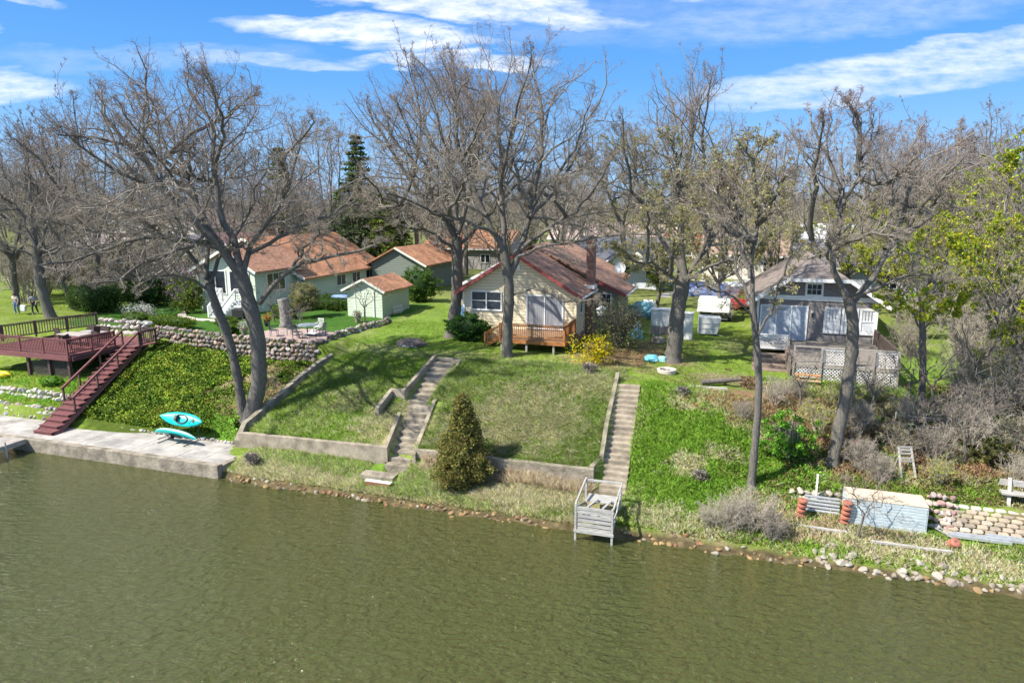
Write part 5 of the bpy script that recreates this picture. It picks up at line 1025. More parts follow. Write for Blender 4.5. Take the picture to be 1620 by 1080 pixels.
part('corner_post', M_STEEL, t, *[(x-.03,x+.03,y-.03,y+.03,.9,1.26) for x in (-1.0,.95) for y in (-.9,1.8)])
for y in (-.3,1.2):
    w_ = part('wheel', M_BLACK, t, ('tube',[(1.05,y,.32),(1.27,y,.32)],.32,18)); part('rim', M_STEEL, w_, ('tube',[(1.265,y,.32),(1.285,y,.32)],.16,12))
t = thing('mesh_trailer', 'red utility trailer with upright mesh ramp on the drive', 'trailer', W(5.5,35.2,4.35), -TH+.05); RT = mat('red_metal_paint', (.42,.07,.06), .5, var=.2)
part('bed', RT, t, (-1.2,1.2,-1.0,1.0,.45,.52), (-1.2,1.2,-1.02,-.97,.52,.78), (-1.2,1.2,.97,1.02,.52,.78)); m = MB()
for k in range(7): m.bar((-1.0+.3*k,-1.0,.8),(-1.0+.3*k,-1.0,2.0), .03)
for k in range(5): m.bar((-1.0,-1.0,.85+.28*k),(.8,-1.0,.85+.28*k), .03)
m.build('mesh_ramp', RT, t)
for s in (-1.28,1.28): w_ = part('wheel', M_BLACK, t, ('tube',[(s-.1,0,.3),(s+.1,0,.3)],.3,16)); part('fender', RT, t, (s-.13,s+.13,-.4,.4,.64,.68))
part('drawbar', RT, t, ('bar',(-.5,-1.0,.42),(0,-2.1,.4),.07), ('bar',(.5,-1.0,.42),(0,-2.1,.4),.07))
def lumpy(name, label, cat, u, v, z, rx, ry, rz, m_, seed, amp=.18, flat=.0, group=None):
    rng = np.random.default_rng(seed); n, k = 22, 12; vs = []; 
    for i in range(k+1):
        ph = math.pi/2*(i/k)*1.0
        for j in range(n):
            a = 2*math.pi*j/n; q = fbm(np.array([math.cos(a)*2+seed]), np.array([math.sin(a)*2+i*.35]), seed)[0]-.5
            rr = math.cos(ph)**.6*(1+amp*3*q*(1 if i < k else 0)); vs.append((rx*rr*math.cos(a), ry*rr*math.sin(a), rz*(math.sin(ph)**.8)*(1+amp*q)))
    m = MB(); m.add(vs, [(i*n+j,i*n+(j+1)%n,(i+1)*n+(j+1)%n,(i+1)*n+j) for i in range(k) for j in range(n)]); return tag(m.build(name, m_, None, W(u,v,z), -TH, smooth=False), label, cat, group)
TQ = mat('turquoise_tarp', (.03,.42,.60), .45, var=.5, vscale=5, col2=(.35,.72,.80)); TL = mat('teal_tarp', (.05,.26,.31), .55, var=.45, vscale=5, col2=(.25,.45,.50)); BT = mat('faded_blue_tarp', (.16,.21,.40), .6, var=.25, vscale=1.2, bump=.5, bscale=4)
lumpy('tarp', 'crumpled turquoise tarp on the dirt left of the stout oak', 'tarp', .9,14.0,gz(.9,14.0),.42,.3,.35,TQ,3); lumpy('tarp', 'small pale turquoise bag beside the crumpled turquoise tarp', 'bag', 1.5,14.1,gz(1.5,14.1),.28,.2,.32,mat('pale_aqua_plastic', (.35,.68,.68), .5, var=.3, vscale=8),4)
lumpy('tarp', 'blue bundle in front of the wide white cabinet', 'tarp', -.75,19.6,gz(-.75,19.6),.42,.35,.7,TQ,5); lumpy('sack', 'white crumpled sack beside the blue bundle', 'sack', -.8,20.6,gz(-.8,20.6),.3,.3,1.0,M_WHITE,6); lumpy('debris_pile', 'pile of pale scraps at the foot of the stout oak', 'debris', .75,18.6,gz(.75,18.6),.5,.35,.4,M_CONC,7)
lumpy('tarp', 'dark teal tarp over clutter beside the cream house', 'tarp', -1.6,28.5,4.35,1.1,.9,1.2,TL,8,.3); lumpy('tarp', 'teal tarp heap behind the wide white cabinet', 'tarp', .2,27.5,4.35,1.2,.8,.9,TL,9,.3); lumpy('covered_furniture', 'white covered heap between the two teal tarps', 'cover', -1.2,30,4.35,.7,.6,1.2,M_WHITE,10,.25)
lumpy('covered_vehicle', 'large vehicle under a faded blue tarp on the drive', 'covered vehicle', 2.6,43.0,4.4,2.6,1.6,1.25,BT,11,.1)
lumpy('covered_boat', 'long low white tarp on the pale drive behind the blue tarp', 'tarp', 5.0,50.0,4.4,2.2,1.4,.7,WP,12,.12)
t = thing('fire_pit', 'pale ring fire pit with ashes on the lawn by the stout oak', 'fire pit', G(2.0,11.6,0)); m = MB(); m.lathe([(.50,-.05),(.52,.16),(.38,.16),(.34,-.02)], 24); m.build('ring', mat('pale_stone_ring', (.60,.52,.45), .9, var=.2, vscale=6), t, bevel=.02); m = MB(); g = random.Random(2)
for k in range(16): a = g.uniform(0,6.28); r_ = g.uniform(0,.25); m.rock((r_*math.cos(a),r_*math.sin(a),.06), g.uniform(.04,.09), k, sub=0)
m.build('ashes', mat('ash', (.10,.09,.085), .95, var=.5, vscale=20), t)
t = thing('picnic_bench', 'small picnic bench with orange top before the lattice deck', 'bench', G(9.15,12.5,0), -TH-.05); OT = mat('orange_plank', (.50,.22,.06), .7, var=.25); part('tabletop', OT, t, (-.62,.62,-.16,.16,.50,.55), bevel=.02); part('seat', mat('tan_plank', (.42,.30,.20), .8, var=.2), t, (-.62,.62,-.42,-.24,.26,.31), (-.62,.62,.24,.42,.26,.31))
for x in (-.45,.45): part('leg', OT, t, ('bar',(x,-.38,-.05),(x,.12,.5),.06)); part('leg', OT, t, ('bar',(x,.38,-.05),(x,-.12,.5),.06))
t = thing('birdhouse', 'white birdhouse on a thin pole beside the cream house', 'birdhouse', G(-2.7,17.2,-.1)); part('pole', M_STEEL, t, ('tube',[(0,0,0),(0,0,2.0)],.02)); part('box', M_WHITE, t, (-.22,.22,-.17,.17,2.0,2.38)); m = MB(); m.poly([(-.32,-.24,2.36),(0,-.24,2.6),(.32,-.24,2.36)], (0,.48,0)); m.build('roof', M_WHITE, t); part('perch', M_BLACK, t, (-.34,.34,-.19,-.175,2.08,2.1), (-.1,-.03,-.175,-.171,2.15,2.24), (.06,.13,-.175,-.171,2.15,2.24))
t = thing('rain_barrel', 'blue barrel at the left corner of the cream house', 'barrel', G(-12.7,18.6,.9)); m = MB(); m.lathe([(0,0),(.25,0),(.30,.2),(.31,.45),(.30,.7),(.25,.9),(0,.9)], 18); m.build('body', mat('blue_plastic', (.12,.30,.52), .4), t, smooth=True); part('stand', M_GREYW, t, (-.3,.3,-.3,.3,-1.0,-.01))
lumpy('rock_ring', 'low mound of twigs ringed with pale rocks on the lawn', 'mound', -14.6,14.3,gz(-14.6,14.3),.95,.8,.35,mat('twig_litter', (.22,.17,.14), .95, var=.5, vscale=14, bump=1, bscale=20),13,.2)
stonewall('rock_edging', 'arc of pale rocks in front of the twig mound', [(-15.4,13.9),(-14.7,13.5),(-13.8,13.7)], lambda u,v: gz(u,v)-.05, 1, .13, 21, LS)
m = MB(); m.tube([(0,0,.15),(1.0,.1,.2),(2.1,.35,.25)], [.14,.13,.09], 9); tag(m.build('log', mat('old_log', (.17,.14,.12), .95, var=.4, vscale=6, bump=.6), None, G(3.9,10.1,0), -TH+.25), 'dark fallen log on the dirt at the top of the green bank', 'log')
# patio things of the green house
PATM = mat('patio_metal', (.10,.105,.12), .5, metal=.3)
t = thing('patio_table', 'round glass patio table on the pink patio', 'table', W(-22.2,13.9,4.33)); m = MB(); m.lathe([(0,.70),(.72,.70),(.74,.72),(.72,.74),(0,.74)], 24); m.build('tabletop', mat('grey_blue_glass', (.30,.36,.42), .15, spec=.6), t); part('pedestal', PATM, t, ('tube',[(0,0,0),(0,0,.7)],.04)); m = MB(); m.lathe([(0,0),(.3,0),(.28,.05),(0,.06)], 16); m.build('foot', PATM, t)
def metalchair(u, v, rot, label, col=None):
    c = col or PATM; t = thing('patio_chair', label, 'chair', W(u,v,4.33), -TH+rot, 'chairs on the pink patio'); part('seat', c, t, (-.24,.24,-.24,.24,.40,.43)); part('backrest', c, t, *[('bar',(-.2+.1*i,.25,.43),(-.2+.1*i,.33,.92),.03) for i in range(5)], ('bar',(-.24,.33,.93),(.24,.33,.93),.04))
    for sx in (-.22,.22):
        for sy in (-.22,.22): part('leg', c, t, (sx-.015,sx+.015,sy-.015,sy+.015,0,.40))
        part('armrest', c, t, ('bar',(sx*1.1,-.22,.64),(sx*1.1,.3,.66),.035))
metalchair(-23.3,13.7,1.6,'dark metal chair left of the round patio table'); metalchair(-22.3,12.9,3.1,'dark metal chair in front of the round patio table'); metalchair(-21.2,14.0,-1.5,'dark metal chair right of the round patio table'); metalchair(-22.1,15.1,0,'white chair behind the round patio table', M_WHITE)
metalchair(-24.2,13.0,2.0,'dark metal chair nearest the tree stump'); t = thing('plant_stand', 'small white topped stand near the lower stone wall', 'stand', W(-20.9,12.6,4.33)); part('top', M_WHITE, t, (-.3,.3,-.2,.2,.44,.48)); part('leg', PATM, t, ('tube',[(-.25,0,0),(-.2,0,.44)],.02)); part('leg', PATM, t, ('tube',[(.25,0,0),(.2,0,.44)],.02)); part('ornament', M_WHITE, t, ('tube',[(0,0,.48),(0,0,.62),(0,0,.75)],[.1,.08,.03]))
b = W(-25.9,16.6,4.25); m = MB(); m.tube([(0,0,-.2),(.02,0,.3),(-.05,.02,1.2),(-.1,0,2.0),(-.12,0,2.1)], [.62,.42,.36,.40,.38], 14); t = thing('tree_stump', 'tall thick grey tree stump beside the pink patio', 'stump', b); m2 = m.build('trunk', mat('stump_bark', (.24,.22,.20), .95, var=.45, vscale=4, stretch=(2,2,.6), bump=1, bscale=8), t, smooth=True); m = MB(); m.tube([(.2,0,1.0),(.45,.05,1.25),(.6,.1,1.3)], [.14,.1,.09], 8); m.build('branch_stub', MATS['stump_bark'], t, smooth=True)
def pot(label, u, v, c, dark=True):
    t = thing('flower_pot', label, 'flower pot', W(u,v,gz(u,v)+.02)); m = MB(); m.lathe([(0,0),(.16,0),(.24,.38),(.26,.42),(.21,.42),(.19,.36),(0,.36)], 16); m.build('pot', M_BLACK if dark else M_CONC, t); rng = np.random.default_rng(int(abs(u)*10)); n = 260; cc = rng.normal(size=(n,3))*np.array([.16,.16,.14])+np.array([0,0,.62]); V, F = leafquads(cc, .06, rng); npmesh('foliage', V, F, M_LEAF, t, vary(c, n, rng))
pot('dark pot of rust orange grass near the tall stump', -27.3,16.3,(.45,.24,.08)); pot('grey stone pot with white flowers by the pink patio', -26.9,13.3,(.55,.55,.45), False); pot('grey urn on the garden bed in front of the shed', -21.7,19.6,(.35,.3,.25), False)
t = thing('gas_grill', 'black covered grill beside the white porch stairs', 'grill', W(-31.4,18.4,4.25)); part('body', M_BLACK, t, (-.55,.55,-.3,.3,.15,.85), bevel=.04); part('lid', M_STEEL, t, (-.4,.4,-.28,.28,.86,1.1), bevel=.1); part('side_shelf', M_STEEL, t, (-.85,-.56,-.25,.25,.8,.84)); part('side_shelf', M_STEEL, t, (.56,.85,-.25,.25,.8,.84))
for x in (-.45,.45): part('wheel', M_BLACK, t, ('tube',[(x-.03,-.25,.08),(x+.03,-.25,.08)],.09,12))
# red signs far behind
t = thing('sign', 'red and white round sign far behind the blue cottage', 'sign', W(-2.6,66,4.5)); SR = mat('sign_red', (.60,.03,.04), .5); part('pole', M_STEEL, t, ('tube',[(0,0,0),(0,0,4.6)],.06)); p_ = part('panel', SR, t, (-.9,.9,-.05,.05,3.3,5.1)); part('emblem', M_WHITE, p_, ('tube',[(0,-.06,4.4),(0,-.075,4.4)],.5,18)); part('emblem_centre', SR, p_, ('tube',[(0,-.075,4.4),(0,-.09,4.4)],.22,14))
t = thing('sign', 'red sign with orange base right of the round red sign', 'sign', W(.9,66.5,4.5)); part('pole', M_STEEL, t, ('tube',[(0,0,0),(0,0,4.4)],.06)); part('panel', SR, t, (-.8,.8,-.05,.05,3.6,5.0)); part('stripe', M_WHITE, t, (-.55,.55,-.07,-.051,4.2,4.4)); part('lower_panel', mat('sign_orange', (.60,.20,.08), .6), t, (-.9,1.3,-.05,.05,2.7,3.55))

# ---------------------------------------------------------------- two people carrying a bag
def person(label, u, v, face, shirt, pants, hair, pose, skin=(.50,.32,.24)):
    t = thing('person', label, 'person', G(u,v,.02), -TH+face); sk = mat('skin_%d' % int(skin[0]*100), skin, .6)
    def skinmesh(name, m_, pts, edges, par):
        me = bpy.data.meshes.new(name); me.from_pydata([p[0] for p in pts], edges, []); o = link(name, me, m_, par); s = o.modifiers.new('s','SKIN'); 
        for i, p in enumerate(pts): me.skin_vertices[0].data[i].radius = p[1] if isinstance(p[1], tuple) else (p[1],p[1])
        me.skin_vertices[0].data[0].use_root = True; q = o.modifiers.new('d','SUBSURF'); q.levels = q.render_levels = 2; s.use_smooth_shade = True; return o
    a = pose; J = {'pel':(0,0,.95),'wa':(0,a['lean']*.3,1.12),'ch':(0,a['lean']*.7,1.34),'nk':(0,a['lean'],1.50),'hd0':(0,a['lean']*1.1-.02,1.58),'hd':(0,a['lean']*1.15-.03,1.66),'top':(0,a['lean']*1.1-.01,1.75)}
    for s, k in ((-1,'l'),(1,'r')):
        J['hip'+k] = (s*.10,0,.90); J['kn'+k] = (s*.11,a['kn'+k],.50); J['an'+k] = (s*.11,a['an'+k],.09); J['toe'+k] = (s*.12,a['an'+k]-.17,.035); J['sh'+k] = (s*.19,a['lean']*.85,1.42); J['el'+k] = (s*.27,a['el'+k],1.14); J['wr'+k] = (s*.25,a['wr'+k][0],a['wr'+k][1]); J['ha'+k] = (s*.25,a['wr'+k][0]-.06,a['wr'+k][1]-.09)
    names = list(J); rad = {'pel':(.14,.11),'wa':(.125,.09),'ch':(.155,.11),'nk':.055,'hd0':.07,'hd':(.085,.10),'top':.07}
    for k in 'lr': rad.update({'hip'+k:.085,'kn'+k:.055,'an'+k:.038,'toe'+k:.035,'sh'+k:.055,'el'+k:.040,'wr'+k:.028,'ha'+k:(.022,.04)})
    E_ = [('pel','wa'),('wa','ch'),('ch','nk'),('nk','hd0'),('hd0','hd'),('hd','top')]+[x for k in 'lr' for x in (('pel','hip'+k),('hip'+k,'kn'+k),('kn'+k,'an'+k),('an'+k,'toe'+k),('ch','sh'+k),('sh'+k,'el'+k),('el'+k,'wr'+k),('wr'+k,'ha'+k))]
    V_ = [(J[n],rad[n]) for n in names]; EE = [(names.index(x),names.index(y)) for x, y in E_]
    for k, s in (('l',-1),('r',1)):       # fingers and a thumb on each hand
        hx, hy, hz = J['ha'+k]
        for f_, (dx, dy, L_) in enumerate(((-.03,-.01,.075),(-.01,-.015,.085),(.01,-.012,.08),(.028,-.008,.065))):
            V_.append(((hx+dy,hy+dx,hz-.05),.010)); V_.append(((hx+dy,hy+dx-.01,hz-.05-L_*.5),.008)); EE += [(names.index('ha'+k),len(V_)-2),(len(V_)-2,len(V_)-1)]
        V_.append(((hx-s*.02,hy-.05,hz+.0),.011)); EE.append((names.index('ha'+k),len(V_)-1))
    skinmesh('body', sk, V_, EE, t)
    def grp(name, m_, ns, es, add, par=t): skinmesh(name, m_, [(J[n] if isinstance(n,str) else n[0], tuple(x+add for x in (rad[n] if isinstance(rad[n],tuple) else (rad[n],rad[n]))) if isinstance(n,str) else n[1]) for n in ns], es, par)
    grp('shirt', mat('cloth_%s' % shirt[0], shirt[1], .9, var=.1), ['wa','ch','shl','ell','shr','elr'], [(0,1),(1,2),(2,3),(1,4),(4,5)], .022); grp('trousers', mat('cloth_%s' % pants[0], pants[1], .9, var=.1), ['pel','wa','hipl','knl','anl','hipr','knr','anr'], [(0,1),(0,2),(2,3),(3,4),(0,5),(5,6),(6,7)], .02)
    for k in 'lr': grp('shoe', mat('shoe', (.30,.28,.26), .8), ['an'+k,'toe'+k], [(0,1)], .018)
    h = J['hd']; m = MB(); m.sm = True; m.lathe([(.02,.125),(.08,.10),(.108,.04),(.112,-.02),(.10,-.09)], 14, (h[0],h[1]+.025,h[2])); m.build('hair', mat('hair_%s' % hair[0], hair[1], .8), t)
    for s in (-1,1): m = MB(); m.sm = True; m.lathe([(0,-.012),(.010,-.006),(.012,0),(.010,.006),(0,.012)], 8, (h[0]+s*.034,h[1]-.098,h[2]-.01)); m.build('eye', M_BLACK, t)
    m = MB(); m.poly([(-.014,h[1]-.098,h[2]-.04),(.014,h[1]-.098,h[2]-.04),(0,h[1]-.098,h[2]+.01)], (0,-.024,-.004)); m.build('nose', sk, t); part('mouth', mat('lips', (.35,.13,.11), .6), t, (-.024,.024,h[1]-.104,h[1]-.094,h[2]-.065,h[2]-.056))
    return t
person('person in a cream shirt and blue jeans carrying a pale bag', -50.6,14.9,.25, ('cream',(.66,.58,.50)), ('denim',(.10,.19,.34)), ('brown',(.12,.07,.05)), dict(lean=-.03,knl=-.06,knr=.02,anl=.03,anr=.14,ell=.06,elr=-.02,wrl=(.0,.90),wrr=(-.14,.93)))
person('person in a grey blue shirt and dark trousers leaning forward', -49.1,15.3,.5, ('slate',(.24,.27,.36)), ('navy',(.035,.04,.065)), ('dark',(.05,.035,.03)), dict(lean=-.14,knl=-.16,knr=.05,anl=-.08,anr=.26,ell=-.05,elr=-.10,wrl=(-.22,.92),wrr=(-.25,.95)))
t = thing('bag', 'pale grey shopping bag held between the two walking people', 'bag', G(-49.9,14.95,.32)); m = MB(); m.poly([(-.24,-.10,0),(.24,-.10,0),(.30,-.06,.48),(-.3,-.06,.5)], (0,.2,0)); m.build('sack', mat('pale_bag', (.55,.55,.56), .6, var=.15), t, bevel=.05)
part('handle', mat('pale_bag', (0,0,0)), t, ('tube',[(-.12,.04,.48),(-.06,.04,.64),(.06,.04,.64),(.12,.04,.48)],.012,5))
# ---------------------------------------------------------------- hedges, bushes, shrubs
def bush(name, label, u, v, rx, ry, rz, n, size, cols, seed, shape='ball', cat='bush', group=None, z=None, stems=0, core=.82, rot=0.0, lump=.22):
    rng = np.random.default_rng(seed); z = gz(u,v) if z is None else z; cols = np.array(cols)
    d = norm(rng.normal(size=(n,3))); r = (.72+.30*rng.random((n,1))**.6)*(1+(rng.random((n,1)) < .12)*rng.random((n,1))*.22)
    if core == 0: r = rng.random((n,1))**.45*(1.0+.25*rng.random((n,1)))
    if shape == 'box': k = 4.0; d = d/((np.abs(d)**k).sum(1, keepdims=True)**(1/k)); 
    if shape == 'cone': h = rng.random((n,1))**1.3; a = rng.random((n,1))*2*np.pi; q = (1-h)**.78*.98+.02; q = q*np.clip(h*2.2+.55,0,1); c = np.concatenate([np.cos(a)*q*r, np.sin(a)*q*r, h*2-1], 1)
    else: c = d*r
    big = (fbm(c[:,0]*1.6+seed*3.1, c[:,1]*1.6-c[:,2]*1.9, seed+3)-.5)[:,None]; c = c*(1+lump*2.6*big) if shape != 'cone' else c*np.array([1+0*0,1,1])*np.concatenate([1+lump*2.2*big]*2+[np.ones_like(big)],1)
    lum = fbm(c[:,0]*2.2+seed, c[:,1]*2.2+c[:,2]*2.2, seed)-.5; c[:, :2] *= (1+lump*2*lum[:,None]); 
    if shape != 'cone': c[:,2] *= (1+lump*lum)
    if shape != 'box' and core > 0:      # sprays: leaves gathered round a few hundred tips
        K_ = max(60, n//45); tips = c[rng.integers(0, len(c), K_)]*(1+.16*rng.random((K_,1))); c = tips[rng.integers(0, K_, n)]; nrm_ = norm(c+np.array([0,0,.3])); c = c+rng.normal(size=c.shape)*np.array([.06,.06,.05])-nrm_*rng.random((n,1))*.16; lum = fbm(c[:,0]*4+seed, c[:,1]*4+c[:,2]*4, seed)-.5
    P_ = c*np.array([rx,ry,rz])+np.array([0,0,rz*(1.0 if shape != 'box' else .98)]); P_ = P_[P_[:,2] > .02]; V, F = leafquads(P_, size, rng); ci = cols[np.minimum((np.clip(lum[:len(P_)]*1.8+.5+rng.normal(size=len(P_))*.25,0,.999)*len(cols)).astype(int), len(cols)-1)]
    t = thing(name, label, cat, W(u,v,z-.03), -TH+rot, group)
    # inner mass of twigs and leaves
    nn, kk = 18, 10; cv = []
    for i in range(kk+1):
        ph = -math.pi/2+math.pi*i/kk
        for j in range(nn):
            a = 2*math.pi*j/nn; x, y, zz = math.cos(ph)*math.cos(a), math.cos(ph)*math.sin(a), math.sin(ph)
            if shape == 'cone': zz = -1+2*i/kk; q = ((1-i/kk)**.78)*np.clip(i/kk*2.2+.55,0,1); x, y = math.cos(a)*q, math.sin(a)*q
            if shape == 'box': s = (abs(x)**4+abs(y)**4+abs(zz)**4)**.25; x, y, zz = x/s, y/s, zz/s
            cv.append((x*rx*core,y*ry*core,max(.0,zz*rz*core+rz)))
    cf = [(i*nn+j,i*nn+(j+1)%nn,(i+1)*nn+(j+1)%nn,(i+1)*nn+j) for i in range(kk) for j in range(nn)]
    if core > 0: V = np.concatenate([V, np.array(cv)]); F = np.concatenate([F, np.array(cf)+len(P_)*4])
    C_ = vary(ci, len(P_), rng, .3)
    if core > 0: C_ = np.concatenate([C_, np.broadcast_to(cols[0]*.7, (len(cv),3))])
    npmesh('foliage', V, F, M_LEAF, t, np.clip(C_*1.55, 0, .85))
    if stems:
        a = rng.random(stems)*2*np.pi; Q = np.zeros((stems,4,3)); 
        for k in range(4): f = k/3; Q[:,k,0] = np.cos(a)*rx*f*.75*rng.uniform(.3,1,stems); Q[:,k,1] = np.sin(a)*ry*f*.75*rng.uniform(.3,1,stems); Q[:,k,2] = rz*1.7*f*rng.uniform(.8,1,stems)
        V, F, Cc = tubes([(Q, np.full((stems,4), .018), 4, BARK)]); npmesh('stems', V, F, M_TWIG, t, Cc)
    return t
BOX = [(.045,.085,.012),(.085,.14,.016),(.14,.20,.02)]; DKG = [(.025,.055,.012),(.04,.09,.016),(.07,.12,.02)]; YEW = [(.03,.06,.012),(.05,.10,.018),(.10,.16,.025)]
bush('hedge', 'big dark clipped hedge beside the walking people', -46.0,18.2,2.4,1.5,1.15,9000,.06,DKG,1,'box','hedge',rot=-.15)
bush('hedge', 'tall rounded dark hedge behind the left lawn', -43.6,21.4,1.6,1.4,1.25,6000,.06,DKG,2,'ball','hedge')
bush('hedge', 'long dark hedge reaching toward the white house', -47.0,23.5,2.6,1.2,1.0,6000,.06,DKG,3,'box','hedge')
bush('hedge', 'low round boxwood behind the pale rock bank', -36.9,13.8,1.3,.75,.5,4200,.045,BOX,4,'ball','hedge',lump=.1)
bush('hedge', 'long low boxwood hedge above the field stone wall', -33.6,13.7,1.9,.55,.42,5200,.045,BOX,5,'box','hedge',lump=.08)
bush('hedge', 'low boxwood left of the forked oak at the lawn edge', -29.3,14.6,1.2,.55,.45,3600,.045,BOX,6,'ball','hedge',lump=.1)
bush('hedge', 'small boxwood clump on the stone wall by the forked oak', -27.9,13.2,.6,.5,.42,1800,.045,BOX,7,'ball','hedge',lump=.1)
bush('hedge', 'clipped yew beside the tall stump', -28.3,19.8,1.0,.7,.6,3000,.05,BOX,8,'box','hedge',lump=.1)
bush('hedge', 'long clipped hedge along the green house side wall', -28.8,25.6,1.1,2.4,.5,5000,.05,DKG,9,'box','hedge',lump=.1)
bush('hedge', 'hedge between the topiary ball and the shed', -27.0,24.4,1.4,.6,.5,3000,.05,YEW,10,'box','hedge',lump=.1)
bush('topiary', 'round budding topiary ball beside the stump', -26.9,20.6,1.15,1.1,1.15,7500,.04,[(.17,.16,.075),(.24,.22,.09),(.14,.15,.06)],11,'ball','topiary',z=gz(-26.9,20.6)+.55,stems=10,core=.80,lump=.05)
bush('evergreen_shrub', 'dense cedar hedge right of the garden shed', -21.9,30.6,1.9,1.2,1.55,12000,.06,[(.03,.075,.015),(.06,.12,.02),(.11,.17,.03)],12,'ball','shrub',lump=.25)
bush('rhododendron', 'dark glossy bush under the windows of the cream house', -11.3,16.0,1.45,.85,.85,8500,.055,[(.02,.055,.012),(.04,.10,.018),(.075,.15,.03)],13,'ball','bush',lump=.2)
bush('juniper_tree', 'conical olive green juniper at the water below the centre bank', -6.0,1.95,1.40,1.32,1.95,32000,.05,[(.10,.11,.035),(.15,.145,.04),(.13,.15,.035),(.19,.17,.05),(.21,.165,.05)],14,'cone','tree',stems=6,core=.62,lump=.42)
bush('forsythia', 'bright yellow forsythia at the top of the straight stairs', -1.9,11.6,1.05,.95,.85,2600,.055,[(.45,.34,.01),(.58,.45,.012),(.33,.27,.02)],15,'ball','bush',stems=60,core=0,lump=.6)
bush('lilac_bush', 'large loose olive budding shrub behind the birdhouse', -1.4,16.4,1.9,1.7,1.5,4200,.055,[(.15,.15,.07),(.20,.19,.08),(.12,.14,.05)],16,'ball','bush',stems=220,core=0,lump=.4)
bush('flowering_shrub', 'white flowering shrub above the pale rocks', -38.0,15.3,1.2,1.0,.7,2200,.05,[(.35,.36,.32),(.62,.62,.60),(.20,.22,.14)],17,'ball','bush',stems=60,core=0,lump=.4)
bush('shrub', 'green shrub left of the porch stairs', -37.6,19.7,1.3,1.0,1.5,4200,.07,[(.07,.10,.025),(.12,.16,.03),(.20,.24,.03)],18,'ball','bush',stems=50,core=.5,lump=.4)
bush('magnolia_shrub', 'bare shrub with pale pink blossom before the green house gable', -40.5,22.5,1.9,1.6,1.9,2200,.06,[(.55,.38,.40),(.48,.33,.35),(.30,.24,.22)],19,'ball','bush',stems=130,core=0,lump=.4)
bush('shrub', 'bright green clump in front of the maroon deck', -34.6,4.9,.75,.5,.35,1800,.05,[(.10,.22,.02),(.15,.30,.03)],20,'ball','bush')
bush('shrub', 'bright green leafing shrub on the bank left of the pipe bundle', 7.9,5.9,1.05,.95,1.05,5200,.05,[(.07,.16,.02),(.12,.27,.03),(.16,.33,.03)],21,'ball','bush',stems=90,core=.45,lump=.4)
bush('shrub', 'rounded olive juniper among leaves on the right bank', 16.2,7.6,.75,.65,.6,3000,.05,[(.075,.08,.03),(.10,.115,.035),(.14,.13,.04)],22,'ball','bush',stems=8,core=.7,lump=.4)
for k, (u, v, s, lab) in enumerate(((-16.8,1.0,.7,'grey brush at the end of the concrete walkway'),(3.1,8.4,.5,'small grey brush near the top of the green bank'),(4.3,3.9,.5,'small grey brush in the middle of the green bank'),(-1.9,9.9,.7,'dry brush left of the straight stairs'))):
    bush('brush', lab, u,v,.75*s,.6*s,.55*s,500,.035,[(.24,.20,.165),(.30,.25,.20)],30+k,'ball','brush',stems=420,core=0,lump=.3)

# ---------------------------------------------------------------- leafless thickets on the right
def shrubproto(name, seed, h, n, leafcol=None, spread=.55, leafn=500, size=.05, tone=(.42,.37,.305)):
    rng = np.random.default_rng(seed); P_ = np.zeros((n,6,3)); a = rng.random(n)*2*np.pi; s = rng.random(n)*spread
    for k in range(6): f = k/5; P_[:,k,0] = np.cos(a)*(s*f*h+.1)+rng.normal(size=n)*.05*f*h; P_[:,k,1] = np.sin(a)*(s*f*h+.1)+rng.normal(size=n)*.05*f*h; P_[:,k,2] = f*h*(.65+.35*rng.random(n))-.1
    R_ = np.repeat(np.linspace(.028,.012,6)[None], n, 0)*(h/2.5)**.5
    lv = grow(P_, R_, rng, 3, np.array([0,0,h*.6]), np.array([h*.8,h*.8,h*.7]), K=(5,4,3), nch=(7,5,4), lr=(.5,.5,.5), rmin=.006, ang=(40,42,45), up=(.12,.08,.05))
    root = bpy.data.objects.new(name, None); COL.objects.link(root); tone = np.array(tone)
    V, F, Cc = tubes([(P_,R_,5,tone)]); npmesh('stems', V, F, M_TWIG, root, Cc)
    V, F, Cc = tubes([(Q,RR,3,np.clip(tone*(1+.15*rng.normal(size=(len(Q),1))),.02,1)) for Q, RR in lv]); npmesh('twigs', V, F, M_TWIG, root, Cc)
    if leafcol is not None: Q = lv[-1][0].reshape(-1,3); c = Q[rng.integers(0,len(Q),leafn)]+rng.normal(size=(leafn,3))*.04; V, F = leafquads(c, size, rng); npmesh('foliage', V, F, M_LEAF, root, vary(np.array(leafcol)[rng.integers(0,len(leafcol),leafn)], leafn, rng))
    return root
def place(proto, first, u, v, s, rot, label, cat, group, dz=-.05):
    z = gz(u,v)+dz
    if first: o = proto; o.location = W(u,v,z); o.rotation_euler = (0,0,rot); o.scale = (s,s,s)
    else: o = copy_tree(proto, None, W(u,v,z), rot, scale=s)
    tag(o, label, cat, group); return o
SP = [shrubproto('bare_shrub', 101, 2.4, 16), shrubproto('bare_shrub', 102, 2.0, 20, tone=(.34,.30,.25)), shrubproto('leafing_shrub', 103, 2.2, 14, [(.16,.17,.06),(.12,.15,.04)], leafn=900), shrubproto('leafing_shrub', 104, 2.0, 14, YG, leafn=900, size=.06)]
used = [False]*4
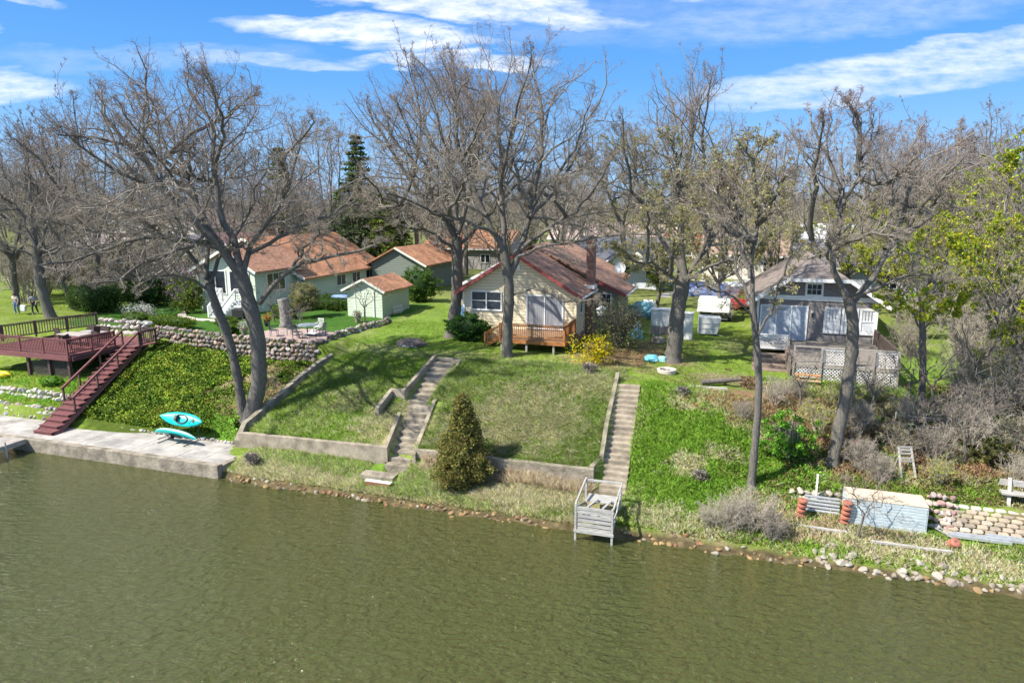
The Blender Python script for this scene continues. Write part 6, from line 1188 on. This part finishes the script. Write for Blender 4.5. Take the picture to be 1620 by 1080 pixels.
spots = [(13.4,9.6,.6),(14.9,9.2,.75),(16.2,10.2,.95),(17.6,11.4,1.0),(16.2,12.6,.95),(17.8,13.8,1.15),(19.2,12.6,1.1),(19.6,15.5,1.3),(17.4,15.6,1.0),(12.6,7.5,.7),(11.0,8.2,.8),(10.6,10.2,.75),(12.2,11.4,.6),(14.0,7.4,.8),(15.6,8.2,.9),(17.4,8.6,.8),(10.9,6.2,.7),(9.3,8.0,.7),(7.4,9.2,.6),(8.4,10.3,.5),(18.8,10.2,1.1),(20.5,18,1.5),(18,18,1.3),(22,22,1.5),(19,22,1.3),(21,26,1.5),(24,27,1.5),(17,25,1.2),(11.6,5.6,.6),(13.9,6.0,.55),(18.4,6.6,.7),(6.0,7.6,.45),(16.8,6.5,.55),(25,20,1.5),(15.3,19.5,1.0),(26,33,1.6),(22,34,1.5),(19,32,1.4)]
for i, (u, v, s) in enumerate(spots):
    k = [0,1,0,2,1,3][i % 6]; lab, grp = (('grey leafless shrub in the thicket right of the lattice deck','leafless shrubs in the right thicket') if k < 2 else ('shrub just coming into leaf in the thicket right of the lattice deck','leafing shrubs in the right thicket')) if v > 8.7 else (('grey leafless shrub on the leaf covered bank above the dock stack','leafless shrubs on the right bank') if k < 2 else ('shrub just coming into leaf on the bank above the dock stack','leafing shrubs on the right bank'))
    place(SP[k], not used[k], u, v, s, rnd.uniform(0,6.28), lab, 'shrub', grp); used[k] = True
for i, (u, v, s, lab) in enumerate(((4.9,1.15,.5,'low grey waterline shrub right of the dock frame'),(5.7,1.0,.62,'grey waterline shrub below the slender budding tree'),(6.5,1.25,.7,'tallest grey waterline shrub left of the rust floats'),(7.2,1.0,.55,'small grey waterline shrub nearest the rust floats'),(6.0,1.7,.55,'grey shrub just behind the waterline shrubs'))):
    place(SP[i % 2], False, u, v, s, rnd.uniform(0,6.28), lab, 'shrub', 'grey waterline shrubs')
# saplings
for k, (u, v, h, lab) in enumerate(((15.2,7.6,3.2,'thin bare sapling leaning over the right bank'),(13.7,8.1,2.4,'thin bare sapling behind the chair frame'),(10.2,1.9,2.2,'thin bare sapling in front of the blue dock stack'),(-20.6,18.6,3.4,'bare ornamental tree in the bed before the garden shed'),(-21.9,12.7,2.2,'thin staked sapling in front of the round patio table'),(-27.6,17.6,2.8,'thin bare sapling in the grass by the stump'),(18.2,9.2,4.2,'grey bare small tree at the right edge thicket'),(16.3,9.3,4.0,'bent bare small tree in the right thicket'),(14.6,10.4,3.6,'thin upright sapling between the young maple and the thicket'),(13.2,10.8,3.0,'thin upright sapling right behind the wire fence'),(11.6,9.6,2.8,'thin upright sapling left of the wire fence'),(17.0,12.2,4.4,'tall thin sapling rising out of the right thicket'),(19.0,8.0,3.8,'thin sapling at the right frame edge above the bench'),(8.6,9.4,2.6,'thin sapling left of the curving walnut trunk'))):
    b = np.array(G(u,v,-.1)); ln = rnd.uniform(-.25,.25); top = b+np.array((ln*h*.6,0,h*.45)); L_ = []
    for a in range(4): an = a*1.6+k; L_.append(([top, top+np.array((math.cos(an)*.18*h,math.sin(an)*.18*h,.22*h)), top+np.array((math.cos(an)*.34*h,math.sin(an)*.34*h,.5*h))], .03*h/3, .012))
    tree('sapling', lab, tuple(b), [tuple(b), tuple((b+top)/2+np.array((.04,0,0))), tuple(top)], L_, 300+k, b+np.array((ln*h*.6,0,h*.7)), (.5*h,.5*h,.45*h), levels=3, nch=(6,5,4), trunk_r=(.028*h**.8,.02*h**.8), limb_r=.02, rmin=.006, cat='sapling', K=(5,4,3))

# ---------------------------------------------------------------- background trees
def proto_tree(name, seed, h, cr, nl=9, leaves=None, tr=.3, nch=(10,6,5,3), rmin=.012, bark=BARK, twig=TWIG, tip=TIP, trunk_h=.27, levels=4):
    rng = np.random.default_rng(seed); top = np.array((rng.normal()*.4,rng.normal()*.4,h*trunk_h)); c = np.array((0,0,h*.63)); rad = np.array((cr,cr,h*.40)); L_ = []
    for a in range(nl):
        an = a*2*math.pi/nl+rng.normal()*.3; o_ = rng.uniform(.25,1.0); zt = h*rng.uniform(.78,1.0) if o_ < .6 else h*rng.uniform(.45,.85)
        e = np.array((math.cos(an)*cr*o_*.9,math.sin(an)*cr*o_*.9,zt)); s = top*rng.uniform(.75,1.0); mid = s+(e-s)*.5+np.array((math.cos(an)*cr*.12,math.sin(an)*cr*.12,-h*.02+rng.normal()*.3))
        L_.append(([tuple(s),tuple(mid),tuple(e)], tr*.45, tr*.10))
    return tree(name, 'x', (0,0,0), [(0,0,-.2),tuple(top*.5+np.array((.1,0,0))),tuple(top)], L_, seed, tuple(c), tuple(rad), levels=levels, nch=nch, trunk_r=(tr,tr*.75), limb_r=tr*.45, rmin=rmin, leaves=leaves, bark=bark, twig=twig, tip=tip, K=(6,5,4,3), lr=(.6,.5,.5,.5))
GREYT = np.array((.30,.27,.24)); PUR = np.array((.29,.235,.21))
BP = [proto_tree('bare_tree', 501, 17, 6.5), proto_tree('bare_tree', 502, 15, 6.0, 8, tr=.26, tip=PUR), proto_tree('bare_tree', 503, 13, 5.0, 8, tr=.22, twig=GREYT, tip=PUR), proto_tree('bare_tree', 504, 19, 6.0, 9, tr=.32, trunk_h=.45),
      proto_tree('budding_tree', 505, 12, 4.5, 8, leaves=(11000,.075,OLIVE,(-2,2),.42), tr=.2), proto_tree('leafing_tree', 506, 11, 4.5, 8, leaves=(15000,.07,YG,(-2,2),.44), tr=.2)]
def conifer(name, seed, h, r, cols):
    rng = np.random.default_rng(seed); n = 26; Ps, Rs, cc = [], [], []
    for k in range(n):
        z = h*(.12+.86*k/n); L_ = r*(1-k/n)**.8+.15; m_ = 7
        for j in range(m_):
            a = rng.random()*6.28; q = np.array([[0,0,z],[math.cos(a)*L_*.5,math.sin(a)*L_*.5,z+.05*L_],[math.cos(a)*L_,math.sin(a)*L_,z-.10*L_]]); Ps.append(q); Rs.append([.05,.03,.012])
            f = rng.random((64,1))**.6; p = q[0]*(1-f)+q[2]*f; p = p+np.array([0,0,.0])+rng.normal(size=(64,3))*np.array([.2,.2,.10])*(.5+L_*.22); cc.append(p)
    root = bpy.data.objects.new(name, None); COL.objects.link(root); V, F, Cc = tubes([(np.array(Ps),np.array(Rs),4,BARK*.8),(np.array([[[0,0,-.2],[0,0,h*.5],[0,0,h]]]),np.array([[.2,.12,.03]]),8,BARK*.8)]); npmesh('trunk', V, F, M_TWIG, root, Cc)
    c = np.concatenate(cc); V, F = leafquads(c, .17, rng, asp=.4); npmesh('crown', V, F, M_LEAF, root, vary(np.array(cols)[rng.integers(0,len(cols),len(c))], len(c), rng)); return root
CP = [conifer('spruce_tree', 601, 14, 3.0, [(.07,.13,.05),(.11,.17,.06),(.16,.21,.07)]), conifer('pine_tree', 602, 12, 3.2, [(.12,.18,.03),(.18,.26,.035),(.23,.30,.05)])]
cu = [False]*2
for u, v, k, s, lab in ((-35.4,43.8,0,1.2,'tall dark spruce behind the roof of the pale green house'),(-32.3,43.2,1,.85,'bright green conifer just right of the tall dark spruce'),(-45,43,0,1.12,'dark spruce beyond the left side of the green house'),(-33.8,49,1,.9,'shorter bright conifer behind the tall dark spruce'),(-19.5,58,1,.55,'small yellow green conifer between garage and cream house'),(-2.0,45.5,1,.42,'small yellow green evergreen beside the blue cottage'),(-47,58,1,.9,'olive green pine behind the big left oaks')):
    z = gz(u,v)
    if not cu[k]: o = CP[k]; cu[k] = True
    else: o = copy_tree(CP[k])
    o.location = W(u,v,z); o.scale = (s,s,s); o.rotation_euler = (0,0,rnd.uniform(0,6.28)); tag(o, lab, 'evergreen tree')
bu_ = [False]*6
def bt(k, X, Y, s, lab, grp):
    u, v = UV(X, Y); z = gz(u,v)-.1
    if not bu_[k]: o = BP[k]; bu_[k] = True
    else: o = copy_tree(BP[k])
    o.location = (X,Y,z); o.scale = (s,s,s*rnd.uniform(.92,1.06)); o.rotation_euler = (0,0,rnd.uniform(0,6.28)); tag(o, lab, 'tree', grp or None)
    if not grp and 'group' in o: del o['group']
# single trees one can point to
for k, px_, Y, s, lab in ((0,150,62,1.08,'wide bare tree behind the left hedges'),(3,250,72,.72,'tall bare tree behind the white left house'),(1,90,75,1.1,'bare tree behind the far left lawn'),(0,20,60,1.0,'bare tree at the far left edge'),(1,200,66,.85,'bare tree over the white house roof at left'),(2,110,58,.9,'bare tree just behind the left hedges'),(3,-20,70,.9,'bare tree partly cut by the left frame edge'),(2,320,78,.95,'bare tree behind the pink brown roof'),(2,455,72,1.15,'bare tree rising behind the green house ridge'),(1,530,80,1.2,'bare tree behind the rust roof, left of the spruce tops'),(3,660,78,.88,'tall bare tree behind the sage garage'),(0,880,68,.98,'wide bare tree behind the cream house roof'),(3,1075,68,.85,'tall bare tree behind the stout budding oak'),(0,1140,72,1.05,'wide bare tree behind the white camper'),(1,1215,66,1.0,'bare tree left of the grey house ridge'),(4,1150,52,.95,'olive budding tree over the drive'),(4,1040,58,.9,'olive budding tree left of the drive'),(4,1230,56,.85,'olive budding tree above the grey house roof'),
                        (3,1520,62,.82,'very tall bare tree at the upper right'),(0,1470,64,1.0,'wide bare tree right of the grey house'),(1,1400,70,1.05,'bare tree behind the curving walnut crown'),(5,1340,60,.85,'yellow green tree directly behind the grey house'),(5,1430,50,.80,'yellow green tree right of the grey house roof'),(5,1610,40,1.15,'bright leafing maple at the right edge'),(5,1560,52,1.0,'yellow green tree left of the right edge maple'),(5,1500,47,.75,'small yellow green tree beside the bare shrubs'),(5,1640,33,.85,'nearest bright leafing tree at the right frame edge'),(4,1390,54,.8,'olive budding tree beside the dark grey roof')):
    bt(k, (px_-810)/1080*Y*1.0, Y, s, lab, '')
areas = [(-9,'beyond the far left lawn'),(-.50,'beyond the white house at left'),(-.30,'beyond the pale green house'),(-.12,'beyond the sage garage'),(.08,'beyond the cream house'),(.25,'beyond the drive with the blue tarp'),(.45,'beyond the grey shingled house'),(.62,'beyond the right thicket')]
n_ = 0
while n_ < 215:
    Y = 62+165*rnd.random()**1.45; X = rnd.uniform(-.92,.92)*Y; u, v = UV(X,Y)
    if Y < 96 and rnd.random() < .75 and any(a < X/Y < b for a, b in ((-.72,-.58),(.04,.20),(.33,.46),(-.22,-.12))): continue
    if v < 40 or abs(v-68.5) < 4 or (-74 < u < -59 and v < 50) or (0 < u < 14 and 55 < v < 72) or (abs(X/Y-.24) < .05 and Y < 100): continue
    k = rnd.choices(range(6), (5,5,6,2,3 if X > 0 else 1,3 if X/Y > .3 else .3))[0]; a = [x for x in areas if x[0] <= X/Y][-1][1]; kind = 'leafless tree' if k < 4 else ('olive budding tree' if k == 4 else 'yellow green leafing tree')
    bt(k, X, Y, rnd.uniform(.68,1.05), 'distant %s in the wood %s' % (kind, a), '%ss %s' % (kind, a)); n_ += 1
n_ = 0
while n_ < 32:
    Y = 70+120*rnd.random(); X = rnd.uniform(-.9,.9)*Y; u, v = UV(X,Y)
    if v < 47 or abs(v-68.5) < 4 or (-2 < u < 9 and v < 66): continue
    a = [x for x in areas if x[0] <= X/Y][-1][1]; k = rnd.randrange(4); nm = 'grey leafless' if k < 2 else 'greening'
    place(SP[k], False, u, v, rnd.uniform(1.7,2.6), rnd.uniform(0,6.28), 'distant %s undergrowth bush in the wood %s' % (nm, a), 'bush', '%s undergrowth %s' % (nm, a)); n_ += 1
for i in range(22):
    Y = rnd.uniform(60,80); X = -Y*(.47+.30*(i+rnd.random())/26); u, v = UV(X,Y)
    place(SP[rnd.choice((0,1,0,2))], False, u, v, rnd.uniform(1.5,2.3), rnd.uniform(0,6.28), 'tall brush behind the left hedges and lawn', 'bush', 'brush behind the left lawn')
# the far wood, which reads as one mass
rng = np.random.default_rng(9); bs = []; nT = 900; Y = 215+900*rng.random(nT)**1.5; X = (rng.random(nT)*2-1)*Y*.95; hh = rng.uniform(9,15,nT)
base_ = np.stack([X,Y,np.full(nT,4.4)],1); Q = np.zeros((nT,2,3)); Q[:,0] = base_; Q[:,1] = base_+np.stack([X*0,X*0,hh*.5],1); bs.append((Q, np.full((nT,2),.25), 4, GREYT*.8))
m_ = 90; o_ = norm(rng.normal(size=(nT*m_,3)))*(.35+.65*rng.random((nT*m_,1))); rep = np.repeat(np.arange(nT),m_); c = base_[rep]+o_*np.stack([hh*.42,hh*.42,hh*.50],1)[rep]+np.stack([X*0,X*0,hh*.50],1)[rep]; d = norm(o_+np.array([0,0,.8])+rng.normal(size=o_.shape)*.4)*rng.uniform(1.0,2.6,(len(o_),1))
Q = np.stack([c-d*.5, c+d*.5],1); tone = np.where(rng.random((len(c),1)) < .25, np.array([[.16,.17,.07]]), np.array([[.24,.205,.175]])); bs.append((Q, np.tile(np.array([[.13,.05]]),(len(c),1)), 3, tone))
V, F, Cc = tubes(bs); tag(npmesh('far_woodland', V, F, M_TWIG, col=Cc), kind='stuff', label='distant grey brown wood along the whole horizon', cat='woodland')

# ---------------------------------------------------------------- grass, ivy, leaves: what nobody could count
def scatter(n, u0, u1, v0, v1, rng): return rng.uniform(u0,u1,n), rng.uniform(v0,v1,n)
def inside(u, v, regs): 
    m = np.zeros(len(u), bool)
    for a, b, c, d in regs: m |= (u > a) & (u < b) & (v > c) & (v < d)
    return m
BLOCK = [(-10.9,-8.9,1.1,6.5),(-11.3,-9.7,6.4,11.3),(-.15,1.1,2,9.2),(9.9,12.9,2.8,4.2),(13.3,19,2.7,4.75),(6.4,13.7,13.2,33),(-12.2,-4,16.8,40),(-8.4,-4.0,13.5,17),(-14.4,-1.9,21.8,37),(-60,-18.05,-1,3.0)]
def blades(name, label, n, reg, h, wd, lean, seed, colf, keep=None, kind='grass'):
    rng = np.random.default_rng(seed); u, v = scatter(n, *reg, rng); m = ~inside(u, v, BLOCK)
    if keep is not None: m &= keep(u, v, rng)
    u, v = u[m], v[m]; z = height(u, v); n = len(u); p = np.stack([OX+u*CT+v*ST, OY-u*ST+v*CT, z-.02], 1)
    a = rng.random(n)*2*np.pi; s = np.stack([np.cos(a),np.sin(a),np.zeros(n)],1); hh = h*(.5+rng.random((n,1)))*(.5+fbm(u*.9,v*.9,seed)[:,None]); ld = np.stack([rng.normal(size=n)+lean[0],rng.normal(size=n)+lean[1],np.zeros(n)],1)*lean[2]
    V = np.stack([p-s*wd, p+s*wd, p+np.array([0,0,1])*hh+ld*hh], 1).reshape(-1,3); nr = norm(np.array([[-.25,-.25,1.]])+rng.normal(size=(n,3))*.28); nr = np.repeat(nr,3,0); F = np.arange(n*3).reshape(n,3); c = colf(u, v, rng); c = np.repeat(c*(1+.3*rng.normal(size=(n,1)).clip(-1.5,1.5)), 3, 0); c.reshape(n,3,3)[:,2] *= 1.25
    tag(npmesh(name, V, F, M_LEAF, col=np.clip(c*1.95,.004,.9), nrm=nr), kind='stuff', label=label, cat=kind)
def G2(u, v, rng):
    c = gcol(u, v); q = c[:,0]/c[:,1]; pd = np.clip((q-.62)/.50, 0, 1)*.8; dry = rng.random(len(u)) < pd
    g_ = GRASS*.95+(LUSH-GRASS)*np.clip((1.0-q)*1.3, 0, 1)[:,None]; d_ = np.where((q > 1.27)[:,None], c*1.2, DRY*1.2)
    return np.where(dry[:,None], d_, g_)*1.05
blades('grass', 'long green and straw grass on the centre bank', 190000, (-9.7,-.2,2.8,11.5), .20, .010, (.3,-.8,1.0), 1, lambda u,v,r: np.where(r.random((len(u),1)) < .08, DRY*1.3, G2(u,v,r)))
blades('grass', 'rough grass on the bank left of the broken stairs', 130000, (-18.5,-10.9,2.8,12), .17, .010, (.2,-.5,.7), 2, G2)
blades('grass', 'grass and dry reeds along the water below the low walls', 120000, (-17.8,-.3,.32,2.45), .19, .010, (.1,-.5,.6), 3, lambda u,v,r: np.where(r.random((len(u),1)) < .33, np.where(r.random((len(u),1)) < .5, DRY*1.15, PINK*1.2), G2(u,v,r)))
blades('grass', 'bright green ground cover right of the straight stairs', 110000, (1.1,7.0,.5,9.5), .17, .018, (0,0,.7), 4, G2)
blades('grass', 'mixed weeds and dry grass on the right bank', 95000, (7.0,19,.4,13.2), .17, .015, (0,0,.8), 5, G2)
blades('grass', 'short lawn grass around the houses', 120000, (-19,17,9,22), .07, .010, (0,0,.8), 6, G2, lambda u,v,r: (v > 11) | (u < 1))
blades('dry_reeds', 'pinkish dry reeds hanging against the middle concrete wall', 22000, (-8.3,-.2,2.15,2.62), .34, .011, (.1,-.6,.5), 8, lambda u,v,r: np.where(r.random((len(u),1)) < .25, DRY*1.1, PINK*1.15), kind='reeds')
blades('grass', 'sparse grass on the rock terraces below the maroon deck', 26000, (-41,-32.4,3.3,6.5), .14, .014, (0,0,.8), 7, lambda u,v,r: np.where(fbm(u,v,4)[:,None] > .5, LUSH*1.1, GRASS))
def leaves(name, label, n, reg, size, cols, seed, keep, lift=.03, flat=.55, kind='ground cover', jit=.04):
    rng = np.random.default_rng(seed); u, v = scatter(n, *reg, rng); m = keep(u, v, rng) & ~inside(u, v, BLOCK); u, v = u[m], v[m]; n = len(u); z = height(u, v)
    p = np.stack([OX+u*CT+v*ST, OY-u*ST+v*CT, z+lift+np.abs(rng.normal(size=n))*jit+(fbm(u*2.2,v*2.2,8)-.4)*jit*3], 1); V, F = leafquads(p, size, rng, flat); cols = np.array(cols)
    k = np.clip((fbm(u*1.4,v*1.4,seed)+rng.normal(size=n)*.12-.25)*2, 0, .999); npm = npmesh(name, V, F, M_LEAF, col=np.clip(vary(cols[(k*len(cols)).astype(int)], n, rng, .35)*(2.25 if kind != 'leaves' else 1.35),0,.85), nrm=np.repeat(norm(np.array([[-.25,-.25,1.]])+rng.normal(size=(n,3))*.4),4,0)); tag(npm, kind='stuff', label=label, cat=kind)
def ivyk(u, v, rng): return (v > 3.15) & (v < 11.3) & (u > -29.78-(v-.95)*.2575) & (u < -19.0) & ((u < -23.6+(fbm(u*.8,v*.8,6)-.5)*5) | (rng.random(len(u)) < .06+.6*(fbm(u*1.2,v*1.2,12) > .54)))
leaves('ivy', 'dense olive green creeping plants covering the left bank', 128000, (-32.5,-19,3.1,11.4), .055, [(.045,.085,.010),(.075,.13,.014),(.11,.17,.018),(.15,.20,.025)], 1, ivyk, .04, .35, jit=.07)
leaves('fallen_leaves', 'brown fallen leaves on the right bank', 90000, (5,19,4.2,14), .035, [(.30,.17,.11),(.22,.12,.08),(.40,.26,.18),(.16,.10,.07)], 2, lambda u,v,r: fbm(u*.8,v*.8,21) > .44, .03, .7, 'leaves', .02)
leaves('fallen_leaves', 'brown fallen leaves below the field stone wall', 14000, (-24.5,-19.1,4.5,11.2), .035, [(.30,.20,.14),(.24,.15,.11),(.40,.30,.22)], 6, lambda u,v,r: fbm(u*.8,v*.8,25) > .42, .03, .7, 'leaves', .02)
leaves('fallen_leaves', 'brown fallen leaves beside the cream house', 16000, (-5,4,9.5,20), .03, [(.30,.19,.13),(.22,.13,.09),(.38,.27,.2)], 3, lambda u,v,r: fbm(u*.8,v*.8,22) > .50, .02, .8, 'leaves', .01)
leaves('weeds', 'bright green weeds below the big oaks and on the right bank', 30000, (-24,18,2.8,9), .05, [(.08,.20,.02),(.12,.28,.03)], 4, lambda u,v,r: ((u < -19.1) & (v > 3.1) & (v < 5.2) & (u > -22)) | ((u > 1.2) & (fbm(u*.7,v*.7,33) > .55) & (v < 8)), .04, .3, 'weeds', .06)

# ---------------------------------------------------------------- labels that tell near repeats apart by what they stand nearest to
ORD = ['nearest', 'second nearest', 'third nearest', 'fourth nearest', 'fifth nearest', 'sixth nearest', 'seventh nearest', 'eighth nearest', 'ninth nearest', 'tenth nearest', 'eleventh nearest', 'twelfth nearest', 'thirteenth nearest', 'fourteenth nearest', 'fifteenth nearest', 'sixteenth nearest']
def single_out(groups, kinds, marks):
    objs = [o for o in bpy.data.objects if o.parent is None and o.get('group') in groups]
    by = {}
    for o in objs:
        x, y = o.location.x, o.location.y; m = min(marks, key=lambda q: (W(q[1],q[2]).x-x)**2+(W(q[1],q[2]).y-y)**2); d = (W(m[1],m[2]).x-x)**2+(W(m[1],m[2]).y-y)**2
        by.setdefault((kinds(o), m[0]), []).append((d, o))
    for (k, m), L_ in by.items():
        for i, (d, o) in enumerate(sorted(L_, key=lambda q: q[0])): o['label'] = '%s, %s %s' % (k, ORD[i], m) if i < len(ORD) else o['label']
single_out(['leafless shrubs in the right thicket','leafing shrubs in the right thicket','leafless shrubs on the right bank','leafing shrubs on the right bank'],
    lambda o: ('grey leafless shrub' if 'leafless' in o['group'] else 'shrub just coming into leaf')+(' in the thicket' if 'thicket' in o['group'] else ' on the leaf covered bank'),
    [('the lattice deck corner',13.5,13.5),('the wooden chair frame',12.7,6.5),('the timber bench',17,5),('the curving walnut trunk',9.8,6.4),('the young maple trunk',14.2,11.3),('the grey house side wall',13.6,24),('the right edge small tree',18.2,9.2)])
single_out(['pale boulders on the right bank'], lambda o: 'pale boulder on the bank', [('the rust float stack on the right',9.95,1.5),('the bare sapling at the dock stack',10.6,1.0),('the long pale timber end',13.3,1.2),('the single rust float',13.6,1.6),('the right frame edge',16.3,.8),('the grey timber left end',8.2,1.2)])
